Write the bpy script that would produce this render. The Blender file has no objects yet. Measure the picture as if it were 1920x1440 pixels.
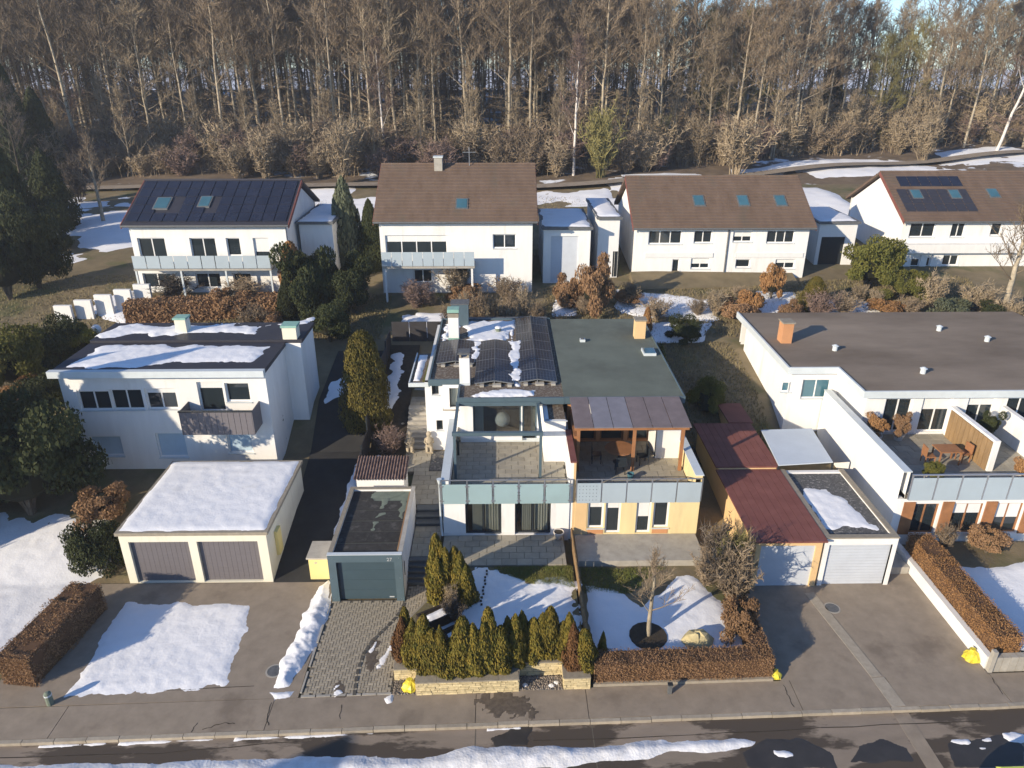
import bpy, math, random
import numpy as np
from mathutils import Vector
R = math.radians
scene = bpy.context.scene
C = scene.collection

# ------------------------------------------------------------------ camera, sky, sun, exposure
CAM_H, PITCH, YAW, FPX = 20.7, R(24), R(0.8), 1378.0
cam_data = bpy.data.cameras.new('drone_camera')
cam = bpy.data.objects.new('drone_camera', cam_data)
C.objects.link(cam)
cam.location = (0, 0, CAM_H)
cam.rotation_euler = (R(90) - PITCH, 0, -YAW)
cam_data.sensor_fit = 'HORIZONTAL'
cam_data.sensor_width = 36
cam_data.lens = 36 * FPX / 1920
cam_data.clip_start = 0.1
cam_data.clip_end = 3000
scene.camera = cam

SUN_EL, SUN_AZ = R(18.5), R(38)          # shadows run towards +X, turned SUN_AZ towards +Y
world = bpy.data.worlds.new('World')
scene.world = world
world.use_nodes = True
wn = world.node_tree
sky = wn.nodes.new('ShaderNodeTexSky')
sky.sky_type = 'NISHITA'
sky.sun_disc = False
sky.sun_elevation = SUN_EL
sky.sun_rotation = math.atan2(-math.cos(SUN_AZ), -math.sin(SUN_AZ))
sky.altitude = 1800
sky.air_density = 1.0
sky.dust_density = 0.5
sky.ozone_density = 5.0
wn.links.new(sky.outputs[0], wn.nodes['Background'].inputs[0])
wn.nodes['Background'].inputs[1].default_value = 0.125
sun_data = bpy.data.lights.new('sun', 'SUN')
sun_data.energy = 4.3
sun_data.angle = R(0.53)
sun_data.color = (1.0, 0.85, 0.64)
sun = bpy.data.objects.new('sun', sun_data)
C.objects.link(sun)
tosun = Vector((-math.cos(SUN_AZ) * math.cos(SUN_EL), -math.sin(SUN_AZ) * math.cos(SUN_EL), math.sin(SUN_EL)))
sun.rotation_euler = tosun.to_track_quat('Z', 'Y').to_euler()
scene.view_settings.view_transform = 'Standard'
scene.view_settings.look = 'None'
scene.view_settings.exposure = 0.8
scene.view_settings.gamma = 1
scene.view_settings.use_curve_mapping = False

# ------------------------------------------------------------------ measuring: photograph pixel -> world point at a known depth
def ray(px, py):
    x = (px - 960) / FPX; y = (py - 720) / FPX
    a = math.cos(PITCH) - y * math.sin(PITCH)
    return (x * math.cos(YAW) + a * math.sin(YAW), -x * math.sin(YAW) + a * math.cos(YAW), -math.sin(PITCH) - y * math.cos(PITCH))
def atz(px, py, z):
    d = ray(px, py); t = (z - CAM_H) / d[2]
    return (t * d[0], t * d[1], z)
def aty(px, py, y):
    d = ray(px, py); t = y / d[1]
    return (t * d[0], y, CAM_H + t * d[2])
PROFILE = [(-1e3, 0), (25.6, 0), (30, .8), (35, 1.15), (38.5, 2.6), (42, 3.15), (53, 5.0), (75, 6.6), (90, 8.0), (112, 10.2), (130, 12), (165, 14.5), (260, 10), (700, 0)]
def gz(y):
    for (a, b), (c, d) in zip(PROFILE, PROFILE[1:]):
        if y <= c: return b + (d - b) * (y - a) / (c - a)
    return PROFILE[-1][1]
def atg(px, py):
    d = ray(px, py); t = 5.0
    while t < 500:
        if CAM_H + d[2] * t <= gz(d[1] * t): break
        t += .04
    return (d[0] * t, d[1] * t, gz(d[1] * t))

# ------------------------------------------------------------------ materials (all procedural)
MATS = {}
def mat(name, col, rough=.8, var=.12, scale=2.0, bump=0.0, bscale=30.0, rand=0.0, spec=.3, metal=0.0, col2=None, spot=None, spotscale=1.0, spotlo=.55, spothi=.62, stretch=None, objspace=False, translucent=0.0):
    m = bpy.data.materials.new(name); m.use_nodes = True
    nt = m.node_tree; n = nt.nodes; l = nt.links
    b = n['Principled BSDF']
    b.inputs['Roughness'].default_value = rough
    b.inputs['Specular IOR Level'].default_value = spec
    b.inputs['Metallic'].default_value = metal
    if objspace:
        src = n.new('ShaderNodeTexCoord').outputs['Object']
    else:
        src = n.new('ShaderNodeNewGeometry').outputs['Position']
    if stretch:
        mp = n.new('ShaderNodeMapping'); mp.inputs['Scale'].default_value = stretch
        l.new(src, mp.inputs['Vector']); src = mp.outputs[0]
    no = n.new('ShaderNodeTexNoise'); no.inputs['Scale'].default_value = scale; no.inputs['Detail'].default_value = 8; no.inputs['Roughness'].default_value = .65
    l.new(src, no.inputs['Vector'])
    rp = n.new('ShaderNodeValToRGB')
    c2 = col2 or tuple(min(1, c * (1 + var)) for c in col)
    c1 = col if col2 else tuple(c * (1 - var) for c in col)
    rp.color_ramp.elements[0].position = .32; rp.color_ramp.elements[1].position = .68
    rp.color_ramp.elements[0].color = (*c1, 1); rp.color_ramp.elements[1].color = (*c2, 1)
    l.new(no.outputs['Fac'], rp.inputs[0])
    out = rp.outputs[0]
    if spot:
        ns = n.new('ShaderNodeTexNoise'); ns.inputs['Scale'].default_value = spotscale; ns.inputs['Detail'].default_value = 6; ns.inputs['Roughness'].default_value = .6
        l.new(src, ns.inputs['Vector'])
        sr = n.new('ShaderNodeMapRange'); sr.inputs[1].default_value = spotlo; sr.inputs[2].default_value = spothi
        l.new(ns.outputs['Fac'], sr.inputs[0])
        mx = n.new('ShaderNodeMixRGB'); mx.inputs[2].default_value = (*spot, 1)
        l.new(sr.outputs[0], mx.inputs[0]); l.new(out, mx.inputs[1]); out = mx.outputs[0]
    if rand:
        oi = n.new('ShaderNodeObjectInfo')
        mr = n.new('ShaderNodeMapRange'); mr.inputs[3].default_value = 1 - rand; mr.inputs[4].default_value = 1 + rand
        l.new(oi.outputs['Random'], mr.inputs[0])
        hs = n.new('ShaderNodeHueSaturation')
        l.new(mr.outputs[0], hs.inputs['Value']); l.new(out, hs.inputs['Color']); out = hs.outputs[0]
    l.new(out, b.inputs['Base Color'])
    if bump:
        nb = n.new('ShaderNodeTexNoise'); nb.inputs['Scale'].default_value = bscale; nb.inputs['Detail'].default_value = 5
        l.new(src, nb.inputs['Vector'])
        bp = n.new('ShaderNodeBump'); bp.inputs['Strength'].default_value = bump; bp.inputs['Distance'].default_value = .05
        l.new(nb.outputs['Fac'], bp.inputs['Height']); l.new(bp.outputs[0], b.inputs['Normal'])
    if translucent:
        tr = n.new('ShaderNodeBsdfTranslucent'); l.new(out, tr.inputs['Color'])
        ms = n.new('ShaderNodeMixShader'); ms.inputs[0].default_value = translucent
        l.new(b.outputs[0], ms.inputs[1]); l.new(tr.outputs[0], ms.inputs[2]); l.new(ms.outputs[0], n['Material Output'].inputs['Surface'])
    MATS[name] = m
    return m
def glassmat(name, tint, gloss=.12):
    m = bpy.data.materials.new(name); m.use_nodes = True
    n = m.node_tree.nodes; l = m.node_tree.links
    n.remove(n['Principled BSDF'])
    t = n.new('ShaderNodeBsdfTransparent'); t.inputs[0].default_value = (*tint, 1)
    g = n.new('ShaderNodeBsdfGlossy'); g.inputs['Roughness'].default_value = .02
    lw = n.new('ShaderNodeLayerWeight'); lw.inputs[0].default_value = .5
    pw = n.new('ShaderNodeMath'); pw.operation = 'POWER'; pw.inputs[1].default_value = 5
    l.new(lw.outputs['Facing'], pw.inputs[0])
    mr = n.new('ShaderNodeMapRange'); mr.inputs[3].default_value = gloss; mr.inputs[4].default_value = .8
    l.new(pw.outputs[0], mr.inputs[0])
    ms = n.new('ShaderNodeMixShader')
    l.new(mr.outputs[0], ms.inputs[0]); l.new(t.outputs[0], ms.inputs[1]); l.new(g.outputs[0], ms.inputs[2])
    l.new(ms.outputs[0], n['Material Output'].inputs['Surface'])
    MATS[name] = m
def cellmat(name, base, line, nx, ny, lw):
    """solar panel: UV-free cell grid from object coordinates of a 1x1 panel"""
    m = bpy.data.materials.new(name); m.use_nodes = True
    n = m.node_tree.nodes; l = m.node_tree.links; b = n['Principled BSDF']
    tc = n.new('ShaderNodeTexCoord'); sp = n.new('ShaderNodeSeparateXYZ'); l.new(tc.outputs['Object'], sp.inputs[0])
    vals = []
    for k, cnt in ((0, nx), (1, ny)):
        mu = n.new('ShaderNodeMath'); mu.operation = 'MULTIPLY'; mu.inputs[1].default_value = cnt; l.new(sp.outputs[k], mu.inputs[0])
        fr = n.new('ShaderNodeMath'); fr.operation = 'FRACT'; l.new(mu.outputs[0], fr.inputs[0])
        pp = n.new('ShaderNodeMath'); pp.operation = 'PINGPONG'; pp.inputs[1].default_value = .5; l.new(fr.outputs[0], pp.inputs[0])
        lt = n.new('ShaderNodeMath'); lt.operation = 'LESS_THAN'; lt.inputs[1].default_value = lw * cnt * (1.0 if k == 0 else .7); l.new(pp.outputs[0], lt.inputs[0])
        vals.append(lt)
    mx = n.new('ShaderNodeMath'); mx.operation = 'MAXIMUM'; l.new(vals[0].outputs[0], mx.inputs[0]); l.new(vals[1].outputs[0], mx.inputs[1])
    mc = n.new('ShaderNodeMixRGB'); mc.inputs[1].default_value = (*base, 1); mc.inputs[2].default_value = (*line, 1)
    l.new(mx.outputs[0], mc.inputs[0]); l.new(mc.outputs[0], b.inputs['Base Color'])
    b.inputs['Roughness'].default_value = .18; b.inputs['Specular IOR Level'].default_value = .5
    MATS[name] = m

mat('plaster_white', (.74, .74, .73), .9, .05, 1.1, .08, 40, spot=(.60, .59, .56), spotscale=.9, spotlo=.56, spothi=.8, stretch=(1.6, 1.6, .3))
mat('plaster_cream', (.72, .69, .57), .9, .06, .9, .08, 40, spot=(.56, .52, .42), spotscale=.9, spotlo=.55, spothi=.8, stretch=(1.6, 1.6, .3))
mat('plaster_offwhite', (.70, .70, .69), .9, .06, .9, .08, 40, spot=(.55, .54, .51), spotscale=.9, spotlo=.55, spothi=.8, stretch=(1.6, 1.6, .3))
mat('plaster_yellow', (.70, .58, .32), .9, .08, 1.2, .05, 60, spot=(.56, .46, .27), spotscale=.9, spotlo=.55, spothi=.8, stretch=(1.6, 1.6, .3))
mat('plaster_orange', (.50, .25, .12), .9, .08, 1.2, .05, 60)
mat('plaster_peach', (.66, .46, .24), .9, .05, 1.2, .05, 60)
mat('trim_steel', (.075, .115, .14), .45, .08, 2, spec=.5)
mat('door_anthracite', (.045, .075, .095), .4, .06, 2, spec=.5)
mat('frame_dark', (.02, .025, .03), .4, .05, 2, spec=.5)
mat('frame_white', (.75, .75, .74), .5, .03, 2)
mat('coping_pale', (.55, .60, .62), .4, .06, 2, spec=.5)
mat('aluminium', (.42, .43, .45), .35, .05, 4, spec=.5, metal=.7)
mat('concrete', (.36, .34, .30), .9, .16, 2.5, .15, 40, rand=.06)
mat('concrete_dark', (.10, .11, .115), .8, .14, 3, .1, 50, rand=.08)
mat('slab', (.31, .285, .23), .88, .12, 3, .12, 60, rand=.10)
mat('paver', (.32, .285, .225), .9, .15, 5, .15, 80, rand=.11)
mat('paver_rest', (.32, .285, .225), .9, .20, 8.5, .15, 80)
mat('paver_dark', (.085, .08, .07), .9, .15, 5, .15, 80, rand=.15)
mat('joint_sand', (.13, .115, .09), .95, .2, 6)
mat('asphalt', (.27, .225, .175), .93, .14, 1.6, .2, 160, rand=.05, spot=(.19, .155, .12), spotscale=.45, spotlo=.56, spothi=.68)
mat('asphalt_road', (.25, .205, .16), .9, .14, 1.1, .2, 160, spot=(.075, .06, .047), spotscale=.5, spotlo=.47, spothi=.52, stretch=(.55, 1.6, 1))
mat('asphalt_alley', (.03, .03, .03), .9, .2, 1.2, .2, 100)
mat('kerb_stone', (.34, .30, .24), .9, .14, 4, .15, 60, rand=.10)
mat('yellow_stone', (.56, .47, .28), .9, .22, 7, .3, 50, rand=.16)
mat('stone_cap', (.27, .24, .19), .9, .15, 5, .2, 50, rand=.06)
mat('gravel_brown', (.13, .10, .075), .95, .55, 14, .6, 30, spot=(.24, .21, .17), spotscale=9, spotlo=.5, spothi=.6)
mat('gravel_grey', (.10, .10, .10), .95, .5, 14, .5, 30, spot=(.3, .29, .27), spotscale=8, spotlo=.56, spothi=.64)
mat('pebble', (.26, .22, .18), .9, .3, 5, .1, 30, rand=.3)
mat('bitumen', (.035, .034, .033), .9, .3, 5, .3, 50, rand=.15, spot=(.075, .073, .068), spotscale=2.4, spotlo=.58, spothi=.68)
mat('moss_patch', (.16, .19, .15), .95, .15, 3, .1, 50)
mat('corrugated_brown', (.085, .05, .042), .85, .35, 4, .1, 40, col2=(.26, .18, .15))
mat('copper_green', (.24, .42, .36), .6, .12, 5)
mat('slate_lid', (.11, .115, .12), .6, .25, 6)
mat('soil', (.045, .036, .026), .95, .3, 4, .4, 20)
mat('ground_winter', (.13, .105, .062), .95, .2, .5, .4, 9, col2=(.22, .175, .105), spot=(.10, .105, .045), spotscale=.3, spotlo=.52, spothi=.66)
mat('forest_floor', (.14, .105, .072), .95, .3, .6, .4, 5, spot=(.7, .74, .8), spotscale=.16, spotlo=.6, spothi=.64)
mat('grass_blade', (.15, .19, .045), .8, .2, 1.5, col2=(.24, .22, .07), translucent=.2)
mat('snow', (.79, .80, .82), .65, .03, 1.2, .2, 11, spot=(.60, .59, .57), spotscale=.7, spotlo=.62, spothi=.85)
mat('snow_dirty', (.62, .62, .62), .7, .1, 2, .4, 12, col2=(.84, .85, .87))
mat('roof_brown', (.115, .078, .055), .85, .12, .5, .35, 3.2, stretch=(3.0, 1, 1), col2=(.165, .115, .085), spot=(.09, .075, .055), spotscale=.25, spotlo=.55, spothi=.75)
mat('roof_redbrown', (.16, .055, .045), .8, .16, 1.2, .1, 20, col2=(.22, .085, .07))
mat('roof_green', (.13, .15, .125), .95, .14, .5, .2, 40, spot=(.09, .10, .085), spotscale=.3, spotlo=.5, spothi=.7)
mat('dry_grass', (.17, .14, .075), .9, .25, 1.2, col2=(.26, .22, .12), translucent=.15)
mat('roof_flat_brown', (.15, .118, .088), .95, .2, .3, .2, 30, col2=(.27, .22, .17), stretch=(.4, 1, 1))
mat('roof_dark_tile', (.035, .035, .045), .5, .1, 3)
mat('glass_dark', (.018, .026, .032), .04, .1, .3, spec=.8)
mat('glass_blue', (.05, .13, .17), .06, .2, .6, spec=.8)
mat('blind_blue', (.40, .52, .62), .6, .06, 2)
glassmat('glass_view', (.86, .90, .91), .16)
glassmat('glass_clear', (.95, .97, .965), .04)
mat('glass_frosted', (.46, .61, .63), .18, .04, .8, spec=.6, translucent=.4)
mat('panel_grey_blue', (.36, .43, .48), .45, .05, 1, spec=.5)
mat('curtain', (.60, .60, .54), .9, .06, 1, translucent=.3)
mat('interior_floor', (.16, .10, .06), .6, .2, 2)
mat('interior_wall', (.35, .33, .30), .9, .05, 1)
cellmat('solar_cells', (.010, .012, .020), (.12, .13, .15), 6, 4, .008)
mat('solar_plain', (.018, .021, .036), .2, .2, .8, spec=.5)
mat('panel_frame', (.14, .15, .16), .4, .05, 2, spec=.5)
mat('wood_fence', (.26, .17, .085), .9, .2, 3, .1, 30, stretch=(1, 1, .3))
mat('wood_orange', (.29, .135, .06), .8, .2, 2)
mat('dark_panel', (.035, .033, .036), .7, .12, 2)
mat('timber_dark', (.028, .022, .018), .85, .25, 4)
mat('garage_grey', (.14, .13, .14), .6, .06, 2, stretch=(1, 1, 8))
mat('garage_white', (.50, .54, .60), .6, .05, 2)
mat('yellow_box', (.72, .61, .26), .7, .05, 2)
mat('yellow_bag', (.78, .66, .06), .4, .15, 6, spec=.5, translucent=.2)
mat('statue_stone', (.37, .32, .24), .9, .25, 9, .2, 40)
mat('pot_clay', (.55, .50, .44), .9, .1, 6)
mat('awning', (.52, .58, .64), .7, .05, 1)
mat('canopy_mauve', (.19, .185, .21), .5, .12, 2, spec=.5)
mat('purple_roof', (.17, .14, .14), .6, .15, 2)
mat('bark_grey', (.32, .275, .205), .95, .35, 3, .3, 20, rand=.25)
mat('bark_dark', (.10, .082, .062), .95, .3, 3, .3, 20, rand=.25)
mat('bark_birch', (.62, .58, .54), .8, .15, 2, .1, 20, spot=(.09, .08, .07), spotscale=3, spotlo=.62, spothi=.66, stretch=(1, 1, 4))
mat('twig_brown', (.17, .128, .086), .95, .3, .4, rand=.25, col2=(.255, .20, .14))
mat('twig_dark', (.11, .09, .072), .95, .3, .4, rand=.2)
mat('twig_tan', (.27, .215, .145), .95, .25, .5, rand=.2)
mat('twig_olive', (.19, .17, .065), .95, .25, .5, rand=.2)
mat('twig_red', (.17, .12, .10), .95, .25, .5, rand=.2)
mat('thuja_green', (.075, .085, .016), .85, .3, 4, rand=.16, col2=(.27, .20, .035), translucent=.15)
mat('thuja_brown', (.115, .058, .025), .9, .3, 4, rand=.16, col2=(.18, .09, .035))
mat('leaf_dark', (.018, .028, .010), .8, .3, 2, rand=.2, col2=(.05, .058, .018), translucent=.1)
mat('leaf_olive', (.085, .095, .02), .8, .3, 2, rand=.2, col2=(.15, .14, .03), translucent=.2)
mat('leaf_bluegreen', (.07, .085, .05), .85, .25, 2, rand=.2, col2=(.12, .13, .08))
mat('leaf_brown', (.21, .125, .065), .9, .3, 2, rand=.15, col2=(.31, .19, .105), translucent=.15)
mat('leaf_orange', (.30, .155, .06), .9, .3, 2, rand=.15, col2=(.38, .22, .10), translucent=.15)
mat('thuja_dark', (.06, .06, .013), .85, .3, 3, rand=.1, col2=(.17, .13, .028), translucent=.1)
mat('lamp_paper', (.34, .35, .35), .8, .05, 2)
mat('core_brown', (.10, .055, .03), .95, .2, 2)
mat('core_dark', (.012, .013, .006), .95, .2, 2)
mat('car_paint', (.55, .58, .10), .25, .03, 2, spec=.6)
mat('rubber', (.02, .02, .02), .9, .1, 4)
mat('boulder', (.42, .36, .20), .95, .25, 2, .4, 6)
mat('number_grey', (.45, .47, .48), .5, .03, 2)

# ------------------------------------------------------------------ mesh builder
def V(a): return Vector(a)
class MB:
    def __init__(s): s.v = []; s.f = []; s.m = []
    def add(s, vs, fs, m=0):
        o = len(s.v); s.v.extend([tuple(q) for q in vs]); s.f.extend([tuple(i + o for i in q) for q in fs]); s.m.extend([m] * len(fs)); return s
    def box(s, x0, x1, y0, y1, z0, z1, m=0):
        return s.add([(x0, y0, z0), (x1, y0, z0), (x1, y1, z0), (x0, y1, z0), (x0, y0, z1), (x1, y0, z1), (x1, y1, z1), (x0, y1, z1)],
                     [(0, 3, 2, 1), (4, 5, 6, 7), (0, 1, 5, 4), (1, 2, 6, 5), (2, 3, 7, 6), (3, 0, 4, 7)], m)
    def obox(s, p, d, nrm, u0, u1, w0, w1, z0, z1, m=0):
        vs = []
        for z in (z0, z1):
            for u, w in ((u0, w0), (u1, w0), (u1, w1), (u0, w1)):
                vs.append((p[0] + d[0] * u - nrm[0] * w, p[1] + d[1] * u - nrm[1] * w, z))
        return s.add(vs, [(0, 3, 2, 1), (4, 5, 6, 7), (0, 1, 5, 4), (1, 2, 6, 5), (2, 3, 7, 6), (3, 0, 4, 7)], m)
    def prism(s, poly, z0, z1, m=0):
        n = len(poly)
        vs = [(x, y, z0) for x, y in poly] + [(x, y, z1) for x, y in poly]
        fs = [tuple(range(n - 1, -1, -1)), tuple(range(n, 2 * n))] + [(i, (i + 1) % n, (i + 1) % n + n, i + n) for i in range(n)]
        return s.add(vs, fs, m)
    def quad(s, a, b, c, d, m=0): return s.add([a, b, c, d], [(0, 1, 2, 3)], m)
    def hexa(s, lo, hi, m=0):
        return s.add(list(lo) + list(hi), [(0, 3, 2, 1), (4, 5, 6, 7), (0, 1, 5, 4), (1, 2, 6, 5), (2, 3, 7, 6), (3, 0, 4, 7)], m)
    def tube(s, pts, rad, n=6, m=0, cap=True):
        pts = [V(p) for p in pts]; rings = []
        vs = []
        for i, p in enumerate(pts):
            t = (pts[min(i + 1, len(pts) - 1)] - pts[max(i - 1, 0)])
            if t.length < 1e-6: t = V((0, 0, 1))
            t.normalize()
            a = t.cross(V((0, 0, 1)) if abs(t.z) < .9 else V((1, 0, 0))); a.normalize(); b = t.cross(a)
            r = rad[i] if hasattr(rad, '__len__') else rad
            for k in range(n):
                an = 2 * math.pi * k / n
                vs.append(p + a * math.cos(an) * r + b * math.sin(an) * r)
        fs = []
        for i in range(len(pts) - 1):
            for k in range(n):
                fs.append((i * n + k, i * n + (k + 1) % n, (i + 1) * n + (k + 1) % n, (i + 1) * n + k))
        if cap:
            fs.append(tuple(range(n))); fs.append(tuple(range(len(pts) * n - 1, (len(pts) - 1) * n - 1, -1)))
        return s.add(vs, fs, m)
    def lathe(s, cx, cy, prof, n=12, m=0):
        vs = []; fs = []
        for r, z in prof:
            for k in range(n):
                a = 2 * math.pi * k / n; vs.append((cx + r * math.cos(a), cy + r * math.sin(a), z))
        for i in range(len(prof) - 1):
            for k in range(n): fs.append((i * n + k, i * n + (k + 1) % n, (i + 1) * n + (k + 1) % n, (i + 1) * n + k))
        fs.append(tuple(range(n - 1, -1, -1))); fs.append(tuple(range((len(prof) - 1) * n, len(prof) * n)))
        return s.add(vs, fs, m)
    def mesh(s, name, mats, smooth=False):
        me = bpy.data.meshes.new(name)
        me.from_pydata(s.v, [], s.f)
        for q in ([mats] if isinstance(mats, str) else mats): me.materials.append(MATS[q])
        if len(set(s.m)) > 1: me.polygons.foreach_set('material_index', s.m)
        if smooth: me.polygons.foreach_set('use_smooth', [True] * len(s.f))
        me.update()
        return me
    def build(s, name, mats, parent=None, smooth=False):
        return link(name, s.mesh(name, mats, smooth), parent)
def link(name, data, parent=None):
    o = bpy.data.objects.new(name, data); C.objects.link(o)
    if parent is not None:
        o.parent = parent
        if data is not None: o.matrix_parent_inverse = parent.matrix_basis.inverted()
    return o
def tag(o, label, cat, group=None):
    o['label'] = label; o['category'] = cat
    if group: o['group'] = group
    return o
def thing(name, label, cat, loc=(0, 0, 0), group=None):
    o = link(name, None); o.location = loc
    return tag(o, label, cat, group)
def struct(name, mb, mats, smooth=False):
    o = mb.build(name, mats, None, smooth); o['kind'] = 'structure'; return o
def stuff(o, label=None, cat=None):
    o['kind'] = 'stuff'
    if label: o['label'] = label; o['category'] = cat
    return o
def copy_tree(o, parent=None):
    c = o.copy(); C.objects.link(c); c.parent = parent
    for ch in [q for q in KIDS.get(o.name, [])]:
        copy_tree(ch, c)
    return c
KIDS = {}

# ------------------------------------------------------------------ walls with real openings, windows
def plan(p0, p1):
    L = math.hypot(p1[0] - p0[0], p1[1] - p0[1]); d = ((p1[0] - p0[0]) / L, (p1[1] - p0[1]) / L)
    return L, d, (d[1], -d[0])
def wall(mb, p0, p1, z0, z1, t=.25, ops=(), m=0, caps=False):
    """outer face on the line p0->p1 (outside is on the right-hand side), solid of thickness t, openings (u0,u1,z0,z1)"""
    L, d, nr = plan(p0, p1)
    us = sorted({0, L, *[max(0, min(L, u)) for o in ops for u in o[:2]]}); zs = sorted({z0, z1, *[max(z0, min(z1, z)) for o in ops for z in o[2:4]]})
    def P(u, w, z): return (p0[0] + d[0] * u - nr[0] * w, p0[1] + d[1] * u - nr[1] * w, z)
    def solid(i, j):
        if i < 0 or j < 0 or i >= len(us) - 1 or j >= len(zs) - 1: return False
        cu = (us[i] + us[i + 1]) / 2; cz = (zs[j] + zs[j + 1]) / 2
        return not any(o[0] < cu < o[1] and o[2] < cz < o[3] for o in ops)
    for i in range(len(us) - 1):
        for j in range(len(zs) - 1):
            if not solid(i, j): continue
            a, b, c, e = us[i], us[i + 1], zs[j], zs[j + 1]
            mb.quad(P(a, 0, c), P(b, 0, c), P(b, 0, e), P(a, 0, e), m)
            mb.quad(P(b, t, c), P(a, t, c), P(a, t, e), P(b, t, e), m)
            if not solid(i - 1, j) and (i > 0 or caps): mb.quad(P(a, t, c), P(a, 0, c), P(a, 0, e), P(a, t, e), m)
            if not solid(i + 1, j) and (i < len(us) - 2 or caps): mb.quad(P(b, 0, c), P(b, t, c), P(b, t, e), P(b, 0, e), m)
            if not solid(i, j - 1): mb.quad(P(a, t, c), P(b, t, c), P(b, 0, c), P(a, 0, c), m)
            if not solid(i, j + 1): mb.quad(P(a, 0, e), P(b, 0, e), P(b, t, e), P(a, t, e), m)
    return mb
WR = random.Random(77)
def window(parent, p0, p1, u0, u1, z0, z1, bars=1, inset=.10, fw=.06, frame='frame_white', glass='glass_dark', sill=True, name='window', rails=0, sillmat='coping_pale'):
    L, d, nr = plan(p0, p1)
    b = MB(); w0, w1 = inset, inset + .06
    b.obox(p0, d, nr, u0, u1, w0, w1, z0, z0 + fw); b.obox(p0, d, nr, u0, u1, w0, w1, z1 - fw, z1)
    b.obox(p0, d, nr, u0, u0 + fw, w0, w1, z0 + fw, z1 - fw); b.obox(p0, d, nr, u1 - fw, u1, w0, w1, z0 + fw, z1 - fw)
    panes = []
    n = bars + 1
    for k in range(n):
        a = u0 + fw + (u1 - u0 - 2 * fw) * k / n; e = u0 + fw + (u1 - u0 - 2 * fw) * (k + 1) / n
        if k: b.obox(p0, d, nr, a - fw * .45, a + fw * .45, w0 + .003, w1 - .003, z0 + fw, z1 - fw)
        panes.append((a, e))
    w = b.build(name, frame, parent)
    for a, e in panes:
        q = MB().obox(p0, d, nr, a + .01, e - .01, w0 + .025, w0 + .035, z0 + fw * .8, z1 - fw * .8)
        q.build('pane', glass, w)
    if glass == 'glass_dark' and z1 - z0 > .7 and WR.random() < .5:
        f_ = WR.choice((.18, .3, .45)); MB().obox(p0, d, nr, u0 + fw + .01, u1 - fw - .01, w0 + .006, w0 + .02, z1 - fw - (z1 - z0) * f_, z1 - fw).build('roller_blind', 'plaster_offwhite', w)
    if sill:
        MB().obox(p0, d, nr, u0 - .04, u1 + .04, -.06, inset, z0 - .04, z0 - .002).build('sill', sillmat, w)
    return w

# ------------------------------------------------------------------ noise + snow sheets
def vnoise(x, y, seed=0):
    xi = np.floor(x).astype(np.int64); yi = np.floor(y).astype(np.int64); fx = x - xi; fy = y - yi
    fx = fx * fx * (3 - 2 * fx); fy = fy * fy * (3 - 2 * fy)
    def h(a, b):
        n = (a * 374761393 + b * 668265263 + seed * 974634777) & 0x7fffffff
        n = ((n ^ (n >> 13)) * 1274126177) & 0x7fffffff
        return ((n ^ (n >> 16)) & 0xffff) / 65535.0
    return (h(xi, yi) * (1 - fx) + h(xi + 1, yi) * fx) * (1 - fy) + (h(xi, yi + 1) * (1 - fx) + h(xi + 1, yi + 1) * fx) * fy
def fbm(x, y, seed=0, o=4):
    s = 0; a = .5; t = 0
    for k in range(o): s = s + a * vnoise(x * 2 ** k, y * 2 ** k, seed + k); t += a; a *= .5
    return s / t * 2 - 1
def sdist(poly, X, Y):
    """signed distance, positive inside"""
    D = np.full(X.shape, 1e9); ins = np.zeros(X.shape, bool); n = len(poly)
    for i in range(n):
        ax, ay = poly[i]; bx, by = poly[(i + 1) % n]
        vx, vy = bx - ax, by - ay; L = vx * vx + vy * vy + 1e-12
        t = np.clip(((X - ax) * vx + (Y - ay) * vy) / L, 0, 1)
        D = np.minimum(D, np.hypot(X - ax - t * vx, Y - ay - t * vy))
        c = ((ay > Y) != (by > Y)) & (X < (bx - ax) * (Y - ay) / (by - ay + 1e-12) + ax)
        ins ^= c
    return np.where(ins, D, -D)
def sheet(X, Y, Z, keep, name, m):
    ny, nx = X.shape
    cell = keep[:-1, :-1] | keep[1:, :-1] | keep[:-1, 1:] | keep[1:, 1:]
    idx = np.arange(nx * ny).reshape(ny, nx)
    jj, ii = np.nonzero(cell)
    F = np.stack([idx[jj, ii], idx[jj, ii + 1], idx[jj + 1, ii + 1], idx[jj + 1, ii]], 1)
    used = np.unique(F); re = np.zeros(nx * ny, np.int64); re[used] = np.arange(len(used)); F = re[F]
    P = np.stack([X.ravel()[used], Y.ravel()[used], Z.ravel()[used]], 1)
    me = bpy.data.meshes.new(name); me.from_pydata(P.tolist(), [], F.tolist()); me.materials.append(MATS[m])
    me.polygons.foreach_set('use_smooth', [True] * len(F)); me.update()
    return me
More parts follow.
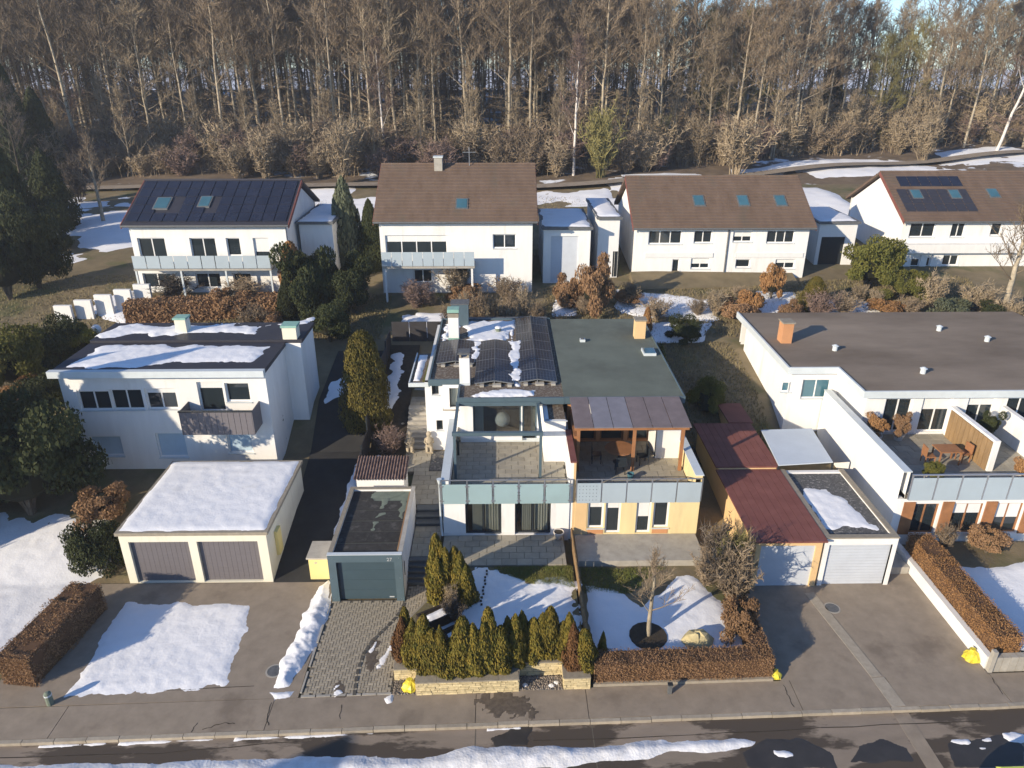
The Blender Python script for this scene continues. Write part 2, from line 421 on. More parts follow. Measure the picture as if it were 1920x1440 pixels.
def snow(poly, z, label, thick=.08, res=.1, edge=.25, rag=.15, freq=1.2, seed=1, holes=0.0, m='snow', name='snow_patch', relief=.02, parent=None):
    xs = [p[0] for p in poly]; ys = [p[1] for p in poly]
    mg = rag + .12
    X, Y = np.meshgrid(np.arange(min(xs) - mg, max(xs) + mg, res), np.arange(min(ys) - mg, max(ys) + mg, res))
    D = sdist(poly, X, Y) + rag * fbm(X * freq, Y * freq, seed, 6) * 1.15
    if holes: D = np.minimum(D, (fbm(X * .8 * freq, Y * .8 * freq, seed + 50) + holes) * 1.2)
    e = np.clip(D / edge, -1, 1)
    e2 = np.clip(D / (edge * 1.6), 0, 1)
    h = np.where(e > 0, thick * .75 * (e2 * (2 - e2)) ** 1.25 + .002, e * thick * .8 - .005) + np.clip(e, 0, 1) * relief * fbm(X * 3, Y * 3, seed + 9)
    if callable(z): zz = np.vectorize(lambda a, b: z(a, b))(X, Y)
    else: zz = z
    keep = D > -.02
    if not keep.any(): return None
    o = link(name, sheet(X, Y, zz + h, keep, name, m), parent)
    if parent is None: stuff(o, label, 'snow')
    else: stuff(o)
    return o
def hull(pxs, f): return [f(*q)[:2] for q in pxs]
# ================================================================== SETTING: ground, street, kerb, pavement
rng = random.Random(7)
SK = .031
def sy(x, off=0.0): return 18.05 + SK * x + off
rows = [(-120, -.24), (10, -.24), (18.9, -.24), (18.95, -.06)] + [(y, None) for y in (21, 23, 25.6, 27, 28.5, 30, 32, 33.5, 35, 36, 37, 38.5, 40, 42, 45, 49, 53, 58, 64, 70, 75, 80, 85, 90, 96, 104, 112, 125, 140, 165, 200, 260, 500, 700, 1500)]
cols = [-900, -300, -140] + list(range(-100, 101, 4)) + [140, 300, 900]
gm = MB()
vv = []
for y, z in rows:
    for x in cols:
        w = 1.0 if y < 20 else max(0.0, (25.6 - y) / 5.6)
        yy = y + SK * x * w if y > 15 else y
        bumpz = .25 * math.sin(x * .21 + y * .13) * math.sin(y * .17 - x * .05) if y > 58 else 0
        vv.append((x, yy, (gz(y) - .06 if z is None else z) + bumpz))
nc = len(cols)
ff = [(j * nc + i, j * nc + i + 1, (j + 1) * nc + i + 1, (j + 1) * nc + i) for j in range(len(rows) - 1) for i in range(nc - 1)]
mi = [2 if rows[f[0] // nc][0] >= 260 else 1 if rows[f[0] // nc][0] >= 85 else 0 for f in ff]
gm.v = vv; gm.f = ff; gm.m = mi
struct('ground', gm, ['ground_winter', 'forest_floor', 'snow'])

rd = MB(); rd.hexa([(-70, sy(-70, -7), -.3), (70, sy(70, -7), -.3), (70, sy(70), -.3), (-70, sy(-70), -.3)], [(-70, sy(-70, -7), -.11), (70, sy(70, -7), -.11), (70, sy(70), -.11), (-70, sy(-70), -.11)])
struct('road', rd, 'asphalt_road')
# kerb of single stones
kerb = struct('kerb', MB().hexa([(-40, sy(-40, .0), -.3), (40, sy(40, .0), -.3), (40, sy(40, .10), -.3), (-40, sy(-40, .10), -.3)], [(-40, sy(-40, .01), -.13), (40, sy(40, .01), -.13), (40, sy(40, .10), -.13), (-40, sy(-40, .10), -.13)]), 'concrete_dark')
ks = MB().box(-.515, .515, 0, .145, -.20, .0).mesh('kerb_stone', 'kerb_stone')
for k in range(-22, 26):
    x = k * 1.05 + .3
    o = link('kerb_stone', ks, kerb); o.location = (x, sy(x) + rng.uniform(-.008, .008), .012 + rng.uniform(-.006, .006)); o.rotation_euler = (rng.uniform(-.03, .03), rng.uniform(-.006, .006), math.atan(SK) + rng.uniform(-.006, .006))
pav = struct('pavement', MB().hexa([(-40, sy(-40, .15), -.3), (40, sy(40, .15), -.3), (40, sy(40, 1.5), -.3), (-40, sy(-40, 1.5), -.3)], [(-40, sy(-40, .15), -.03), (40, sy(40, .15), -.03), (40, sy(40, 1.5), -.03), (-40, sy(-40, 1.5), -.03)]), 'joint_sand')
cuts = [-40, -23, -15.2, -8.1, -1.0, 2.9, 10.35, 13.9, 17.8, 24, 40]
for a, b in zip(cuts, cuts[1:]):
    a += .012; b -= .012; s = .25
    lo = []; hi = []
    for (x, off) in ((a, .158), (b, .158), (b + s * 0, 1.49), (a + s * 0, 1.49)):
        lo.append((x, sy(x, off), -.05)); hi.append((x, sy(x, off), .008))
    MB().hexa(lo, hi).build('asphalt_panel', 'asphalt', pav)
# road panels seams: thin concrete trench strip across road, pavement and right drive
def strip(pts, w, z, m, name, h=.006):
    b = MB()
    for (p, q) in zip(pts, pts[1:]):
        d = V((q[0] - p[0], q[1] - p[1], 0)).normalized(); n = V((-d.y, d.x, 0)) * w / 2
        b.hexa([(p[0] - n.x, p[1] - n.y, z - .02), (q[0] - n.x, q[1] - n.y, z - .02), (q[0] + n.x, q[1] + n.y, z - .02), (p[0] + n.x, p[1] + n.y, z - .02)][::-1] if False else
               [(p[0] + n.x, p[1] + n.y, z - .02), (p[0] - n.x, p[1] - n.y, z - .02), (q[0] - n.x, q[1] - n.y, z - .02), (q[0] + n.x, q[1] + n.y, z - .02)],
               [(p[0] + n.x, p[1] + n.y, z + h), (p[0] - n.x, p[1] - n.y, z + h), (q[0] - n.x, q[1] - n.y, z + h), (q[0] + n.x, q[1] + n.y, z + h)])
    o = struct(name, b, m); return o
strip([(13.85, sy(13.85, -7)), (13.75, sy(13.75, -.02))], .55, -.11, 'asphalt', 'road_patch')
strip([(13.6, sy(13.6, 1.52)), (12.9, 24.6)], .42, .012, 'kerb_stone', 'drive_strip')
strip([(13.75, sy(13.75, .17)), (13.62, sy(13.62, 1.48))], .5, .009, 'kerb_stone', 'pavement_patch')
for x in (-1.0, 2.95, -20): strip([(x, sy(x, -7)), (x + .02, sy(x, -.02))], .03, -.11, 'joint_sand', 'road_joint', .003)
mat('damp_asphalt', (.105, .086, .068), .75, .3, 6, .1, 120)
mat('wet_and_shadow_asphalt', (.038, .034, .03), .5, .2, 2, .1, 120, spec=.5)  # near-black tone serves wet road and painted road shadow alike
def blob(name, px, z, m, label, rag=.12, seed=3, res=.05, freq=2):
    """flat ragged film: damp stain, melt water, painted road shadow"""
    poly = hull(px, lambda a, b: atz(a, b, z))
    xs = [p[0] for p in poly]; ys = [p[1] for p in poly]
    X, Y = np.meshgrid(np.arange(min(xs) - .2, max(xs) + .2, res), np.arange(min(ys) - .2, max(ys) + .2, res))
    D = sdist(poly, X, Y) + rag * fbm(X * freq, Y * freq, seed, 5)
    Z = z + np.clip(D, -.03, .0) * .6 + .004 + np.clip(D, -.1, .1) * .02
    o = link(name, sheet(X, Y, Z, D > -.05, name, m)); return stuff(o, label, 'puddle')
blob('melt_water_and_shadow', [(915, 1385), (1000, 1345), (990, 1400), (930, 1402)], -.11, 'wet_and_shadow_asphalt', 'dark wet patch on the road below the thuja hedge', .15, 5)
blob('melt_water_and_shadow', [(1395, 1412), (1440, 1385), (1500, 1384), (1560, 1410), (1570, 1440), (1400, 1440)], -.11, 'wet_and_shadow_asphalt', 'rounded dark patch of painted shadow and melt water on the road below the asphalt drive', .1, 8)  # this and the next two patches paint road shadow as well as wet
blob('melt_water_and_shadow', [(1595, 1428), (1612, 1400), (1655, 1386), (1700, 1402), (1715, 1430)], -.11, 'wet_and_shadow_asphalt', 'dark patch of painted shadow and melt water on the road beside the concrete strip', .1, 11)
blob('melt_water_and_shadow', [(1775, 1392), (1900, 1376), (1920, 1400), (1920, 1440), (1790, 1440)], -.11, 'wet_and_shadow_asphalt', 'wide stretch of painted shadow and wet road with small snow lumps', .12, 13)
blob('damp_stain', [(900, 1300), (985, 1305), (1000, 1330), (955, 1350), (925, 1345)], .008, 'damp_asphalt', 'blotchy damp stain on the pavement in front of the yellow stone wall', .9, 21, freq=4.5)

# snow on the street
snow([(-40, sy(-40, -2.6)), (-40, sy(-40, -.55)), (-13, sy(-13, -.78)), (-6, sy(-6, -.85)), (-3.2, sy(-3.2, -1.05)), (-1, sy(-1, -.72)), (2.5, sy(2, -.85)), (5, sy(5, -.75)), (7.6, sy(7.6, -.8)), (8.4, sy(8, -.95)), (7.5, sy(7, -1.2)), (3, sy(3, -1.45)), (-2, sy(-2, -1.7)), (-12, sy(-12, -2.2))], -.115, 'long dirty snow bank lying along the road', .15, .09, .35, .22, .9, 3, m='snow_dirty', name='snow_bank', relief=.06)
for a, b, s in ((-12.8, -9.7, 1), (-9, -4.4, 2), (-.6, .55, 3), (-15.4, -13.2, 8)):
    snow([(a, sy(a, -.12)), (b, sy(b, -.08)), (b, sy(b, .0)), (a, sy(a, .0))], -.112, 'thin strip of snow left along the foot of the kerb', .05, .04, .1, .06, 2, s, name='kerb_snow')
for q, s in (((1470, 1413), .32), ((1802, 1392), .35), ((1850, 1388), .2), ((1905, 1383), .45), ((1842, 1403), .14)):
    p = atz(*q, -.11)
    snow([(p[0] + s * math.cos(a) * rng.uniform(.8, 1.3), p[1] + s * .5 * math.sin(a)) for a in [k * math.pi / 4 for k in range(8)]], -.112, 'small melting snow lump on the wet road', .06, .04, .12, .08, 2.5, int(s * 100), name='snow_lump')

# ================================================================== MAIN DRIVE of small concrete pavers
drive = struct('driveway', MB().prism([(-7.22, 19.31), (-4.0, 19.42), (-4.02, 21.0), (-3.9, 22.4), (-3.1, 23.7), (-2.86, 25.3), (-4.12, 25.36), (-4.12, 24.4), (-7.15, 24.4)], -.2, .004), 'joint_sand')
dpoly = [(-7.22, 19.31), (-4.0, 19.42), (-4.02, 21.0), (-3.9, 22.4), (-3.1, 23.7), (-2.86, 25.3), (-4.12, 25.36), (-4.12, 24.4), (-7.15, 24.4)]
W = .11
cells = []
for r in range(int(6.2 / W) + 2):
    for c in range(int(4.5 / W) + 2):
        d = (c - r) % 4
        if d == 0: cells.append((-7.25 + (c + 1) * W, 19.3 + (r + .5) * W, 0))
        elif d == 3: cells.append((-7.25 + (c + .5) * W, 19.3 + (r + 1) * W, 1))
X = np.array([c[0] for c in cells]); Y = np.array([c[1] for c in cells])
dd = sdist(dpoly, X, Y)
cells = sorted([c for c, q in zip(cells, dd) if q > .09], key=lambda c: c[1])
hx, hy = W - .005, W / 2 - .005
pm = MB().hexa([(-hx, -hy, -.03), (hx, -hy, -.03), (hx, hy, -.03), (-hx, hy, -.03)], [(-hx + .006, -hy + .006, .022), (hx - .006, -hy + .006, .022), (hx - .006, hy - .006, .022), (-hx + .006, hy - .006, .022)]).mesh('paver', 'paver')
rest = MB()
for k, (x, y, o) in enumerate(cells):
    dz = rng.uniform(-.003, .003)
    if k < 300:
        q = link('paver', pm, drive); q.location = (x, y, dz); q.rotation_euler = (0, 0, o * math.pi / 2 + rng.uniform(-.01, .01))
    else:
        a, b = (hx, hy) if o == 0 else (hy, hx)
        rest.hexa([(x - a, y - b, -.03), (x + a, y - b, -.03), (x + a, y + b, -.03), (x - a, y + b, -.03)], [(x - a + .006, y - b + .006, .022 + dz), (x + a - .006, y - b + .006, .022 + dz), (x + a - .006, y + b - .006, .022 + dz), (x - a + .006, y + b - .006, .022 + dz)])
stuff(rest.build('paver_field', 'paver_rest', drive))
# darker row of stones curving across the drive, edging rows
def stone_row(pts, step, sx_, sy_, z, m, parent, name):
    me = MB().box(-sx_ / 2, sx_ / 2, -sy_ / 2, sy_ / 2, -.03, .014).mesh(name, m)
    for (p, q) in zip(pts, pts[1:]):
        L = math.hypot(q[0] - p[0], q[1] - p[1]); n = max(1, int(L / step))
        for k in range(n):
            t = (k + .5) / n
            o = link(name, me, parent); o.location = (p[0] + (q[0] - p[0]) * t, p[1] + (q[1] - p[1]) * t, z + rng.uniform(-.002, .002)); o.rotation_euler = (0, 0, math.atan2(q[1] - p[1], q[0] - p[0]))
curve = [atz(*q, .02)[:2] for q in ((759, 1130), (744, 1156), (726, 1175), (708, 1192), (692, 1210), (681, 1228), (672, 1253), (667, 1280), (664, 1306))]
stone_row(curve, .24, .225, .12, .024, 'paver_dark', drive, 'gutter_stone')
stone_row([(-7.22, 19.36), (-4.0, 19.46)], .5, .49, .09, .016, 'concrete', drive, 'edge_stone')
stone_row([(-7.24, 19.4), (-7.18, 24.3)], 1.0, .98, .07, .03, 'concrete', drive, 'edge_stone')
for q, s in (((700, 1215), .28), ((722, 1230), .55), ((708, 1250), .13), ((632, 1287), .12), ((634, 1298), .12), ((730, 1310), .15)):
    p = atz(*q, .03)
    snow([(p[0] + .10 * math.cos(a) + s * .25 * math.sin(a), p[1] + s * math.sin(a)) for a in [k * math.pi / 4 for k in range(8)]], .022, 'small sliver of snow on the paved drive', .025, .03, .07, .10, 4, int(s * 90) + q[0], name='snow_sliver')
blob('damp_stain', [(688, 1240), (700, 1195), (712, 1205), (700, 1262), (690, 1275)], .022, 'damp_asphalt', 'dark damp streak along the curved stones of the drive', .2, 31, freq=5)
blob('damp_stain', [(627, 1280), (640, 1275), (650, 1305), (632, 1306)], .022, 'damp_asphalt', 'damp spot round two snow crumbs on the drive', .15, 33, freq=5)
snow(hull([(596, 1095), (620, 1078), (622, 1110), (618, 1150), (600, 1190), (577, 1230), (558, 1268), (545, 1290), (506, 1290), (520, 1250), (548, 1190), (570, 1140)], lambda a, b: atz(a, b, .1)), -.03, 'long heap of shovelled snow along the paved drive', .26, .05, .32, .15, 1.8, 12, name='snow_heap', relief=.09)
snow(hull([(505, 1298), (560, 1293), (545, 1310), (515, 1313)], lambda a, b: atz(a, b, 0)), .0, 'small snow pile at the end of the shovelled heap by the pavement', .10, .05, .2, .1, 2, 14, name='snow_heap')

# ================================================================== MAIN HOUSE
HX0, HX1, HY = -2.72, 2.98, 27.95
ZP, ZT, ZR = .70, 2.80, 5.40          # patio, terrace floor, roof
house = thing('white_row_house', 'white flat roofed terraced house with glass balcony, pergola and solar panels on gravel roof', 'house', (0, 30, ZP))
b = MB()
pF0, pF1 = (HX0, HY), (HX1, HY)
doors = [(-1.72, -.09), (.52, 2.15)]
wall(b, pF0, pF1, .3, 2.62, .3, [(a - HX0, c - HX0, ZP + .02, 2.44) for a, c in doors])
wall(b, (HX0, 35.15), (HX0, HY), .3, 2.55, .3)
b.box(HX0 + .0, HX1, 33.3, 33.5, .3, 2.6)
b.build('lower_wall', 'plaster_white', house)
MB().box(HX0 + .02, HX1, HY + .02, 33.3, 2.55, 2.74).build('floor_slab', 'concrete', house)
MB().box(HX0 + .3, HX1, HY + .3, 31.5, .5, ZP + .01).build('room_floor', 'interior_floor', house)
MB().box(HX0 + .3, HX1, 31.0, 31.1, ZP + .01, 2.55).build('room_wall', 'interior_wall', house)
for a, c in doors:
    w = window(house, pF0, pF1, a - HX0, c - HX0, ZP + .02, 2.44, 1, .12, .09, 'frame_dark', 'glass_clear', False, 'sliding_door')
    MB().box((a + c) / 2 + .05, c - .05, HY + .02, HY + .1, ZP + .02, ZP + .05).build('threshold', 'aluminium', w)
    n = 90
    for s0, s1 in ((a + .3, (a + c) / 2 - .05), ((a + c) / 2 + .08, c - .1)):
        cb = MB(); vs = []
        for i in range(n + 1):
            x = s0 + (s1 - s0) * i / n; y = HY + .30 + .05 * math.sin(i * 1.15) + .02 * math.sin(i * .37)
            vs += [(x, y, ZP + .06), (x, y, 2.42)]
        cb.add(vs, [(2 * i, 2 * i + 2, 2 * i + 3, 2 * i + 1) for i in range(n)]).build('curtain', 'curtain', w, True)
for a_, c_ in ((HX0 - .012, doors[0][0]), (doors[0][1], doors[1][0]), (doors[1][1], HX1)): MB().box(a_, c_, HY - .015, HY - .001, .68, .86).build('plinth', 'plaster_offwhite', house)
# terrace floor of single slabs
def slabs(parent, x0, x1, y0, y1, z, lx, ly, name='slab', bond=True, m='slab', zf=None):
    me = MB().hexa([(-.5, -.5, -.5), (.5, -.5, -.5), (.5, .5, -.5), (-.5, .5, -.5)], [(-.492, -.49, .5), (.492, -.49, .5), (.492, .49, .5), (-.492, .49, .5)]).mesh(name, m)
    nr = max(1, round((y1 - y0) / ly)); ly = (y1 - y0) / nr
    for r in range(nr):
        x = x0 - (lx * ((r % 2) * .5) if bond else 0)
        while x < x1 - .02:
            a = max(x, x0); c = min(x + lx, x1)
            if c - a > .06:
                o = link(name, me, parent)
                yc = y0 + (r + .5) * ly
                o.location = ((a + c) / 2, yc - (parent.location.y if False else 0), (zf(yc) if zf else z) - .03 + rng.uniform(-.002, .002))
                o.scale = (c - a - .012, ly - .012, .06)
            x += lx
tf = MB().box(HX0 + .3, HX1, HY + .02, 33.3, 2.742, 2.765).build('terrace_floor', 'joint_sand', house)
slabs(tf, -2.38, 2.95, 28.28, 32.98, ZT, .62, .39)
# side parapet with pale metal coping, party wall
MB().box(HX0, HX0 + .3, HY, 33.9, 2.56, 3.62).build('parapet', 'plaster_white', house)
MB().box(HX0 - .04, HX0 + .34, HY - .04, 33.9, 3.622, 3.67).build('parapet_coping', 'coping_pale', house)
MB().box(2.985, 3.12, 28.0, 33.0, .4, 4.45).build('party_wall', 'plaster_white', house)
MB().box(2.96, 3.24, 27.95, 31.0, 4.452, 4.52).build('party_coping', 'roof_redbrown', house)
MB().box(3.122, 3.22, 27.98, 31.0, .4, 4.45).build('party_wall_neighbour_face', 'plaster_peach', house)
sv = MB(); wall(sv, (1.98, 30.95), (2.984, 30.95), 2.766, 4.98, .2); wall(sv, (1.98, 33.0), (1.98, 30.95), 2.766, 4.98, .2); sv.build('store_wall', 'plaster_white', house)
MB().box(2.0, 2.98, 30.97, 32.9, 4.86, 4.93).build('store_roof', 'gravel_brown', house)
MB().box(1.94, 3.05, 30.90, 30.98, 4.982, 5.02).box(1.94, 2.02, 30.98, 32.6, 4.982, 5.02).build('store_coping', 'coping_pale', house)
# upper storey
UY = 33.0
b = MB(); p0, p1 = (-2.15, UY), (HX1, UY)
wall(b, p0, p1, 2.766, 5.18, .25, [(-1.5 + 2.15, .92 + 2.15, 3.2, 5.0), (.98 + 2.15, 1.72 + 2.15, 2.83, 5.0)])
wall(b, (-2.15, 35.15), (-2.15, UY), 2.56, 5.18, .25)
# left wing with entrance side
LW = [(-4.08, 35.15), (-2.15, 35.15)]
lops = [(.36, .72, 4.45, 5.0), (.52, .86, 2.35, 2.95)]
wall(b, LW[0], LW[1], 1.0, 5.18, .25, lops)
wall(b, (-4.08, 44.4), (-4.08, 35.15), 1.0, 5.18, .25, [(3.0, 3.9, 2.7, 4.8)])
b.box(2.75, HX1, 33.3, 44.4, 2.6, 5.18)
wall(b, (HX1, 44.4), (-4.08, 44.4), 1.0, 5.18, .25)
b.build('upper_wall', 'plaster_white', house)
w = window(house, p0, p1, .65, 3.07, 3.2, 5.0, 0, .1, .07, 'trim_steel', 'glass_view', True, 'picture_window')
w = window(house, p0, p1, 3.13, 3.87, 2.83, 5.0, 0, .1, .08, 'trim_steel', 'glass_view', False, 'terrace_door')
window(house, LW[0], LW[1], *lops[0], 0, .14, .05, 'frame_dark', 'glass_dark', True, sillmat='coping_pale')
window(house, LW[0], LW[1], *lops[1], 0, .14, .05, 'frame_dark', 'glass_dark', True, sillmat='coping_pale')
window(house, (-4.08, 44.4), (-4.08, 35.15), 3.0, 3.9, 2.7, 4.8, 0, .12, .08, 'frame_dark', 'glass_dark', False, 'entrance_door')
bay = MB(); BY = 34.82
wall(bay, (-3.12, BY), (-2.17, BY), 3.75, 5.16, .2, [(.34, .88, 3.86, 4.98)])
bay.box(-3.12, -2.92, BY + .2, 35.15, 3.75, 5.16); bay.build('bay', 'plaster_white', house)
MB().box(-3.15, -2.16, BY - .03, 35.15, 3.69, 3.748).build('bay_base', 'stone_cap', house)
window(house, (-3.12, BY), (-2.17, BY), .34, .88, 3.86, 4.98, 0, .12, .05, 'frame_dark', 'glass_clear', False, 'bay_window')
cb = MB(); vs = []
for i in range(31):
    vs += [(-2.75 + .5 * i / 30, BY + .27 + .03 * math.sin(i * 1.3), 3.86), (-2.75 + .5 * i / 30, BY + .27 + .03 * math.sin(i * 1.3), 4.98)]
cb.add(vs, [(2 * i, 2 * i + 2, 2 * i + 3, 2 * i + 1) for i in range(30)]).build('curtain', 'curtain', house, True)
MB().box(-2.1, 2.7, 33.3, 39, 2.7, 2.83).build('living_floor', 'interior_floor', house)
MB().box(-2.1, 2.7, 38.2, 38.3, 2.83, 5.16).build('living_wall', 'interior_wall', house)
cb = MB(); vs = []
for (s0, s1) in ((-1.42, -.98), (1.42, 1.66)):
    o0 = len(vs)
    for i in range(31):
        x = s0 + (s1 - s0) * i / 30; y = 33.45 + .04 * math.sin(i * 1.2); vs += [(x, y, 2.9), (x, y, 5.0)]
cb.add(vs, [(2 * i, 2 * i + 2, 2 * i + 3, 2 * i + 1) for i in range(61) if i != 30]).build('curtain', 'curtain', house, True)
MB().box(-2.14, 1.95, UY - .02, UY - .002, 2.79, 3.0).build('terrace_plinth', 'coping_pale', house)
MB().box(-.45, 1.0 - .03, UY - .2, UY - .022, 2.98, 3.17).build('window_ledge', 'plaster_white', house)
# roof: slab, gravel, metal edges
rp = [(-4.02 + .28, 35.0), (-2.13, 35.0), (-2.13, 32.72), (HX1 + .03, 32.72), (HX1 + .03, 44.5), (-3.74, 44.5)]
rp = [(-3.76, 35.0), (-2.13, 35.0), (-2.13, 32.72), (HX1 + .03, 32.72), (HX1 + .03, 44.5), (-3.76, 44.5)]
roof = MB().prism(rp, 5.182, 5.36).build('roof', 'gravel_brown', house)
def edge_run(pts, w, z0, z1, name, m, parent, closed=False):
    q = pts + ([pts[0]] if closed else [])
    for p, r in zip(q, q[1:]):
        L, d, nr = plan(p, r)
        MB().obox(p, d, nr, -w * .0, L, -w / 2, w / 2, z0, z1).build(name, m, parent)
edge_run([(-3.76 - .05, 44.5), (-3.76 - .05, 34.95)], .1, 5.16, 5.45, 'roof_edge', 'trim_steel', roof)
edge_run([(-3.86, 34.9), (-2.18, 34.9)], .1, 5.1, 5.45, 'roof_edge', 'trim_steel', roof)
edge_run([(-2.19, 34.9), (-2.19, 32.6)], .1, 5.1, 5.453, 'roof_edge', 'trim_steel', roof)
edge_run([(-2.24, 32.62), (HX1 + .05, 32.62)], .12, 5.1, 5.45, 'roof_edge', 'trim_steel', roof)
edge_run([(-3.86, 44.55), (HX1 + .05, 44.55)], .12, 5.1, 5.46, 'roof_edge', 'trim_steel', roof)
for k in range(7):
    MB().box(-3.4 + k * .9, -3.4 + k * .9 + .86, 44.62, 44.9, 5.38, 5.44).build('edge_sheet', 'slate_lid', roof)
# entrance canopy
cn = MB().box(-4.85, -3.87, 35.15, 39.4, 4.98, 5.1).build('canopy', 'gravel_brown', house)
MB().box(-4.92, -4.85, 35.1, 39.4, 4.94, 5.16).box(-4.92, -3.87, 35.08, 35.15, 4.94, 5.16).build('canopy_edge', 'coping_pale', cn)
snow([(-4.7, 35.5), (-4.35, 35.5), (-4.25, 39.2), (-4.75, 39.2)], 5.10, '', .09, .05, .15, .06, 2, 41, name='canopy_snow', parent=cn)
stuff(MB().build('canopy_moss', 'moss_patch', cn)) if False else None
MB().prism([(-4.22, 35.4), (-3.95, 35.3), (-3.92, 37.6), (-4.15, 37.9)], 5.095, 5.115).build('canopy_moss', 'leaf_olive', cn)
# chimneys
def chimney(x, y, w, dpt, z0, z1, m, parent, name='chimney'):
    c = MB().box(x - w / 2, x + w / 2, y - dpt / 2, y + dpt / 2, z0, z1).build(name, m, parent); return c
c = chimney(-1.93, 34.55, .52, .5, 5.3, 6.85, 'plaster_white', roof)
MB().box(-2.2, -1.66, 34.29, 34.81, 5.3, 5.5).build('flashing', 'coping_pale', c)
for sx in (-.2, .2): MB().box(-1.93 + sx - .05, -1.93 + sx + .05, 34.36, 34.74, 6.852, 7.08).build('lid_foot', 'stone_cap', c)
MB().box(-2.26, -1.6, 34.2, 34.9, 7.08, 7.14).box(-2.23, -1.63, 34.24, 34.86, 7.142, 7.17).build('lid', 'slate_lid', c)
c = chimney(-2.88, 41.2, .6, .55, 5.3, 6.75, 'plaster_white', roof)
MB().box(-3.2, -2.56, 40.9, 41.5, 5.3, 5.48).build('flashing', 'copper_green', c)
MB().box(-3.2, -2.56, 40.9, 41.5, 6.752, 6.98).build('collar', 'stone_cap', c)
MB().box(-3.22, -2.54, 40.88, 41.52, 7.05, 7.25).build('lid', 'copper_green', c)
MB().box(-3.1, -2.66, 41.0, 41.4, 6.982, 7.048).build('lid_foot', 'slate_lid', c)
c = MB().box(-3.15, -2.1, 43.4, 44.3, 5.3, 6.75).build('roof_hatch', 'trim_steel', roof)
MB().box(-3.2, -2.05, 43.35, 44.35, 6.752, 6.8).build('hatch_lid', 'slate_lid', c)
c = MB().lathe(-.25, 42.2, [(.16, 5.36), (.16, 5.55), (.2, 5.56), (.14, 5.66)], 10).build('roof_vent', 'moss_patch', roof)
MB().lathe(-.25, 42.2, [(.21, 5.662), (.18, 5.72), (.05, 5.75)], 10).build('vent_snow', 'snow', c)
# roof snow
def px5(l): return hull(l, lambda a, b: atz(a, b, 5.4))
RS = [([(836, 604), (962, 600), (967, 612), (958, 622), (948, 640), (905, 641), (872, 640), (878, 630), (868, 606), (842, 628), (832, 640), (830, 634)], 0.3, 3),
      ([(882, 741), (905, 733), (955, 728), (1004, 731), (1003, 741), (950, 744), (890, 744)], .14, 5),
      ([(948, 644), (960, 650), (962, 690), (972, 722), (962, 722), (958, 700), (952, 660)], .22, 6), ([(889, 646), (902, 646), (890, 680), (884, 680)], .22, 7),
      ([(958, 602), (966, 602), (961, 640), (957, 632)], .12, 9)]
for k, (pl, rg_, sd) in enumerate(RS):
    snow(px5(pl), 5.36, 'snow patch on the gravel roof of the white house', .11, .05, .2, rg_, 2.6, sd, name='roof_snow')
for xc, hw, y0, y1, sd in ((.685, .30, 34.6, 40.25, 61), (-1.485, .26, 37.6, 40.25, 63)):
    snow([(xc - hw * .6, y0), (xc + hw * .5, y0 + .1), (xc + hw, y0 + 1.0), (xc + hw * .35, y0 + 1.9), (xc + hw * .8, (y0 + y1) / 2 + .3), (xc + hw, y1 - .4), (xc + hw, y1), (xc - hw, y1), (xc - hw * .5, y1 - .9), (xc - hw, (y0 + y1) / 2 + .4), (xc - hw * .7, (y0 + y1) / 2 - .5), (xc - hw * .3, y0 + 1.3), (xc - hw, y0 + .6)],
         (lambda xc: lambda x, y: 5.50 + .15 * max(0, abs(x - xc) - .13))(xc), 'scalloped snow lying in the valley between two solar panel rows', .045, .04, .12, .16, 3, sd, name='valley_snow')
# solar panels on low ridge mounts, concrete ballast blocks under the eaves end
UNIT = MB().box(0, 1, 0, 1, -.035, 0).mesh('cells', 'solar_cells')
FR = MB()
for q in ((-.012, 1.012, -.012, .0), (-.012, 1.012, 1.0, 1.012), (-.012, .0, 0, 1), (1.0, 1.012, 0, 1)): FR.box(q[0], q[1], q[2], q[3], -.045, .006)
FRM = FR.mesh('frame', 'panel_frame')
def panel(xa, za, xb, zb, y0, ln):
    w = math.hypot(xb - xa, zb - za); a = math.atan2(zb - za, xb - xa)
    t = link('solar_panel', UNIT, house)
    t.location = (xa, y0, za); t.rotation_euler = (0, -a, 0); t.scale = (w, ln, 1)
    o = bpy.data.objects.new('frame', FRM); C.objects.link(o); o.parent = t
arrays = [(-3.58, -2.55, -1.55, 36.95, 2, 1.68, 'short array by the left roof edge'), (-1.42, -.42, .55, 34.25, 4, 1.5, 'middle array beside the tall chimney'), (.82, 1.78, 2.78, 34.4, 7, 1.43, 'long array beside the green neighbouring roof')]
for xl, xm, xr, y0, n, ln, nm in arrays:
    for side, (xa, za, xb, zb) in (('left', (xl, 5.5, xm - .02, 5.65)), ('right', (xm + .02, 5.65, xr, 5.5))):
        for k in range(n):
            panel(xa, za, xb, zb, y0 + k * ln + .01, ln - .03)
    for bx in (xl + .25, xm - .1, xm + .12, xr - .3): MB().box(bx, bx + .22, y0 - .2, y0 + .12, 5.36, 5.47).build('ballast_block', 'concrete', house)
    for k in range(n + 1):
        m_ = MB(); yy = min(y0 + k * ln, y0 + n * ln - .05) + .02
        m_.box(xl + .02, xr - .02, yy, yy + .04, 5.36, 5.40).box(xm - .02, xm + .02, yy, yy + .04, 5.40, 5.61)
        m_.box(xl + .05, xl + .09, yy, yy + .04, 5.40, 5.46).box(xr - .09, xr - .05, yy, yy + .04, 5.40, 5.46)
        m_.build('panel_mount', 'aluminium', house)

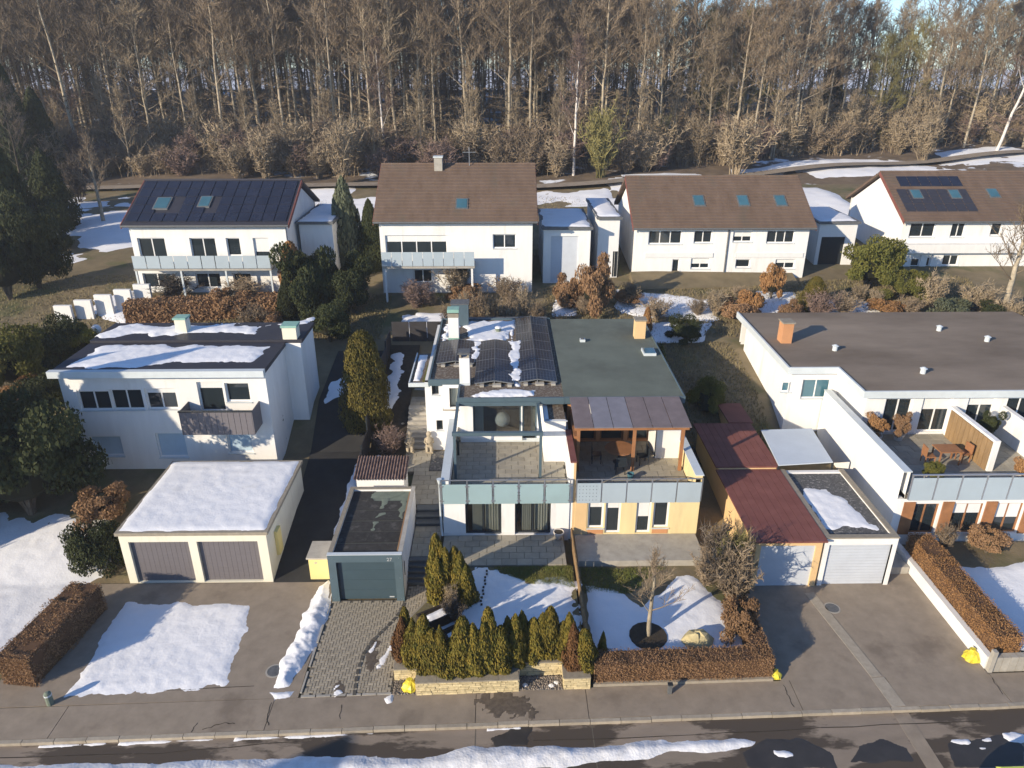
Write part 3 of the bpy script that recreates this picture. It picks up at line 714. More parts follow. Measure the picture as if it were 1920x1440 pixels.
# glass railing
rail = MB().box(HX0 - .06, 3.0, 27.84, 27.88, 3.64, 3.68).build('railing', 'aluminium', house)
step = (3.0 - HX0) / 5
for k in range(6):
    x = HX0 - .02 + k * step
    MB().box(x - .025, x + .025, 27.82, 27.9, 2.48, 3.64).build('post', 'aluminium', rail)
    for zz in (2.6, 3.35): MB().box(x - .09, x + .09, 27.785, 27.818, zz, zz + .06).build('clamp', 'aluminium', rail)
    if k < 5: MB().box(x + .05, x + step - .05, 27.80, 27.815, 2.47, 3.48).build('glass_panel', 'glass_frosted', rail)
MB().box(HX0, HX1, HY - .05, HY - .002, 2.5, 2.76).build('balcony_fascia', 'coping_pale', house)
# downpipe on the corner
MB().tube([(HX0 - .1, HY - .06, 3.7), (HX0 - .1, HY - .06, 1.1), (HX0 - .06, HY - .1, .75)], .05, 8).build('downpipe', 'coping_pale', house, True)
MB().lathe(HX0 - .1, HY - .06, [(.06, 3.5), (.11, 3.7), (.12, 3.72)], 10).build('downpipe_hopper', 'coping_pale', house)
# planter strip behind the railing
pl = thing('planter_box', 'long low planter with soil, old snow and withered plants behind the glass railing', 'planter', (0, 28.1, ZT))
MB().box(-2.4, 2.95, 27.98, 28.02, 2.766, 2.95).box(-2.4, 2.95, 28.24, 28.27, 2.766, 2.95).build('side_board', 'timber_dark', pl)
MB().box(-2.4, 2.95, 28.02, 28.24, 2.766, 2.9).build('earth', 'soil', pl)
for a, c_, s in ((-1.4, -.7, 3), (-.1, .9, 4), (-2.3, -1.9, 8), (1.0, 1.6, 9)):
    snow([(a, 28.0), (c_, 28.0), (c_, 28.3), (a, 28.3)], 2.9, 'old snow lying on the planter behind the glass railing', .08, .04, .1, .08, 3, s, name='planter_snow')

# pergola frame on the terrace
pg = thing('pergola', 'blue grey metal pergola frame standing on the roof terrace', 'pergola', (0, 30, ZT))
PX0, PX1, PY0, PY1, PZ = -2.2, 1.72, 29.45, 32.6, 5.05
for x, y in ((PX0, PY0), (PX1, PY0)): MB().box(x - .06, x + .06, y - .06, y + .06, ZT - .01, PZ - .001).build('post', 'trim_steel', pg)
MB().box(PX0 - .06, PX0 + .06, PY1 - 1.0, PY1 - .9, ZT, 3.9).build('post', 'frame_dark', pg)
for y in (PY0,): MB().box(PX0 - .1, PX1 + .1, y - .08, y + .08, PZ, PZ + .17).build('front_beam', 'trim_steel', pg)
MB().box(PX0 - .1, PX1 + .1, PY1 - .1, PY1 + .0, PZ + .0, PZ + .2).build('rear_beam', 'trim_steel', pg)
for x in (PX0, PX1): MB().box(x - .07, x + .07, PY0 + .081, PY1 - .101, PZ + .01, PZ + .16).build('side_beam', 'trim_steel', pg)

# patio
patio = struct('patio', MB().box(-2.72, 2.75, 25.72, HY - .003, -.1, .645), 'joint_sand')
slabs(patio, -2.72, 2.72, 25.75, HY - .02, ZP, .66, .42)
# ================================================================== STAIRS AND PATH beside the house
st = struct('garden_stairs', MB().box(-4.1, -2.86, 26.3, 28.7, -.1, .62).box(-4.6, -2.75, 29.8, 35.3, -.1, .9), 'joint_sand')
def steps(x0, x1, y0, y1, z0, z1, n, m):
    for k in range(n):
        ya = y0 + (y1 - y0) * k / n; zt_ = z0 + (z1 - z0) * (k + 1) / n
        MB().box(x0, x1, ya, y1 + .05, z0 - .3 if k == 0 else z0 + (z1 - z0) * k / n - .05, zt_ - .055).box(x0 - .01, x1 + .01, ya - .03, ya + (y1 - y0) / n + (.05 if k == n - 1 else .0), zt_ - .05, zt_).build('step', m, st)
steps(-4.12, -2.86, 25.35, 26.35, 0, .7, 5, 'concrete_dark')
slabs(st, -4.1, -2.86, 26.42, 28.68, .70, .5, .42)
steps(-4.1, -2.80, 28.7, 29.75, .7, 1.15, 3, 'concrete_dark')
pz = lambda y: 1.15 + max(0, y - 30) * .0
slabs(st, -4.6, -2.80, 29.85, 32.9, 1.15, .6, .41)
slabs(st, -5.25, -3.85, 32.9, 35.2, 1.15, .6, .41)
MB().box(-5.27, -3.83, 32.88, 35.25, .6, 1.10).build('path_base', 'joint_sand', st)
steps(-5.3, -4.1, 35.2, 37.7, 1.15, 2.6, 9, 'concrete')
MB().box(-5.3, -4.09, 37.7, 39.6, 1.5, 2.54).build('landing_base', 'joint_sand', st)
slabs(st, -5.3, -4.09, 37.78, 39.55, 2.60, .6, .44)
steps(-5.2, -4.09, 39.6, 40.9, 2.6, 3.2, 4, 'concrete')
MB().box(-5.2, -4.09, 40.9, 45, 2.4, 3.19).build('landing_base', 'concrete', st)
# gravel beds beside the path
struct('gravel_bed', MB().prism([(-3.84, 33.0), (-2.73, 33.0), (-2.73, 35.14), (-3.84, 35.14)], .6, 1.13), 'gravel_grey')
b = MB(); ys_ = [32.0, 33.5, 35, 36, 37, 38.5, 40, 42, 44.6]
for y0, y1 in zip(ys_, ys_[1:]): b.quad((-7.2, y0, gz(y0) + .06), (-5.32, y0, gz(y0) + .06), (-5.32, y1, gz(y1) + .06), (-7.2, y1, gz(y1) + .06))
struct('planting_bed', b, 'soil')
def bedz(x, y): return gz(y) + .06
for k, (pl_, s) in enumerate((([(-6.9, 37.7), (-6.2, 37.7), (-6.1, 41), (-6.4, 43.8), (-6.9, 43.5)], 3), ([(-6.9, 33.3), (-6.2, 33.3), (-6.3, 34.3), (-6.8, 34.4)], 5))):
    snow(pl_, bedz, 'patch of snow on the dark bed between fence and garden stairs', .07, .07, .2, .35, 1.5, s)
rg = random.Random(5)
def rock(x, y, z, s, m, name, label, cat, group=None, sq=.7, seed=0):
    r = random.Random(seed); vs = []; fs = []
    n = 8; prof = [(.55, -.3), (1, 0), (.95, .35), (.6, .68), (.2, .8)]
    for i, (q, h) in enumerate(prof):
        for k in range(n):
            a = 2 * math.pi * k / n; w = q * r.uniform(.8, 1.15)
            vs.append((x + s * w * math.cos(a), y + s * w * math.sin(a) * .85, z + s * sq * h * r.uniform(.85, 1.1)))
    for i in range(len(prof) - 1):
        for k in range(n): fs.append((i * n + k, i * n + (k + 1) % n, (i + 1) * n + (k + 1) % n, (i + 1) * n + k))
    fs.append(tuple(range((len(prof) - 1) * n, len(prof) * n)))
    return tag(MB().add(vs, fs).build(name, m, None), label, cat, group)
for k, (x, y, s) in enumerate(((-5.75, 35.9, .22), (-6.2, 35.1, .16), (-5.6, 36.8, .12), (-3.3, 34.4, .16), (-3.6, 33.9, .1), (-5.9, 34.5, .1))):
    rock(x, y, bedz(x, y) - .05, s, 'statue_stone', 'garden_stone', 'loose pale stone lying in the gravel bed by the garden path', 'stone', 'stones in the gravel bed', seed=k)

# two stone figures at the foot of the upper stairs
def statue(x, y, z, label, seed):
    t = thing('stone_figure', label, 'statue', (x, y, z))
    MB().box(x - .2, x + .2, y - .18, y + .18, z - .02, z + .12).build('base', 'statue_stone', t)
    prof = [(.15, .12), (.19, .25), (.2, .4), (.16, .55), (.2, .72), (.19, .84), (.09, .92), (.085, .95), (.13, 1.02), (.14, 1.1), (.1, 1.2), (.03, 1.25)]
    b = MB(); b.lathe(x, y, [(r, z + h) for r, h in prof], 14)
    b.v = [(px_, y + (py_ - y) * .78 - (.03 if .2 < pz_ - z < .6 else 0), pz_) for px_, py_, pz_ in b.v]
    b.build('body', 'statue_stone', t, True)
    for s in (-1, 1):
        MB().tube([(x + s * .19, y, z + .82), (x + s * .24, y - .05, z + .62), (x + s * .08, y - .19, z + .55)], [.06, .055, .045], 8).build('arm', 'statue_stone', t, True)
        MB().tube([(x + s * .09, y - .05, z + .42), (x + s * .12, y - .2, z + .34), (x + s * .11, y - .19, z + .12)], [.09, .08, .07], 8).build('knee', 'statue_stone', t, True)
statue(-5.02, 34.95, 1.15, 'weathered stone figure beside the reddish shrub at the foot of the stairs', 1)
statue(-3.98, 34.95, 1.15, 'weathered stone figure beside the house wall at the foot of the stairs', 2)

# ================================================================== SINGLE GARAGE of the main house
gar = thing('single_garage', 'white single garage with dark grey sectional door and black felt roof', 'garage', (-5.6, 27, 0))
GX0, GX1, GY0, GY1, GZ = -7.1, -4.14, 24.45, 29.5, 2.30
b = MB(); wall(b, (GX1, GY0), (GX1, GY1), -.1, GZ, .14); wall(b, (GX0, GY1), (GX0, GY0), -.1, GZ, .14); wall(b, (GX1 - .14, GY1), (GX0 + .14, GY1), -.1, GZ, .14)
b.build('wall', 'plaster_white', gar)
MB().box(GX0 + .14, GX1 - .14, GY0 + .02, GY1 - .14, 2.08, 2.18).build('roof_deck', 'moss_patch', gar)
nst = 6
ly = (GY1 - .14 - GY0 - .1) / nst
for k in range(nst):
    y0 = GY0 + .1 + k * ly
    if k < nst - 1:
        MB().box(GX0 + .15, GX1 - .16, y0 + .02, y0 + ly - .015, 2.182, 2.196 + .003 * (k % 2)).build('felt_strip', 'bitumen', gar)
    else:
        MB().prism([(GX0 + .15, y0 + .012), (GX0 + 1.2, y0 + .012), (GX0 + 1.05, y0 + .3), (GX0 + 1.35, y0 + .5), (GX0 + 1.15, y0 + ly), (GX0 + .15, y0 + ly)], 2.182, 2.198).build('felt_strip', 'bitumen', gar)
for pl_ in ([(-6.1, 28.75), (-5.0, 28.85), (-4.6, 29.2), (-4.7, 29.34), (-6.0, 29.3)], [(-5.55, 27.9), (-5.3, 27.95), (-5.28, 28.7), (-5.5, 28.7)], [(-5.62, 27.2), (-5.2, 27.45), (-5.25, 27.6), (-5.55, 27.55)], [(-4.65, 27.3), (-4.42, 27.0), (-4.36, 28.8), (-4.6, 28.6)], [(-5.65, 26.3), (-5.55, 26.3), (-5.5, 26.8), (-5.6, 26.8)]):
    c_ = (sum(p[0] for p in pl_) / len(pl_), sum(p[1] for p in pl_) / len(pl_))
    X, Y = np.meshgrid(np.arange(GX0 + .2, GX1 - .2, .035), np.arange(25.5, 29.33, .035)); D = sdist(pl_, X, Y) + .16 * fbm(X * 3.2, Y * 3.2, 7)
    stuff(link('bare_patch', sheet(X, Y, 2.198 + np.clip(D, -.05, .05) * .12, D > -.03, 'bare_patch', 'moss_patch'), gar))
MB().box(GX0 - .03, GX0 + .16, GY0, GY1 + .03, GZ + .002, GZ + .04).box(GX0 + .16, GX1 - .14, GY1 - .16, GY1 + .03, GZ + .002, GZ + .04).build('parapet_coping', 'stone_cap', gar)
MB().box(GX1 - .15, GX1 + .03, GY0, GY1 + .03, GZ + .002, GZ + .035).build('parapet_coping', 'concrete', gar)
MB().tube([(GX1 - .2, GY0 + .3, 2.22), (GX1 - .19, GY1 - .3, 2.22)], .035, 6).build('moss_edge', 'leaf_brown', gar)
fr = MB().box(GX0 - .02, GX0 + .30, GY0 - .12, GY0, -.02, 2.36).box(GX1 - .30, GX1 + .02, GY0 - .12, GY0, -.02, 2.36).box(GX0 + .30, GX1 - .30, GY0 - .12, GY0, 2.0, 2.36).build('door_frame', 'trim_steel', gar)
MB().box(GX0 - .03, GX1 + .03, GY0 - .14, GY0 + .04, 2.362, 2.385).build('front_coping', 'coping_pale', fr)
for x in (GX0 + .06, GX1 - .1):
    for z in (.15, 1.2, 2.2): MB().lathe(0, 0, [(.018, 0), (.018, .012)], 6).build('bolt', 'aluminium', fr).location = (x, GY0 - .125, z)
dr = MB().box(GX0 + .3, GX1 - .3, GY0 + .06, GY0 + .1, 0, 2.0).build('garage_door', 'frame_dark', gar)
for k in range(4):
    MB().box(GX0 + .30, GX1 - .30, GY0 + .03, GY0 + .058, .02 + k * .495, .02 + k * .495 + .487).build('door_panel', 'door_anthracite', dr)
MB().box(GX1 - .62, GX1 - .42, GY0 + .015, GY0 + .028, .10, .15).build('door_badge', 'number_grey', dr)
def text(s, loc, size, m, name, parent=None, rot=(R(90), 0, 0), align='CENTER'):
    cu = bpy.data.curves.new(name, 'FONT'); cu.body = s; cu.size = size; cu.extrude = .006; cu.align_x = align
    o = bpy.data.objects.new(name, cu); me = bpy.data.meshes.new_from_object(o); bpy.data.objects.remove(o); bpy.data.curves.remove(cu)
    me.materials.append(MATS[m]); q = link(name, me, parent); q.location = loc; q.rotation_euler = rot; return q
text('27', (GX1 - .48, GY0 - .128, 2.06), .22, 'number_grey', 'house_number', fr)
MB().box(GX1 + .002, GX1 + .03, 24.9, 24.93, .9, 1.6).build('handrail', 'frame_dark', gar)
# yellow box with number beside it, low bin house
yb = thing('bin_house', 'pale yellow bin enclosure with flat concrete lid beside the dark garage door', 'bin enclosure', (-7.8, 25.8, 0))
MB().box(-8.35, -7.16, 25.75, 26.6, -.05, 1.12).build('body', 'yellow_box', yb)
MB().box(-8.42, -7.13, 25.68, 26.9, 1.122, 1.2).build('lid', 'concrete', yb)
text('25', (-8.05, 25.742, .86), .14, 'number_grey', 'house_number', yb)
# corrugated shed
sh = thing('garden_shed', 'low white shed with brown corrugated sheet roof behind the garage', 'shed', (-5.8, 30.8, .8))
MB().box(-7.0, -4.75, 30.25, 31.6, .3, 2.28).build('wall', 'plaster_white', sh)
vs = []; fs = []; N = 150
for i in range(N + 1):
    x = -7.12 + 2.5 * i / N; h = .04 * math.sin(i / N * 2 * math.pi * 18)
    vs += [(x, 30.12, 2.37 + h), (x, 31.75, 2.72 + h)]
mb_ = MB().add(vs, [(2 * i, 2 * i + 2, 2 * i + 3, 2 * i + 1) for i in range(N)])
mb_.add([(x, y, z - .02) for x, y, z in vs], [(2 * i + 1, 2 * i + 3, 2 * i + 2, 2 * i) for i in range(N)])
mb_.build('corrugated_roof', 'corrugated_brown', sh, True)
MB().hexa([(-7.0, 30.25, 2.28), (-4.75, 30.25, 2.28), (-4.75, 31.6, 2.28), (-7.0, 31.6, 2.28)], [(-7.0, 30.25, 2.34), (-4.75, 30.25, 2.34), (-4.75, 31.6, 2.63), (-7.0, 31.6, 2.63)]).build('gable_fill', 'plaster_white', sh)
snow([(-4.68, 29.95), (-4.4, 29.95), (-4.4, 30.2), (-4.68, 30.2)], 1.15, 'little snow lump at the corner of the corrugated shed', .12, .04, .12, .06, 3, 3, name='snow_lump')
# dark panel fence
fe = thing('panel_fence', 'dark grey panel fence along the garden stairs', 'fence', (-7.3, 36, 1.5))
fpts = [(-7.25, 31.6), (-7.3, 33.4), (-7.3, 35.2), (-7.28, 37.0), (-7.25, 38.8), (-7.22, 40.6), (-7.2, 42.4), (-7.2, 44.6)]
for p, q in zip(fpts, fpts[1:]):
    L, d, nr = plan(p, q); z = max(gz(p[1]), gz(q[1]))
    MB().obox(p, d, nr, .06, L - .06, -.02, .02, z - .6, z + 1.15).build('fence_panel', 'dark_panel', fe)
    MB().obox(p, d, nr, -.04, .04, -.045, .045, gz(p[1]) - .4, z + 1.2).build('fence_post', 'frame_dark', fe)
fe = thing('privacy_screen', 'dark screen of tall grey panels at the back corner of the garden', 'fence', (-5.5, 45.3, 3.6))
for k in range(3):
    MB().box(-7.2 + k * 1.15, -7.2 + k * 1.15 + 1.12, 45.28, 45.32, 3.2, 5.0).build('screen_panel', 'dark_panel', fe)

# ================================================================== FRONT GARDEN: raised lawn, stone wall, snow, bed
LZ = .66
struct('front_lawn', MB().prism([(-3.7, 20.45), (2.98, 20.5), (2.98, 25.72), (-2.72, 25.72), (-2.86, 25.2), (-2.98, 23.75), (-3.85, 22.3)], -.1, LZ - .03), 'ground_winter')
snow([(-2.6, 20.4), (2.85, 20.5), (2.9, 24.6), (2.2, 24.95), (1.2, 24.75), (.55, 25.3), (-.2, 25.6), (-1.3, 25.66), (-2.3, 25.3), (-2.6, 23.2)], LZ - .035, 'snow cover on the front lawn behind the thuja hedge', .09, .05, .5, .5, 2.0, 4, name='lawn_snow', relief=.025)
mat('footprint', (.07, .09, .03), .95, .2, 3)
b = MB()
for k in range(11):
    x = -.72 + .03 * math.sin(k * 2) - k * .02; y = 25.35 - k * .21
    b.box(x - .04, x + .04, y - .05, y + .05, LZ + .04, LZ + .075)
stuff(b.build('paw_prints', 'soil'), 'line of dark footprints crossing the snowy front lawn', 'tracks')
# grass in the thawed corner
gr = np.random.default_rng(3)
def grass(poly, z, n, label, h=.11, seed=1, m='grass_blade', w=.012, zf=None):
    g = np.random.default_rng(seed); xs = [p[0] for p in poly]; ys = [p[1] for p in poly]
    X = g.uniform(min(xs), max(xs), n); Y = g.uniform(min(ys), max(ys), n); k = sdist(poly, X, Y) + .3 * fbm(X, Y, seed) > 0; X = X[k]; Y = Y[k]
    z = np.full(len(X), z) if zf is None else np.array([zf(q) for q in Y])
    A = g.uniform(0, 6.28, len(X)); Hh = g.uniform(.5, 1.2, len(X)) * h; lx = g.normal(0, .04, len(X)); lyy = g.normal(0, .04, len(X))
    vs = np.stack([np.stack([X - w * np.cos(A), Y - w * np.sin(A), z], 1), np.stack([X + w * np.cos(A), Y + w * np.sin(A), z], 1), np.stack([X + lx, Y + lyy, z + Hh], 1)], 1).reshape(-1, 3)
    me = bpy.data.meshes.new('grass'); me.from_pydata(vs.tolist(), [], np.arange(len(vs)).reshape(-1, 3).tolist()); me.materials.append(MATS[m]); me.update()
    return stuff(link('grass', me), label, 'grass')
grass([(.2, 25.1), (1.2, 24.5), (2.2, 24.6), (2.9, 24.3), (2.95, 25.7), (-.4, 25.7)], LZ - .03, 9000, 'green winter grass in the thawed strip along the patio', .10, 2)
# yellow stone retaining wall, brick by brick
rw = thing('stone_wall', 'low yellow sandstone retaining wall with flat caps along the pavement', 'wall', (-.4, 19.5, 0))
bm_ = {}
def stone_run(p, q, z0, z1, parent, th=.22, capw=.34):
    L, d, nr = plan(p, q); z = z0; r = random.Random(int(p[0] * 100) + 5); ang = math.atan2(d[1], d[0])
    MB().obox(p, d, nr, .01, L - .01, .03, th, z0 - .1, z1 - .005).build('wall_core', 'stone_cap', parent)
    hgt = (z1 - z0) / max(1, round((z1 - z0) / .095)); row = 0
    while z < z1 - .03:
        u = -r.uniform(0, .25)
        while u < L:
            w = r.choice((.22, .3, .36, .45, .16)); a = max(u, 0); e = min(u + w, L)
            if e - a > .05:
                key = 'u'
                if key not in bm_: bm_[key] = MB().hexa([(-.5, -.5, -.5), (.5, -.5, -.5), (.5, .5, -.5), (-.5, .5, -.5)], [(-.5, -.5, .5), (.5, -.5, .5), (.5, .5, .5), (-.5, .5, .5)]).mesh('wall_stone', 'yellow_stone')
                o = link('wall_stone', bm_[key], parent); pr = r.uniform(-.012, .018)
                uc = (a + e) / 2; o.location = (p[0] + d[0] * uc + nr[0] * (pr - .05), p[1] + d[1] * uc + nr[1] * (pr - .05), z + hgt / 2)
                o.scale = (e - a - .016, .12, hgt - .016); o.rotation_euler = (0, 0, ang)
            u += w
        z += hgt; row += 1
    n = max(1, round(L / .8))
    for k in range(n):
        MB().obox(p, d, nr, L * k / n + .004, L * (k + 1) / n - .004, -.03, capw, z1, z1 + .05).build('cap_stone', 'stone_cap', parent)
w0 = 19.40
stone_run((-3.98, 20.05), (-3.12, 20.08), 0, .52, rw)
stone_run((-3.12, w0 - .02), (.52, w0 + .1), 0, .557, rw)
stone_run((.52, w0 + .1), (.52, 20.15), 0, .543, rw)
stone_run((-3.12, 20.06), (-3.12, w0 - .0), 0, .54, rw)
stone_run((.5, 20.22), (2.12, 20.26), 0, .6, rw)
stone_run((2.12, w0 + .16), (3.08, w0 + .19), 0, .52, rw)
stone_run((2.12, 20.24), (2.12, w0 + .17), 0, .51, rw)
stone_run((-3.98, 22.2), (-3.98, 20.06), 0, .5, rw)
stone_run((-3.98, 22.2), (-3.1, 23.75), 0, .55, rw) if False else stone_run((-3.1, 23.72), (-3.95, 22.25), 0, .55, rw)
stone_run((-2.93, 25.2), (-3.08, 23.75), 0, .62, rw)
struct('soil_bed', MB().box(-2.9, .3, 19.62, 20.44, 0, .57).box(2.34, 3.05, 19.8, 20.48, 0, .55).prism([(-3.75, 20.3), (-2.91, 20.3), (-2.91, 20.9), (-3.75, 21.6)], 0, .56), 'soil')
def pebbles(poly, z, n, label, seed):
    r = random.Random(seed); b = MB(); xs = [p[0] for p in poly]; ys = [p[1] for p in poly]
    for k in range(n):
        x, y = r.uniform(min(xs), max(xs)), r.uniform(min(ys), max(ys)); s = r.uniform(.02, .045)
        b.add([(x - s, y - s * .6, z), (x + s * .4, y - s, z), (x + s, y + s * .5, z), (x - s * .3, y + s, z), (x, y, z + s * r.uniform(.7, 1.4))], [(0, 1, 4), (1, 2, 4), (2, 3, 4), (3, 0, 4)])
    return stuff(b.build('gravel', 'pebble'), label, 'gravel')
for (x0, x1, y0, y1, sd, lb) in ((-3.96, -3.14, 19.4, 20.04, 1, 'gravel in the wall niche under the yellow bag'), (.55, 2.1, 19.55, 20.2, 2, 'gravel in the wall niche with three white stones')):
    struct('niche_floor', MB().box(x0, x1, y0, y1, -.1, .03), 'gravel_grey')
    pebbles([(x0, y0), (x1, y0), (x1, y1), (x0, y1)], .03, 420, lb, sd)
for k, (x, y) in enumerate(((.75, 19.75), (1.7, 19.72), (1.88, 19.85))):
    rock(x, y, .02, .12, 'frame_white', 'white_stone', 'white stone lying in the gravel niche of the yellow wall', 'stone', 'white stones in the niche', seed=k + 20)
def bag(x, y, z, s, label, seed=1):
    r = random.Random(seed); prof = [(.8, 0), (1.05, .2), (1.0, .6), (.7, 1.0), (.28, 1.25), (.22, 1.35), (.4, 1.5)]; n = 14; vs = []; fs = []
    for i, (q, h) in enumerate(prof):
        for k in range(n):
            a = 2 * math.pi * k / n; w = q * (1 + .16 * math.sin(a * 5 + i) + r.uniform(-.08, .08)); vs.append((x + s * w * math.cos(a), y + s * w * .75 * math.sin(a) + s * h * .25, z + s * h))
    for i in range(len(prof) - 1):
        for k in range(n): fs.append((i * n + k, i * n + (k + 1) % n, (i + 1) * n + (k + 1) % n, (i + 1) * n + k))
    fs.append(tuple(range(n - 1, -1, -1))); fs.append(tuple(range((len(prof) - 1) * n, len(prof) * n)))
    t = thing('refuse_bag', label, 'bag', (x, y, z))
    nb = (len(prof) - 3) * n
    MB().add(vs, fs[:nb] + [fs[-2]]).build('sack', 'yellow_bag', t)
    MB().add(vs, fs[nb:-2] + [fs[-1]]).build('tied_end', 'yellow_bag', t)
bag(-3.38, 19.62, .02, .27, 'yellow plastic refuse bag in the gravel niche of the stone wall', 2)
bag(17.55, 20.75, .01, .30, 'yellow plastic refuse bag at the foot of the beech hedge wall', 3)
bag(9.9, 20.0, .01, .2, 'small yellow refuse bag at the end of the clipped brown hedge', 4)
# dark timber raised beds with snow, white stone sign, bare bush between
for k, (c_, sz, an, lb) in enumerate((((-2.62, 22.35), (1.35, .75), .55, 'dark timber raised bed under a thick snow cover'), ((-1.75, 21.55), (1.15, .85), .6, 'lower dark timber bed with snow in the lawn corner'), ((-2.0, 23.0), (.7, .5), .3, 'small dark timber bed with a snow heap beside the tall thujas'))):
    t = thing('raised_bed', lb, 'planter', (*c_, LZ - .05)); ca, sa = math.cos(an), math.sin(an); d = (ca, sa); nr = (sa, -ca)
    hgt = (.42, .22, .35)[k]; L, Wd = sz; p = (c_[0] - ca * L / 2 + sa * Wd / 2, c_[1] - sa * L / 2 - ca * Wd / 2)
    for (u0, u1, q0, q1) in ((0, L, 0, .09), (0, L, Wd - .09, Wd), (0, .09, .09, Wd - .09), (L - .09, L, .09, Wd - .09)):
        MB().obox(p, d, nr, u0, u1, q0, q1, LZ - .1, LZ + hgt).build('side_board', 'timber_dark', t)
    MB().obox(p, d, nr, .09, L - .09, .09, Wd - .09, LZ - .1, LZ + hgt - .1).build('earth', 'soil', t)
    pp = [(p[0] + ca * u + sa * -w * -1 * -1 if False else p[0] + d[0] * u - nr[0] * w, p[1] + d[1] * u - nr[1] * w) for u, w in ((.13, .13), (L - .13, .13), (L - .2, Wd - .13), (.2, Wd - .15))]
    snow(pp, LZ + hgt - .1, 'snow heaped in a dark timber raised bed', .16, .05, .2, .06, 2, k + 60, name='bed_snow')
t = thing('number_stone', 'pale stone slab with a number beside the steps', 'sign', (-2.6, 23.2, .6))
MB().box(-2.82, -2.38, 23.15, 23.22, .55, 1.0).build('slab', 'statue_stone', t)
text('1', (-2.6, 23.147, .68), .2, 'frame_dark', 'house_number', t)
# flower pot on the patio
t = thing('flower_pot', 'round pale clay pot with earth standing on the patio by the party wall', 'pot', (2.5, 27.6, ZP))
MB().lathe(2.5, 27.6, [(.13, ZP), (.2, ZP + .25), (.25, ZP + .36), (.25, ZP + .40), (.21, ZP + .40), (.2, ZP + .36)], 16).build('bowl', 'pot_clay', t, True)
MB().lathe(2.5, 27.6, [(.2, ZP + .3), (.2, ZP + .37)], 16).build('earth', 'soil', t)
# pendant lamp seen through the picture window
LZZ = aty(942, 786, 34.0)[2]
t = thing('pendant_lamp', 'large pale round globe lamp hanging behind the picture window', 'lamp', (-.02, 34.0, LZZ))
b = MB(); b.lathe(-.02, 34.0, [(.40 * math.sin(a) + .001, LZZ - .40 * math.cos(a)) for a in [math.pi * i / 12 for i in range(13)]], 20); b.build('globe', 'lamp_paper', t, True)
MB().tube([(-.02, 34.0, LZZ + .38), (-.02, 34.0, 5.18)], .01, 6).build('cord', 'frame_dark', t)
# wooden boundary fence towards the right garden
fe = thing('boundary_fence', 'low brown wooden board fence between the two front gardens', 'fence', (3.1, 24, .6))
for k in range(26):
    y = 20.6 + k * .28
    MB().box(3.06, 3.1, y, y + .24, .3, 1.12 + .02 * (k % 3)).build('board', 'wood_fence', fe)
MB().box(3.101, 3.15, 20.6, 27.9, .98, 1.06).build('rail', 'wood_fence', fe)
# ================================================================== VEGETATION generators (shared meshes, placed as single things)
def quads_mesh(P, N, U, w, h, name, mats, extra=None):
    """P centres, N normals, U long axis; w,h half sizes (arrays)"""
    S = np.cross(N, U); S /= (np.linalg.norm(S, axis=1, keepdims=True) + 1e-9)
    a = S * w[:, None]; b = U * h[:, None]
    VV = np.stack([P - a - b, P + a - b * .6, P + a * .35 + b, P - a * .8 + b * .7], 1).reshape(-1, 3)
    F = np.arange(len(VV)).reshape(-1, 4)
    verts = VV.tolist(); faces = F.tolist(); mi = [0] * len(faces)
    if extra:
        o = len(verts); verts += [tuple(q) for q in extra.v]; faces += [tuple(i + o for i in f) for f in extra.f]; mi += [1] * len(extra.f)
    me = bpy.data.meshes.new(name); me.from_pydata(verts, [], faces)
    for q in mats: me.materials.append(MATS[q])
    me.polygons.foreach_set('material_index', mi); me.update(); return me
def unit(v): return v / (np.linalg.norm(v, axis=1, keepdims=True) + 1e-9)
PROTO = {}
def thuja_proto(key, seed, m, n=5200, power=.7, leaf=.028):
    g = np.random.default_rng(seed)
    t = g.uniform(0, 1, n) ** 1.15; a = g.uniform(0, 2 * np.pi, n)
    prof = (1 - t) ** power * (.72 + .28 * np.minimum(1, t / .22))
    lump = 1 + .20 * np.sin(a * 3 + t * 9 + seed) * (1 - t) + .16 * fbm(a * 1.8 + 20, t * 8, seed)
    r = prof * lump * g.uniform(.72, 1.08, n)
    P = np.stack([r * np.cos(a), r * np.sin(a), t + g.normal(0, .012, n)], 1)
    N = unit(np.stack([np.cos(a), np.sin(a), np.full(n, .2)], 1) + g.normal(0, .55, (n, 3)))
    U = unit(np.stack([np.cos(a) * .35, np.sin(a) * .35, np.ones(n)], 1) + g.normal(0, .3, (n, 3)))
    # anisotropic scaling is applied on the object (x,y by radius, z by height)
    core = MB().lathe(0, 0, [(.62 * (1 - q) ** power * (.72 + .28 * min(1, q / .22)) + .01, q) for q in (0, .1, .25, .45, .65, .82, .93)], 9)
    me = quads_mesh(P, N, U, np.full(n, leaf * 2.2) * g.uniform(.6, 1.3, n), np.full(n, leaf) * g.uniform(.6, 1.3, n), 'foliage', [m, 'core_dark'], core)
    tr = MB().lathe(0, 0, [(.10, -.06), (.08, .12)], 7).mesh('trunk', 'bark_dark')
    PROTO[key] = [('foliage', me), ('trunk', tr)]
for k in range(7): thuja_proto('thuja%d' % k, 10 + k, 'thuja_green', power=(.58, .45, .7, .5, .75, .4, .62)[k])
thuja_proto('thuja_b', 30, 'thuja_brown')
thuja_proto('column', 33, 'thuja_dark', 16000, .38, .011)
thuja_proto('column_o', 35, 'leaf_orange', 4000, .4, .025)
thuja_proto('column_bg', 36, 'leaf_bluegreen', 5000, .6, .025)
thuja_proto('column_d', 37, 'leaf_dark', 14000, .6, .013)
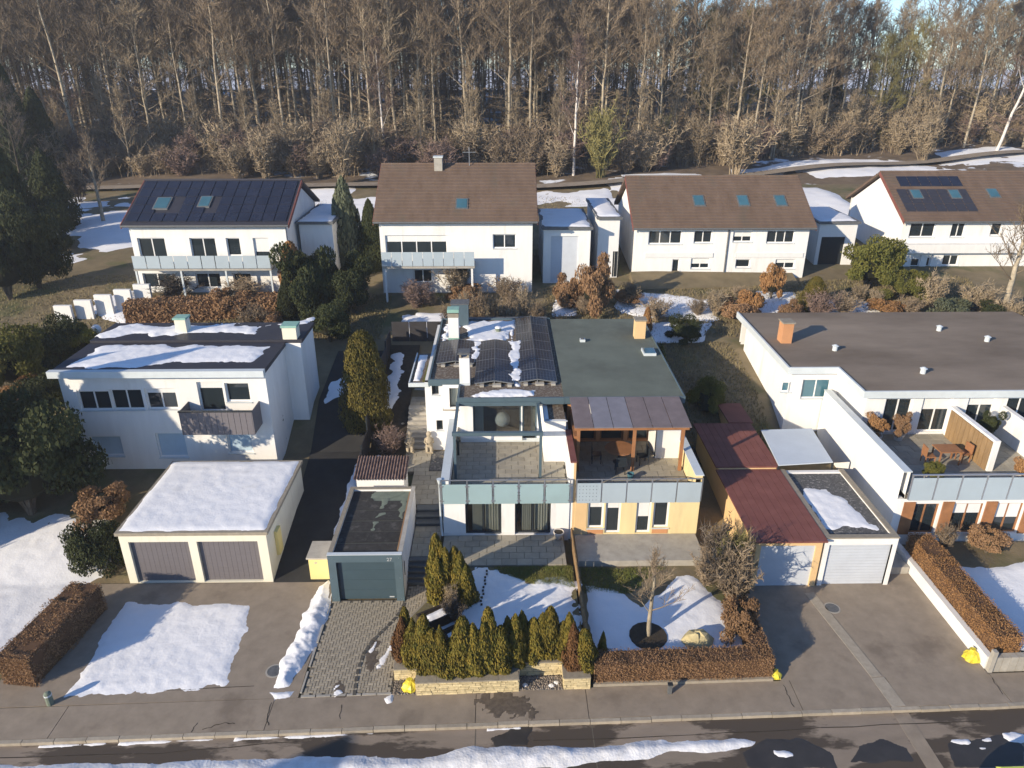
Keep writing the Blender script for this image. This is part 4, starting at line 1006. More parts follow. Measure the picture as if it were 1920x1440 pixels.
def bush_proto(key, seed, m, n=5000, leaf=.05, flat=1.0, lumpy=.28, core=True, stem='bark_dark'):
    g = np.random.default_rng(seed)
    nc = 26 if lumpy > .1 else 60
    cd = unit(g.normal(0, 1, (nc, 3))); cd[:, 2] = g.uniform(-.95, 1.0, nc)
    cr = g.uniform(.40, .86, nc) * (1 + lumpy * g.uniform(-.5, .6, nc)) if lumpy > .1 else np.full(nc, .72)
    cen = cd * cr[:, None]; rad = g.uniform(.20, .40, nc) if lumpy > .1 else np.full(nc, .30)
    k = g.integers(0, nc, n); d = unit(g.normal(0, 1, (n, 3)))
    P = cen[k] + d * (rad[k] * g.uniform(.25, 1.0, n) ** .4)[:, None]
    P += g.normal(0, .02, (n, 3)); P[:, 2] = np.maximum(P[:, 2], -.98) * .5 * flat + .5
    d = unit(P - np.array([0, 0, .4]))
    N = unit(d + g.normal(0, .6, (n, 3))); U = unit(g.normal(0, 1, (n, 3)) + np.array([0, 0, .4]))
    c = None
    if core: c = MB().lathe(0, 0, [(.50 * math.sin(math.pi * q) + .01, .46 - .30 * math.cos(math.pi * q)) for q in (.02, .15, .3, .5, .7, .85, .97)], 9)
    me = quads_mesh(P, N, U, np.full(n, leaf) * g.uniform(.35, 1.4, n), np.full(n, leaf) * g.uniform(.4, 1.5, n), 'foliage', [m, 'core_dark'], c)
    b = MB(); r_ = random.Random(seed)
    for k in range(6):
        a = k * 1.05; b.tube([(0, 0, -.05), (.12 * math.cos(a), .12 * math.sin(a), .2), (.45 * math.cos(a), .45 * math.sin(a), .55)], [.05, .035, .012], 5)
    PROTO[key] = [('foliage', me), ('stem', b.mesh('stem', stem))]
bush_proto('dark1', 41, 'leaf_dark', 28000, .02); bush_proto('dark2', 42, 'leaf_dark', 28000, .019, lumpy=.5)
bush_proto('olive1', 43, 'leaf_olive', 22000, .02); bush_proto('olive2', 44, 'leaf_olive', 22000, .02, lumpy=.45)
bush_proto('brown1', 45, 'leaf_brown', 13000, .028); bush_proto('orange1', 46, 'leaf_orange', 12000, .028)
bush_proto('ball', 47, 'leaf_dark', 14000, .024, lumpy=.06); bush_proto('blue1', 48, 'leaf_bluegreen', 14000, .028)
def bend(p, d, L, n, up, r):
    pts = [V(p)]; d = V(d).normalized()
    for i in range(n):
        d = (d + V((r.uniform(-.18, .18), r.uniform(-.18, .18), up + r.uniform(-.1, .1)))).normalized(); pts.append(pts[-1] + d * (L / n))
    return pts
def tri_mesh(segs, name, m, extra=None):
    A = np.array([s[0] for s in segs]); B = np.array([s[1] for s in segs]); w = np.array([s[2] for s in segs])
    g = np.random.default_rng(1); T = unit(B - A); S = unit(np.cross(T, g.normal(0, 1, A.shape))) * w[:, None]
    VV = np.stack([A - S, A + S, B], 1).reshape(-1, 3).tolist(); F = np.arange(len(VV)).reshape(-1, 3).tolist()
    if extra:
        o = len(VV); VV += [tuple(q) for q in extra.v]; F += [tuple(i + o for i in f) for f in extra.f]
    me = bpy.data.meshes.new(name); me.from_pydata(VV, [], F); me.materials.append(MATS[m]); me.update(); return me
def tree_proto(key, seed, Ht=20, r0=.24, cs=.42, nl=20, spread=.6, lmax=5.0, bark='bark_grey', twig='twig_brown', subs=6, tw=8, tww=.026, lean=0.0, up=.04, low=18):
    r = random.Random(seed)
    n = 10; tp = []; x = y = 0.0
    for i in range(n + 1):
        tp.append(V((x + lean * i / n * Ht * .3, y, Ht * i / n))); x += r.uniform(-.13, .13) * Ht / 20; y += r.uniform(-.13, .13) * Ht / 20
    tr_ = [r0 * (1 - i / n) ** .75 + .025 for i in range(n + 1)]
    tb = MB().tube([V((0, 0, -.5))] + tp, [r0 * 1.35] + tr_, 7, cap=False); cb = MB(); segs = []
    def on(t):
        f = t * n; i = min(n - 1, int(f)); return tp[i].lerp(tp[i + 1], f - i), tr_[i]
    for k in range(nl):
        t = cs + (1 - cs) * ((k + r.random() * .8) / nl) ** .95
        t = min(t, .985); p, rr = on(t)
        az = k * 2.4 + r.uniform(-.4, .4); inc = (1.1 - .65 * (t - cs) / (1 - cs)) * spread + r.uniform(-.12, .12)
        L = lmax * (1 - .72 * (t - cs) / (1 - cs)) * r.uniform(.7, 1.15)
        d = V((math.sin(inc) * math.cos(az), math.sin(inc) * math.sin(az), math.cos(inc)))
        lp = bend(p, d, L, 4, up, r); lr = min(rr * .42, .022 + L * .007)
        (tb if k % 4 == 0 else cb).tube(lp, [lr, lr * .75, lr * .5, lr * .32, .012], 4, cap=False)
        for s in range(subs):
            u = .25 + .72 * (s + r.random()) / subs; f = u * 4; i = min(3, int(f)); q = lp[i].lerp(lp[i + 1], f - i)
            dd = (lp[i + 1] - lp[i]).normalized(); sd = V((r.uniform(-1, 1), r.uniform(-1, 1), r.uniform(-.2, .8))).normalized()
            sp = bend(q, dd * .7 + sd * .75, L * r.uniform(.28, .5), 3, up * .8, r)
            cb.tube(sp, [lr * .38, lr * .26, .014, .008], 3, cap=False)
            for w in range(tw):
                v = r.uniform(.15, 1); f2 = v * 3; i2 = min(2, int(f2)); a = sp[i2].lerp(sp[i2 + 1], f2 - i2)
                d2 = ((sp[i2 + 1] - sp[i2]).normalized() * .8 + V((r.uniform(-1, 1), r.uniform(-1, 1), r.uniform(-.3, .9))) * .7).normalized(); l2 = r.uniform(.5, 1.3) * lmax / 5
                b_ = a + d2 * l2; segs.append((tuple(a), tuple(b_), tww))
                for z in range(3):
                    m_ = a.lerp(b_, r.uniform(.3, .85)); d3 = (d2 + V((r.uniform(-1, 1), r.uniform(-1, 1), r.uniform(-.4, .8))) * .8).normalized()
                    segs.append((tuple(m_), tuple(m_ + d3 * l2 * r.uniform(.35, .7)), tww * .8))
    for k in range(low if Ht > 12 else 0):
        t = r.uniform(.10, cs); p, rr = on(t); az = r.uniform(0, 6.28); L = r.uniform(1.2, 3.4)
        lp = bend(p, (math.cos(az), math.sin(az), r.uniform(-.1, .5)), L, 3, .05, r); cb.tube(lp, [.035, .026, .018, .008], 3, cap=False)
        for w in range(12):
            f = r.uniform(.3, 3); i = min(2, int(f)); a = lp[i].lerp(lp[i + 1], f - i); d2 = V((math.cos(az) + r.uniform(-1, 1), math.sin(az) + r.uniform(-1, 1), r.uniform(-.3, .7))).normalized(); b_ = a + d2 * r.uniform(.4, 1.1); segs.append((tuple(a), tuple(b_), tww))
            m_ = a.lerp(b_, .5); segs.append((tuple(m_), tuple(m_ + V((r.uniform(-1, 1), r.uniform(-1, 1), r.uniform(-.4, .8))) * .4), tww * .8))
    PROTO[key] = [('trunk', tb.mesh('trunk', bark, True)), ('crown', tri_mesh(segs, 'crown', twig, cb))]
tree_proto('beech0', 1, 22, .20, .36, 24, 1.0, 6.2, subs=7, tw=9)
tree_proto('beech1', 2, 21, .17, .42, 20, .9, 5.4, subs=7, tw=9)
tree_proto('beech2', 3, 23, .22, .34, 26, 1.05, 7.0, subs=7, tw=9)
tree_proto('beech3', 4, 20, .15, .45, 18, .95, 5.0, lean=.12, subs=7, tw=9)
tree_proto('beech4', 5, 21, .19, .30, 25, 1.1, 6.4, bark='bark_grey', twig='twig_tan', subs=7, tw=9)
tree_proto('dark0', 6, 22, .18, .36, 22, 1.0, 5.8, bark='bark_dark', twig='twig_dark', subs=7, tw=9)
tree_proto('dark1t', 7, 21, .16, .40, 20, 1.0, 5.6, bark='bark_dark', twig='twig_brown', subs=7, tw=9)
tree_proto('mossy', 8, 17, .26, .22, 24, .95, 6.2, bark='bark_grey', twig='twig_olive', subs=7, tw=9)
tree_proto('birch', 9, 14, .16, .30, 18, .65, 4.0, bark='bark_birch', twig='twig_red', subs=6)
tree_proto('young', 10, 9, .09, .12, 20, .6, 3.2, bark='bark_grey', twig='twig_tan', tww=.02)
tree_proto('garden', 11, 5, .11, .3, 14, .8, 2.2, bark='bark_grey', twig='twig_brown', subs=5, tw=6, tww=.012, up=.2)
def shrub_proto(key, seed, m, stems=30, tw=12, spread=.55, tww=.013, bark=None):
    r = random.Random(seed); b = MB(); segs = []
    for k in range(stems):
        az = k * 2.4; inc = r.uniform(.05, spread); L = r.uniform(.75, 1.1)
        pts = bend((r.uniform(-.12, .12), r.uniform(-.12, .12), -.04), (math.sin(inc) * math.cos(az), math.sin(inc) * math.sin(az), math.cos(inc)), L, 4, -.02, r)
        b.tube(pts, [.014, .011, .008, .006, .003], 3, cap=False)
        for j in range(tw * 2):
            v = r.uniform(.2, 1); f = v * 4; i = min(3, int(f)); a = pts[i].lerp(pts[i + 1], f - i)
            d = V((math.cos(az) * .5 + r.uniform(-1, 1), math.sin(az) * .5 + r.uniform(-1, 1), r.uniform(-.1, 1.3))).normalized(); e = a + d * r.uniform(.12, .34); segs.append((tuple(a), tuple(e), tww))
            for z in range(3):
                m_ = a.lerp(e, r.uniform(.3, .9)); segs.append((tuple(m_), tuple(m_ + V((r.uniform(-1, 1), r.uniform(-1, 1), r.uniform(-.2, 1))).normalized() * r.uniform(.08, .2)), tww * .8))
    PROTO[key] = [('stems', b.mesh('stems', bark or m)), ('twigs', tri_mesh(segs, 'twigs', m))]
shrub_proto('shrub_tan', 1, 'twig_tan'); shrub_proto('shrub_brown', 2, 'twig_brown', spread=.7); shrub_proto('shrub_olive', 3, 'twig_olive', spread=.45)
shrub_proto('shrub_red', 4, 'twig_red', spread=.7); shrub_proto('shrub_dark', 5, 'twig_dark', spread=.8)
def place(key, name, loc, sc, label, cat, group=None, rz=None, tilt=(0, 0)):
    t = thing(name, label, cat, loc, group)
    t.scale = sc if hasattr(sc, '__len__') else (sc, sc, sc)
    t.rotation_euler = (tilt[0], tilt[1], rng.uniform(0, 6.28) if rz is None else rz)
    for pn, me in PROTO[key]:
        o = bpy.data.objects.new(pn, me); C.objects.link(o); o.parent = t
    return t
def hedge(p, q, w, z0, z1, m, name, label, seed=1, dens=170, leaf=.045, taper=.9, cat='hedge', zend=None, rough=.07):
    """clipped hedge: dark core box and small leaves standing proud of it"""
    L, d, nr = plan(p, q); g = np.random.default_rng(seed); zend = z1 if zend is None else zend
    n = int(dens * (L * (z1 - z0) * 2 + L * w + w * (z1 - z0) * 2))
    u = g.uniform(0, L, n); s = g.uniform(0, 1, n); P = np.zeros((n, 3)); N = np.zeros((n, 3))
    per = 2 * (z1 - z0) + w; v = s * per
    wv = np.where(v < (z1 - z0), 0, np.where(v < (z1 - z0) + w, v - (z1 - z0), w)); zv = np.where(v < (z1 - z0), v, np.where(v < (z1 - z0) + w, z1 - z0, per - v))
    e = g.uniform(0, 1, n) < (w * 1.2 / (L + w)); side = g.uniform(0, 1, n) < .5
    u = np.where(e, np.where(side, 0, L), u); wv = np.where(e, g.uniform(0, w, n), wv); zv = np.where(e, g.uniform(0, z1 - z0, n), zv)
    off = rough * fbm(u * 1.5, zv * 2 + wv, seed) + .4 * rough * fbm(u * 5, zv * 5 + wv * 3, seed + 3)
    nx = np.where(wv <= 0, -1, np.where(wv >= w, 1, 0)) * 1.0; nz = (zv >= z1 - z0) * 1.0
    wv = wv + nx * off + g.normal(0, .025, n); zt = zv + nz * off * 1.4 + g.normal(0, .025, n); zz = z0 + zt * (1 + (zend - z1) / (z1 - z0) * u / L)
    P[:, 0] = p[0] + d[0] * u - nr[0] * wv; P[:, 1] = p[1] + d[1] * u - nr[1] * wv; P[:, 2] = zz
    N[:, 0] = -nr[0] * nx; N[:, 1] = -nr[1] * nx; N[:, 2] = nz + .2; N = unit(N + g.normal(0, .6, (n, 3))); U = unit(g.normal(0, 1, (n, 3)) + [0, 0, .5])
    me = quads_mesh(P, N, U, np.full(n, leaf) * g.uniform(.5, 1.2, n), np.full(n, leaf) * g.uniform(.6, 1.4, n), 'foliage', [m])
    t = thing(name, label, cat, ((p[0] + q[0]) / 2, (p[1] + q[1]) / 2, z0)); o = link('foliage', me, t)
    b = MB(); k_ = .05
    c0 = [(p[0] + d[0] * a - nr[0] * c, p[1] + d[1] * a - nr[1] * c) for a, c in ((k_, k_), (L - k_, k_), (L - k_, w - k_), (k_, w - k_))]
    zs = (z1 - k_, zend - k_, zend - k_, z1 - k_)
    b.hexa([(x, y, z0 - .1) for x, y in c0], [(x, y, z) for (x, y), z in zip(c0, zs)]).build('branches', 'core_brown' if m in ('leaf_brown', 'leaf_orange') else 'core_dark', t)
    return t

# ------------------------------------------------------------------ thujas of the main garden
rg = random.Random(11)
def HW(i): return 'at the drive end of the stone wall' if i < 3 else 'above the long stone wall section' if i < 11 else 'behind the gravel niche of the stone wall' if i < 18 else 'above the short end section of the stone wall'
HP = 'thuja hedge along the stone wall'
row1 = [752, 768, 786, 803, 824, 844, 864, 883, 899, 917, 936]; tops1 = [1152, 1165, 1162, 1185, 1180, 1200, 1158, 1168, 1168, 1160, 1178]
ys1 = [20.75, 20.5, 20.35, 20.05, 19.95, 19.95, 19.98, 19.95, 19.98, 20.0, 20.05]
row2 = [954, 966, 982, 998, 1014, 1034, 1052, 1072, 1081, 1098]; tops2 = [1168, 1162, 1150, 1170, 1156, 1145, 1168, 1152, 1180, 1184]
ys2 = [20.45, 20.35, 20.7, 20.6, 20.75, 20.75, 20.7, 20.6, 20.15, 20.15]
for i, (px, py, y) in enumerate(list(zip(row1, tops1, ys1)) + list(zip(row2, tops2, ys2))):
    p = aty(px, py, y); h = max(1.0, p[2] - .55); brown = i in (0, 19, 5)
    t = place('thuja_b' if brown and i != 5 else 'thuja%d' % rg.randrange(7), 'thuja', (p[0], y, .56), (.47 + .12 * rg.random(), .44 + .12 * rg.random(), h * rg.uniform(.98, 1.12) * (.82 if i == 0 else 1)),
          ('rusty brown columnar thuja in the hedge above the stone wall' if brown and i != 5 else 'green columnar thuja in the hedge row ' + HW(i)), 'thuja', 'brown thujas' if brown and i != 5 else HP + ' ' + HW(i), tilt=(rg.uniform(-.07, .07), rg.uniform(-.07, .07)))
place('thuja1', 'thuja', (-3.6, 20.95, .56), (.36, .36, 2.0), 'green columnar thuja in the hedge row ' + HW(0), 'thuja', HP + ' ' + HW(0))
for px, py, x, y in ((824, 1008, -2.72, 24.35), (834, 1025, -2.5, 24.2), (846, 1035, -2.3, 23.75), (858, 1032, -1.95, 23.9), (868, 1042, -1.72, 23.55), (882, 1062, -1.5, 23.45), (840, 1050, -2.62, 23.55)):
    p = aty(px, py, y); place('thuja%d' % rg.randrange(7), 'thuja', (x, y, .6), (.52, .52, (p[2] - .6) * 1.05), 'tall golden green thuja in the clump between steps and snowy lawn', 'thuja', 'thuja clump by the steps')
place('thuja2', 'thuja', (*atz(1128, 1238, .3)[:2], .3), (.25, .25, 1.35), 'single small dark conifer in the snowy neighbouring garden corner', 'conifer')
place('shrub_red', 'shrub', (-6.0, 34.8, 1.2), (1.3, 1.3, 1.45), 'leafless reddish shrub beside the garden stairs', 'shrub')
place('shrub_dark', 'shrub', (-1.95, 22.35, .66), (.7, .7, 1.0), 'leafless dark bush between the timber raised beds', 'shrub')
place('shrub_tan', 'shrub', (-2.1, 23.0, .66), (.55, .55, 1.1), 'leafless tan bush in front of the tall thuja clump', 'shrub')
for i, x in enumerate(np.linspace(-3.4, 2.4, 7)):
    place('shrub_tan' if i % 2 else 'shrub_brown', 'shrub', (x, 46.4 + .5 * (i % 2), 3.9), (1.1, .9, 2.0 + .4 * (i % 3)), 'tawny leafless hedge shrub behind the gravel roof of the white house', 'shrub', 'tawny shrubs behind the white house')
snow([(-7, 45.8), (-3.6, 45.8), (-3.4, 49), (-7.2, 49)], lambda x, y: gz(y) - .06, 'snow behind the dark privacy screen', .1, .15, .4, .5, .6, 71)
# ================================================================== NEIGHBOUR: yellow row house joined on the right
yh = thing('yellow_row_house', 'yellow and orange terraced house with green flat roof beside the white house', 'house', (6, 30, .7))
YX0, YX1, YY = 3.225, 8.86, 27.98
b = MB(); p0, p1 = (YX0, YY), (YX1, YY)
def pxo(l, y, x0): return [(aty(a, 950, y)[0] - x0, aty(c, 950, y)[0] - x0) + (z0, z1) for a, c, z0, z1 in l]
ops = pxo([(1103, 1133, 1.0, 2.44), (1136, 1165, .72, 2.44), (1194, 1222, .72, 2.44), (1226, 1256, 1.0, 2.44)], YY, YX0)
wall(b, p0, p1, .3, 2.6, .3, ops); wall(b, (YX1, YY), (YX1, 44.4), .3, 3.6, .3); b.build('lower_wall', 'plaster_yellow', yh)
for o in ops: window(yh, p0, p1, *o, 0, .08, .09, 'frame_white', 'glass_dark', o[2] > .8)
MB().box(YX0 + .02, YX0 + ops[0][0] - .05, YY - .02, YY - .002, .7, 2.5).build('painted_field', 'plaster_peach', yh)
MB().box(YX0 + ops[0][0], YX0 + ops[0][1], YY - .02, YY - .002, .7, .95).box(YX0 + ops[3][0], YX0 + ops[3][1], YY - .02, YY - .002, .7, .95).build('painted_band', 'plaster_orange', yh)
tf = MB().box(YX0, YX1 - .3, YY + .02, 33, 2.55, 2.765).build('terrace_floor', 'joint_sand', yh)
slabs(tf, YX0 + .02, YX1 - .32, 28.05, 32.95, 2.8, .62, .5)
MB().box(YX1 - .3, YX1, YY, 33.2, 3.6, 3.75).build('parapet', 'plaster_yellow', yh)
MB().box(YX1 - .34, YX1 + .04, YY - .04, 33.2, 3.752, 3.8).build('parapet_coping', 'coping_pale', yh)
rail = MB().box(YX0, YX1, 27.84, 27.88, 3.64, 3.68).build('railing', 'aluminium', yh)
for k in range(6):
    x = YX0 + .03 + k * (YX1 - YX0 - .06) / 5
    MB().box(x - .025, x + .025, 27.82, 27.9, 2.5, 3.64).build('post', 'aluminium', rail)
    if k < 5:
        pn = MB().box(x + .03, x + (YX1 - YX0 - .06) / 5 - .03, 27.80, 27.818, 2.47, 3.5).build('railing_panel', 'panel_grey_blue', rail)
b = MB()
for i in range(6):
    for j in range(5): b.box(YX0 + .15 + i * .15, YX0 + .18 + i * .15, 27.794, 27.799, 2.62 + j * .18, 2.65 + j * .18)
b.build('punched_holes', 'frame_dark', rail)
b = MB(); q0, q1 = (YX0, 33.0), (YX1 - .3, 33.0)
ops = [(.5, 1.5, 2.83, 5.0), (1.7, 2.9, 2.83, 5.0), (3.1, 4.2, 2.83, 5.0)]
wall(b, q0, q1, 2.77, 5.18, .25, ops); b.build('upper_wall', 'plaster_orange', yh)
for o in ops: window(yh, q0, q1, *o, 0, .08, .08, 'wood_orange', 'glass_dark', False, 'terrace_door')
b = MB(); wall(b, (7.4, 31.2), (YX1 - .31, 31.2), 2.77, 4.6, .2); b.box(7.4, 7.6, 31.4, 33, 2.77, 4.6); b.build('store_wall', 'plaster_offwhite', yh)
b = MB(); wall(b, (YX1, 33.2), (YX1, 44.4), 3.6, 5.18, .3); wall(b, (YX1, 44.4), (YX0, 44.4), 1, 5.18, .3); b.build('side_wall', 'plaster_peach', yh)
rf = MB().box(3.02, 8.92, 32.65, 44.5, 5.182, 5.40).build('roof', 'roof_green', yh)
MB().box(3.02, 8.98, 32.58, 32.65, 5.1, 5.46).box(8.92, 8.98, 32.65, 44.5, 5.1, 5.46).build('roof_edge', 'trim_steel', rf)
p = atz(1198, 632, 5.4); c = chimney(p[0], p[1], .62, .6, 5.3, 6.5, 'plaster_peach', rf); MB().box(p[0] - .36, p[0] + .36, p[1] - .35, p[1] + .35, 6.502, 6.58).build('lid', 'stone_cap', c)
for px, py, w, d, m in ((1216, 662, .7, .9, 'glass_blue'), (1092, 640, .3, .3, 'slate_lid')):
    p = atz(px, py, 5.4); c = MB().box(p[0] - w / 2, p[0] + w / 2, p[1] - d / 2, p[1] + d / 2, 5.4, 5.55).build('rooflight', 'coping_pale', rf); MB().box(p[0] - w / 2 + .06, p[0] + w / 2 - .06, p[1] - d / 2 + .06, p[1] + d / 2 - .06, 5.552, 5.575).build('pane', m, c)
# its wooden terrace roof
vr = thing('terrace_canopy', 'orange timber terrace canopy with dull purple translucent roof panels', 'canopy', (6, 31, 2.8))
for x in (3.5, 6.1, 8.35):
    MB().box(x - .07, x + .07, 30.0, 30.14, 2.79, 5.0).build('post', 'wood_orange', vr)
MB().box(3.3, 8.6, 29.95, 30.15, 5.0, 5.18).build('front_beam', 'wood_orange', vr)
for k in range(6):
    x = 3.28 + k * .9
    MB().hexa([(x, 29.8, 5.19), (x + .87, 29.8, 5.19), (x + .87, 32.56, 5.44), (x, 32.56, 5.44)], [(x, 29.8, 5.23), (x + .87, 29.8, 5.23), (x + .87, 32.56, 5.48), (x, 32.56, 5.48)]).build('roof_panel', ('canopy_mauve' if k in (1, 2) else 'purple_roof'), vr)
MB().box(3.3, 3.5, 30.15, 32.9, 2.79, 4.6).build('side_boarding', 'wood_orange', vr)
t = thing('garden_table', 'round dark garden table on the yellow house terrace', 'table', (5.6, 30.9, 2.8))
MB().lathe(5.6, 30.9, [(.7, 3.5), (.72, 3.53), (.7, 3.56)], 18).build('tabletop', 'wood_orange', t); MB().lathe(5.6, 30.9, [(.3, 2.8), (.08, 2.86), (.06, 3.5)], 10).build('foot', 'frame_dark', t)
t = tag(MB().lathe(5.9, 29.3, [(.12, 2.8), (.17, 3.1), (.15, 3.1), (.1, 2.84)], 12).build('bucket', 'glass_blue'), 'small blue bucket on the yellow house terrace', 'bucket')
# its garden
GZ2 = .38
struct('neighbour_garden', MB().prism([(3.18, 20.3), (9.85, 20.5), (9.95, 27.9), (3.18, 27.95)], -.1, GZ2), 'ground_winter')
struct('neighbour_patio', MB().box(3.24, 8.8, 26.0, 27.95, .2, .68), 'concrete')
snow([(3.3, 20.7), (9.0, 20.9), (9.2, 22.5), (8.9, 23.7), (8.3, 25.0), (7.4, 25.4), (6.6, 24.4), (5.6, 23.5), (4.6, 24.5), (3.35, 24.9)], GZ2, 'snow cover on the neighbouring garden behind the brown hedge', .10, .08, .4, .35, 1.0, 91, name='garden_snow')
grass([(3.3, 24.3), (5.2, 24.2), (7.0, 25.9), (3.3, 25.9)], GZ2, 7000, 'green winter grass beside the snow in the neighbouring garden', .12, 8)
hedge((3.22, 19.72), (9.7, 19.9), .75, .1, .98, 'leaf_brown', 'beech_hedge', 'low clipped brown hedge along the pavement in front of the snowy garden', 3, 900, .019)
hedge((9.72, 19.95), (9.8, 24.6), .7, .1, 1.0, 'leaf_brown', 'beech_hedge', 'clipped brown hedge along the left side of the asphalt drive', 4, 850, .019)
tag(MB().hexa([(3.2, 19.66, -.05), (9.75, 19.84, -.05), (9.75, 19.95, -.05), (3.2, 19.78, -.05)], [(3.2, 19.66, .12), (9.75, 19.84, .12), (9.75, 19.95, .12), (3.2, 19.78, .12)]).build('edging_kerb', 'kerb_stone'), 'pale concrete edging under the low brown hedge', 'edging')
p = atz(1215, 1195, GZ2); t = place('garden', 'pollard_tree', (p[0], p[1], GZ2), (.75, .75, .72), 'small bare tree with pale straight trunk in the snowy garden', 'tree')
b = MB(); b.lathe(p[0], p[1], [(.75, GZ2), (.72, GZ2 + .11), (.05, GZ2 + .13)], 16); tag(b.build('tree_ring', 'soil'), 'round dark earth ring under the small bare tree', 'bed')
p = atz(1305, 1205, GZ2); rock(p[0], p[1], GZ2 - .05, .62, 'boulder', 'boulder', 'large yellowish boulder in the snowy garden corner', 'boulder', seed=77, sq=1.1)
p = atz(1255, 1300, 0); t = thing('marker_post', 'short grey post in front of the low brown hedge', 'post', p); MB().box(p[0] - .07, p[0] + .07, p[1] - .05, p[1] + .05, 0, .42).build('shaft', 'slate_lid', t); MB().box(p[0] - .09, p[0] + .09, p[1] - .07, p[1] + .07, .421, .46).build('cap', 'frame_dark', t)
place('shrub_brown', 'shrub', (9.3, 23.6, .3), (1.5, 1.6, 2.9), 'tall brown leafless shrub beside the peach garage wall', 'shrub')
place('shrub_olive', 'shrub', (9.5, 24.7, .3), (1.3, 1.3, 2.6), 'olive leafless shrub behind the tall brown one at the garage wall', 'shrub')
place('brown1', 'evergreen_bush', (9.0, 22.0, .3), (.8, .9, 1.6), 'rounded brown bush behind the hedge corner', 'bush')
place('shrub_dark', 'shrub', (9.2, 25.6, .3), (1.3, 1.3, 2.4), 'tangled dark shrub beside the yellow house corner', 'shrub')
place('shrub_brown', 'shrub', (8.5, 24.8, .3), (1.1, 1.1, 1.7), 'loose brown shrub above the snow edge', 'shrub')

# ================================================================== RIGHT GARAGES and asphalt drive
struct('asphalt_drive', MB().prism([(10.05, 19.85), (17.75, 20.08), (17.75, 26), (16.2, 26), (16.2, 25.2), (10.4, 25.2), (10.4, 24.6), (10.05, 24.6)], -.2, .006), 'asphalt')
g1 = thing('peach_garage', 'long peach garage with red brown roof and grey blue door', 'garage', (11.8, 28, 0))
b = MB(); f0, f1 = (10.5, 25.02), (13.28, 25.02)
wall(b, f0, f1, -.1, 2.42, .2, [(.22, 2.52, 0, 2.12)]); wall(b, (10.5, 35), (10.5, 25.02), -.1, 2.42, .2); wall(b, (13.28, 25.02), (13.28, 35), -.1, 2.42, .2); wall(b, (13.28, 35), (10.5, 35), -.1, 2.42, .2); b.build('wall', 'plaster_peach', g1)
MB().box(10.72, 13.02, 25.1, 25.14, 0, 2.12).build('garage_door', 'garage_white', g1)
for k in range(9): MB().box(10.3 + k * .345 - (0.03), 10.3 + k * .345 + .3, 24.78, 30.6, 2.425, 2.5).build('roof_sheet', 'roof_redbrown', g1)
for k in range(9): MB().box(10.27 + k * .345, 10.27 + k * .345 + .33, 30.62, 35.2, 2.56, 2.64).build('roof_sheet', 'roof_redbrown', g1)
MB().box(10.4, 13.2, 30.61, 35, 2.42, 2.558).build('raised_roof_base', 'plaster_peach', g1)
MB().box(12.2, 13.5, 35.21, 37.6, 2.6, 2.68).build('roof_extension', 'roof_redbrown', g1); MB().box(12.3, 13.4, 35.21, 37.5, 1.0, 2.598).build('rear_wall', 'plaster_peach', g1)
g2 = thing('white_garage', 'white garage with pale door and snow on its gravel roof', 'garage', (14.9, 28, 0))
b = MB(); f0, f1 = (13.4, 25.08), (16.45, 25.08)
wall(b, f0, f1, -.1, 2.42, .2, [(.2, 2.85, 0, 2.1)]); wall(b, (13.4, 30.6), (13.4, 25.08), -.1, 2.42, .2); wall(b, (16.45, 25.08), (16.45, 30.6), -.1, 2.42, .2); wall(b, (16.45, 30.6), (13.4, 30.6), -.1, 2.42, .2); b.build('wall', 'plaster_white', g2)
d_ = MB().box(13.6, 16.25, 25.2, 25.22, 0, 2.1).build('garage_door', 'frame_dark', g2)
for k in range(14): MB().box(13.6, 16.25, 25.18, 25.199, .003 + k * .15, .145 + k * .15).build('door_slat', 'garage_white', d_)
r_ = MB().box(13.6, 16.25, 25.28, 30.4, 2.2, 2.34).build('roof', 'gravel_grey', g2)
MB().box(13.38, 16.47, 25.05, 25.3, 2.422, 2.48).box(13.38, 13.62, 25.3, 30.62, 2.422, 2.48).box(16.23, 16.47, 25.3, 30.62, 2.422, 2.48).build('roof_edge', 'stone_cap', g2)
snow([(13.7, 25.9), (15.9, 25.8), (15.6, 27.5), (15.2, 28.9), (14.0, 29.3), (13.7, 28.2)], 2.34, 'thin snow on the gravel roof of the white garage', .06, .07, .3, .35, 1.5, 33, name='roof_snow')
aw = thing('awning', 'pale grey awning roof behind the white garage', 'awning', (15, 33, 1)); A = [atz(*q, 2.75) for q in ((1427, 806), (1522, 803), (1562, 866), (1460, 872))]
MB().hexa([(x, y, 2.7) for x, y, z in A][::-1], [(x, y, 2.75) for x, y, z in A][::-1]).build('sheet', 'awning', aw)
for (x, y, z) in A: MB().box(x - .04, x + .04, y - .04, y + .04, .6, 2.698).build('post', 'frame_dark', aw)
hedge((9.6, 37.5), (10.6, 46.0), .9, 2.0, 3.6, 'leaf_olive', 'conifer_hedge', 'tall trimmed evergreen hedge between the green roof and the big white house', 5, 220, .05)
place('olive1', 'evergreen_bush', (11.6, 37.6, 1.8), (1.1, 1.3, 2.4), 'rounded evergreen bush at the rear end of the red garage roof', 'bush')
place('column_o', 'conifer', (9.7, 46.5, 3.5), (.4, .4, 2.0), 'small golden conifer behind the green roof', 'conifer')
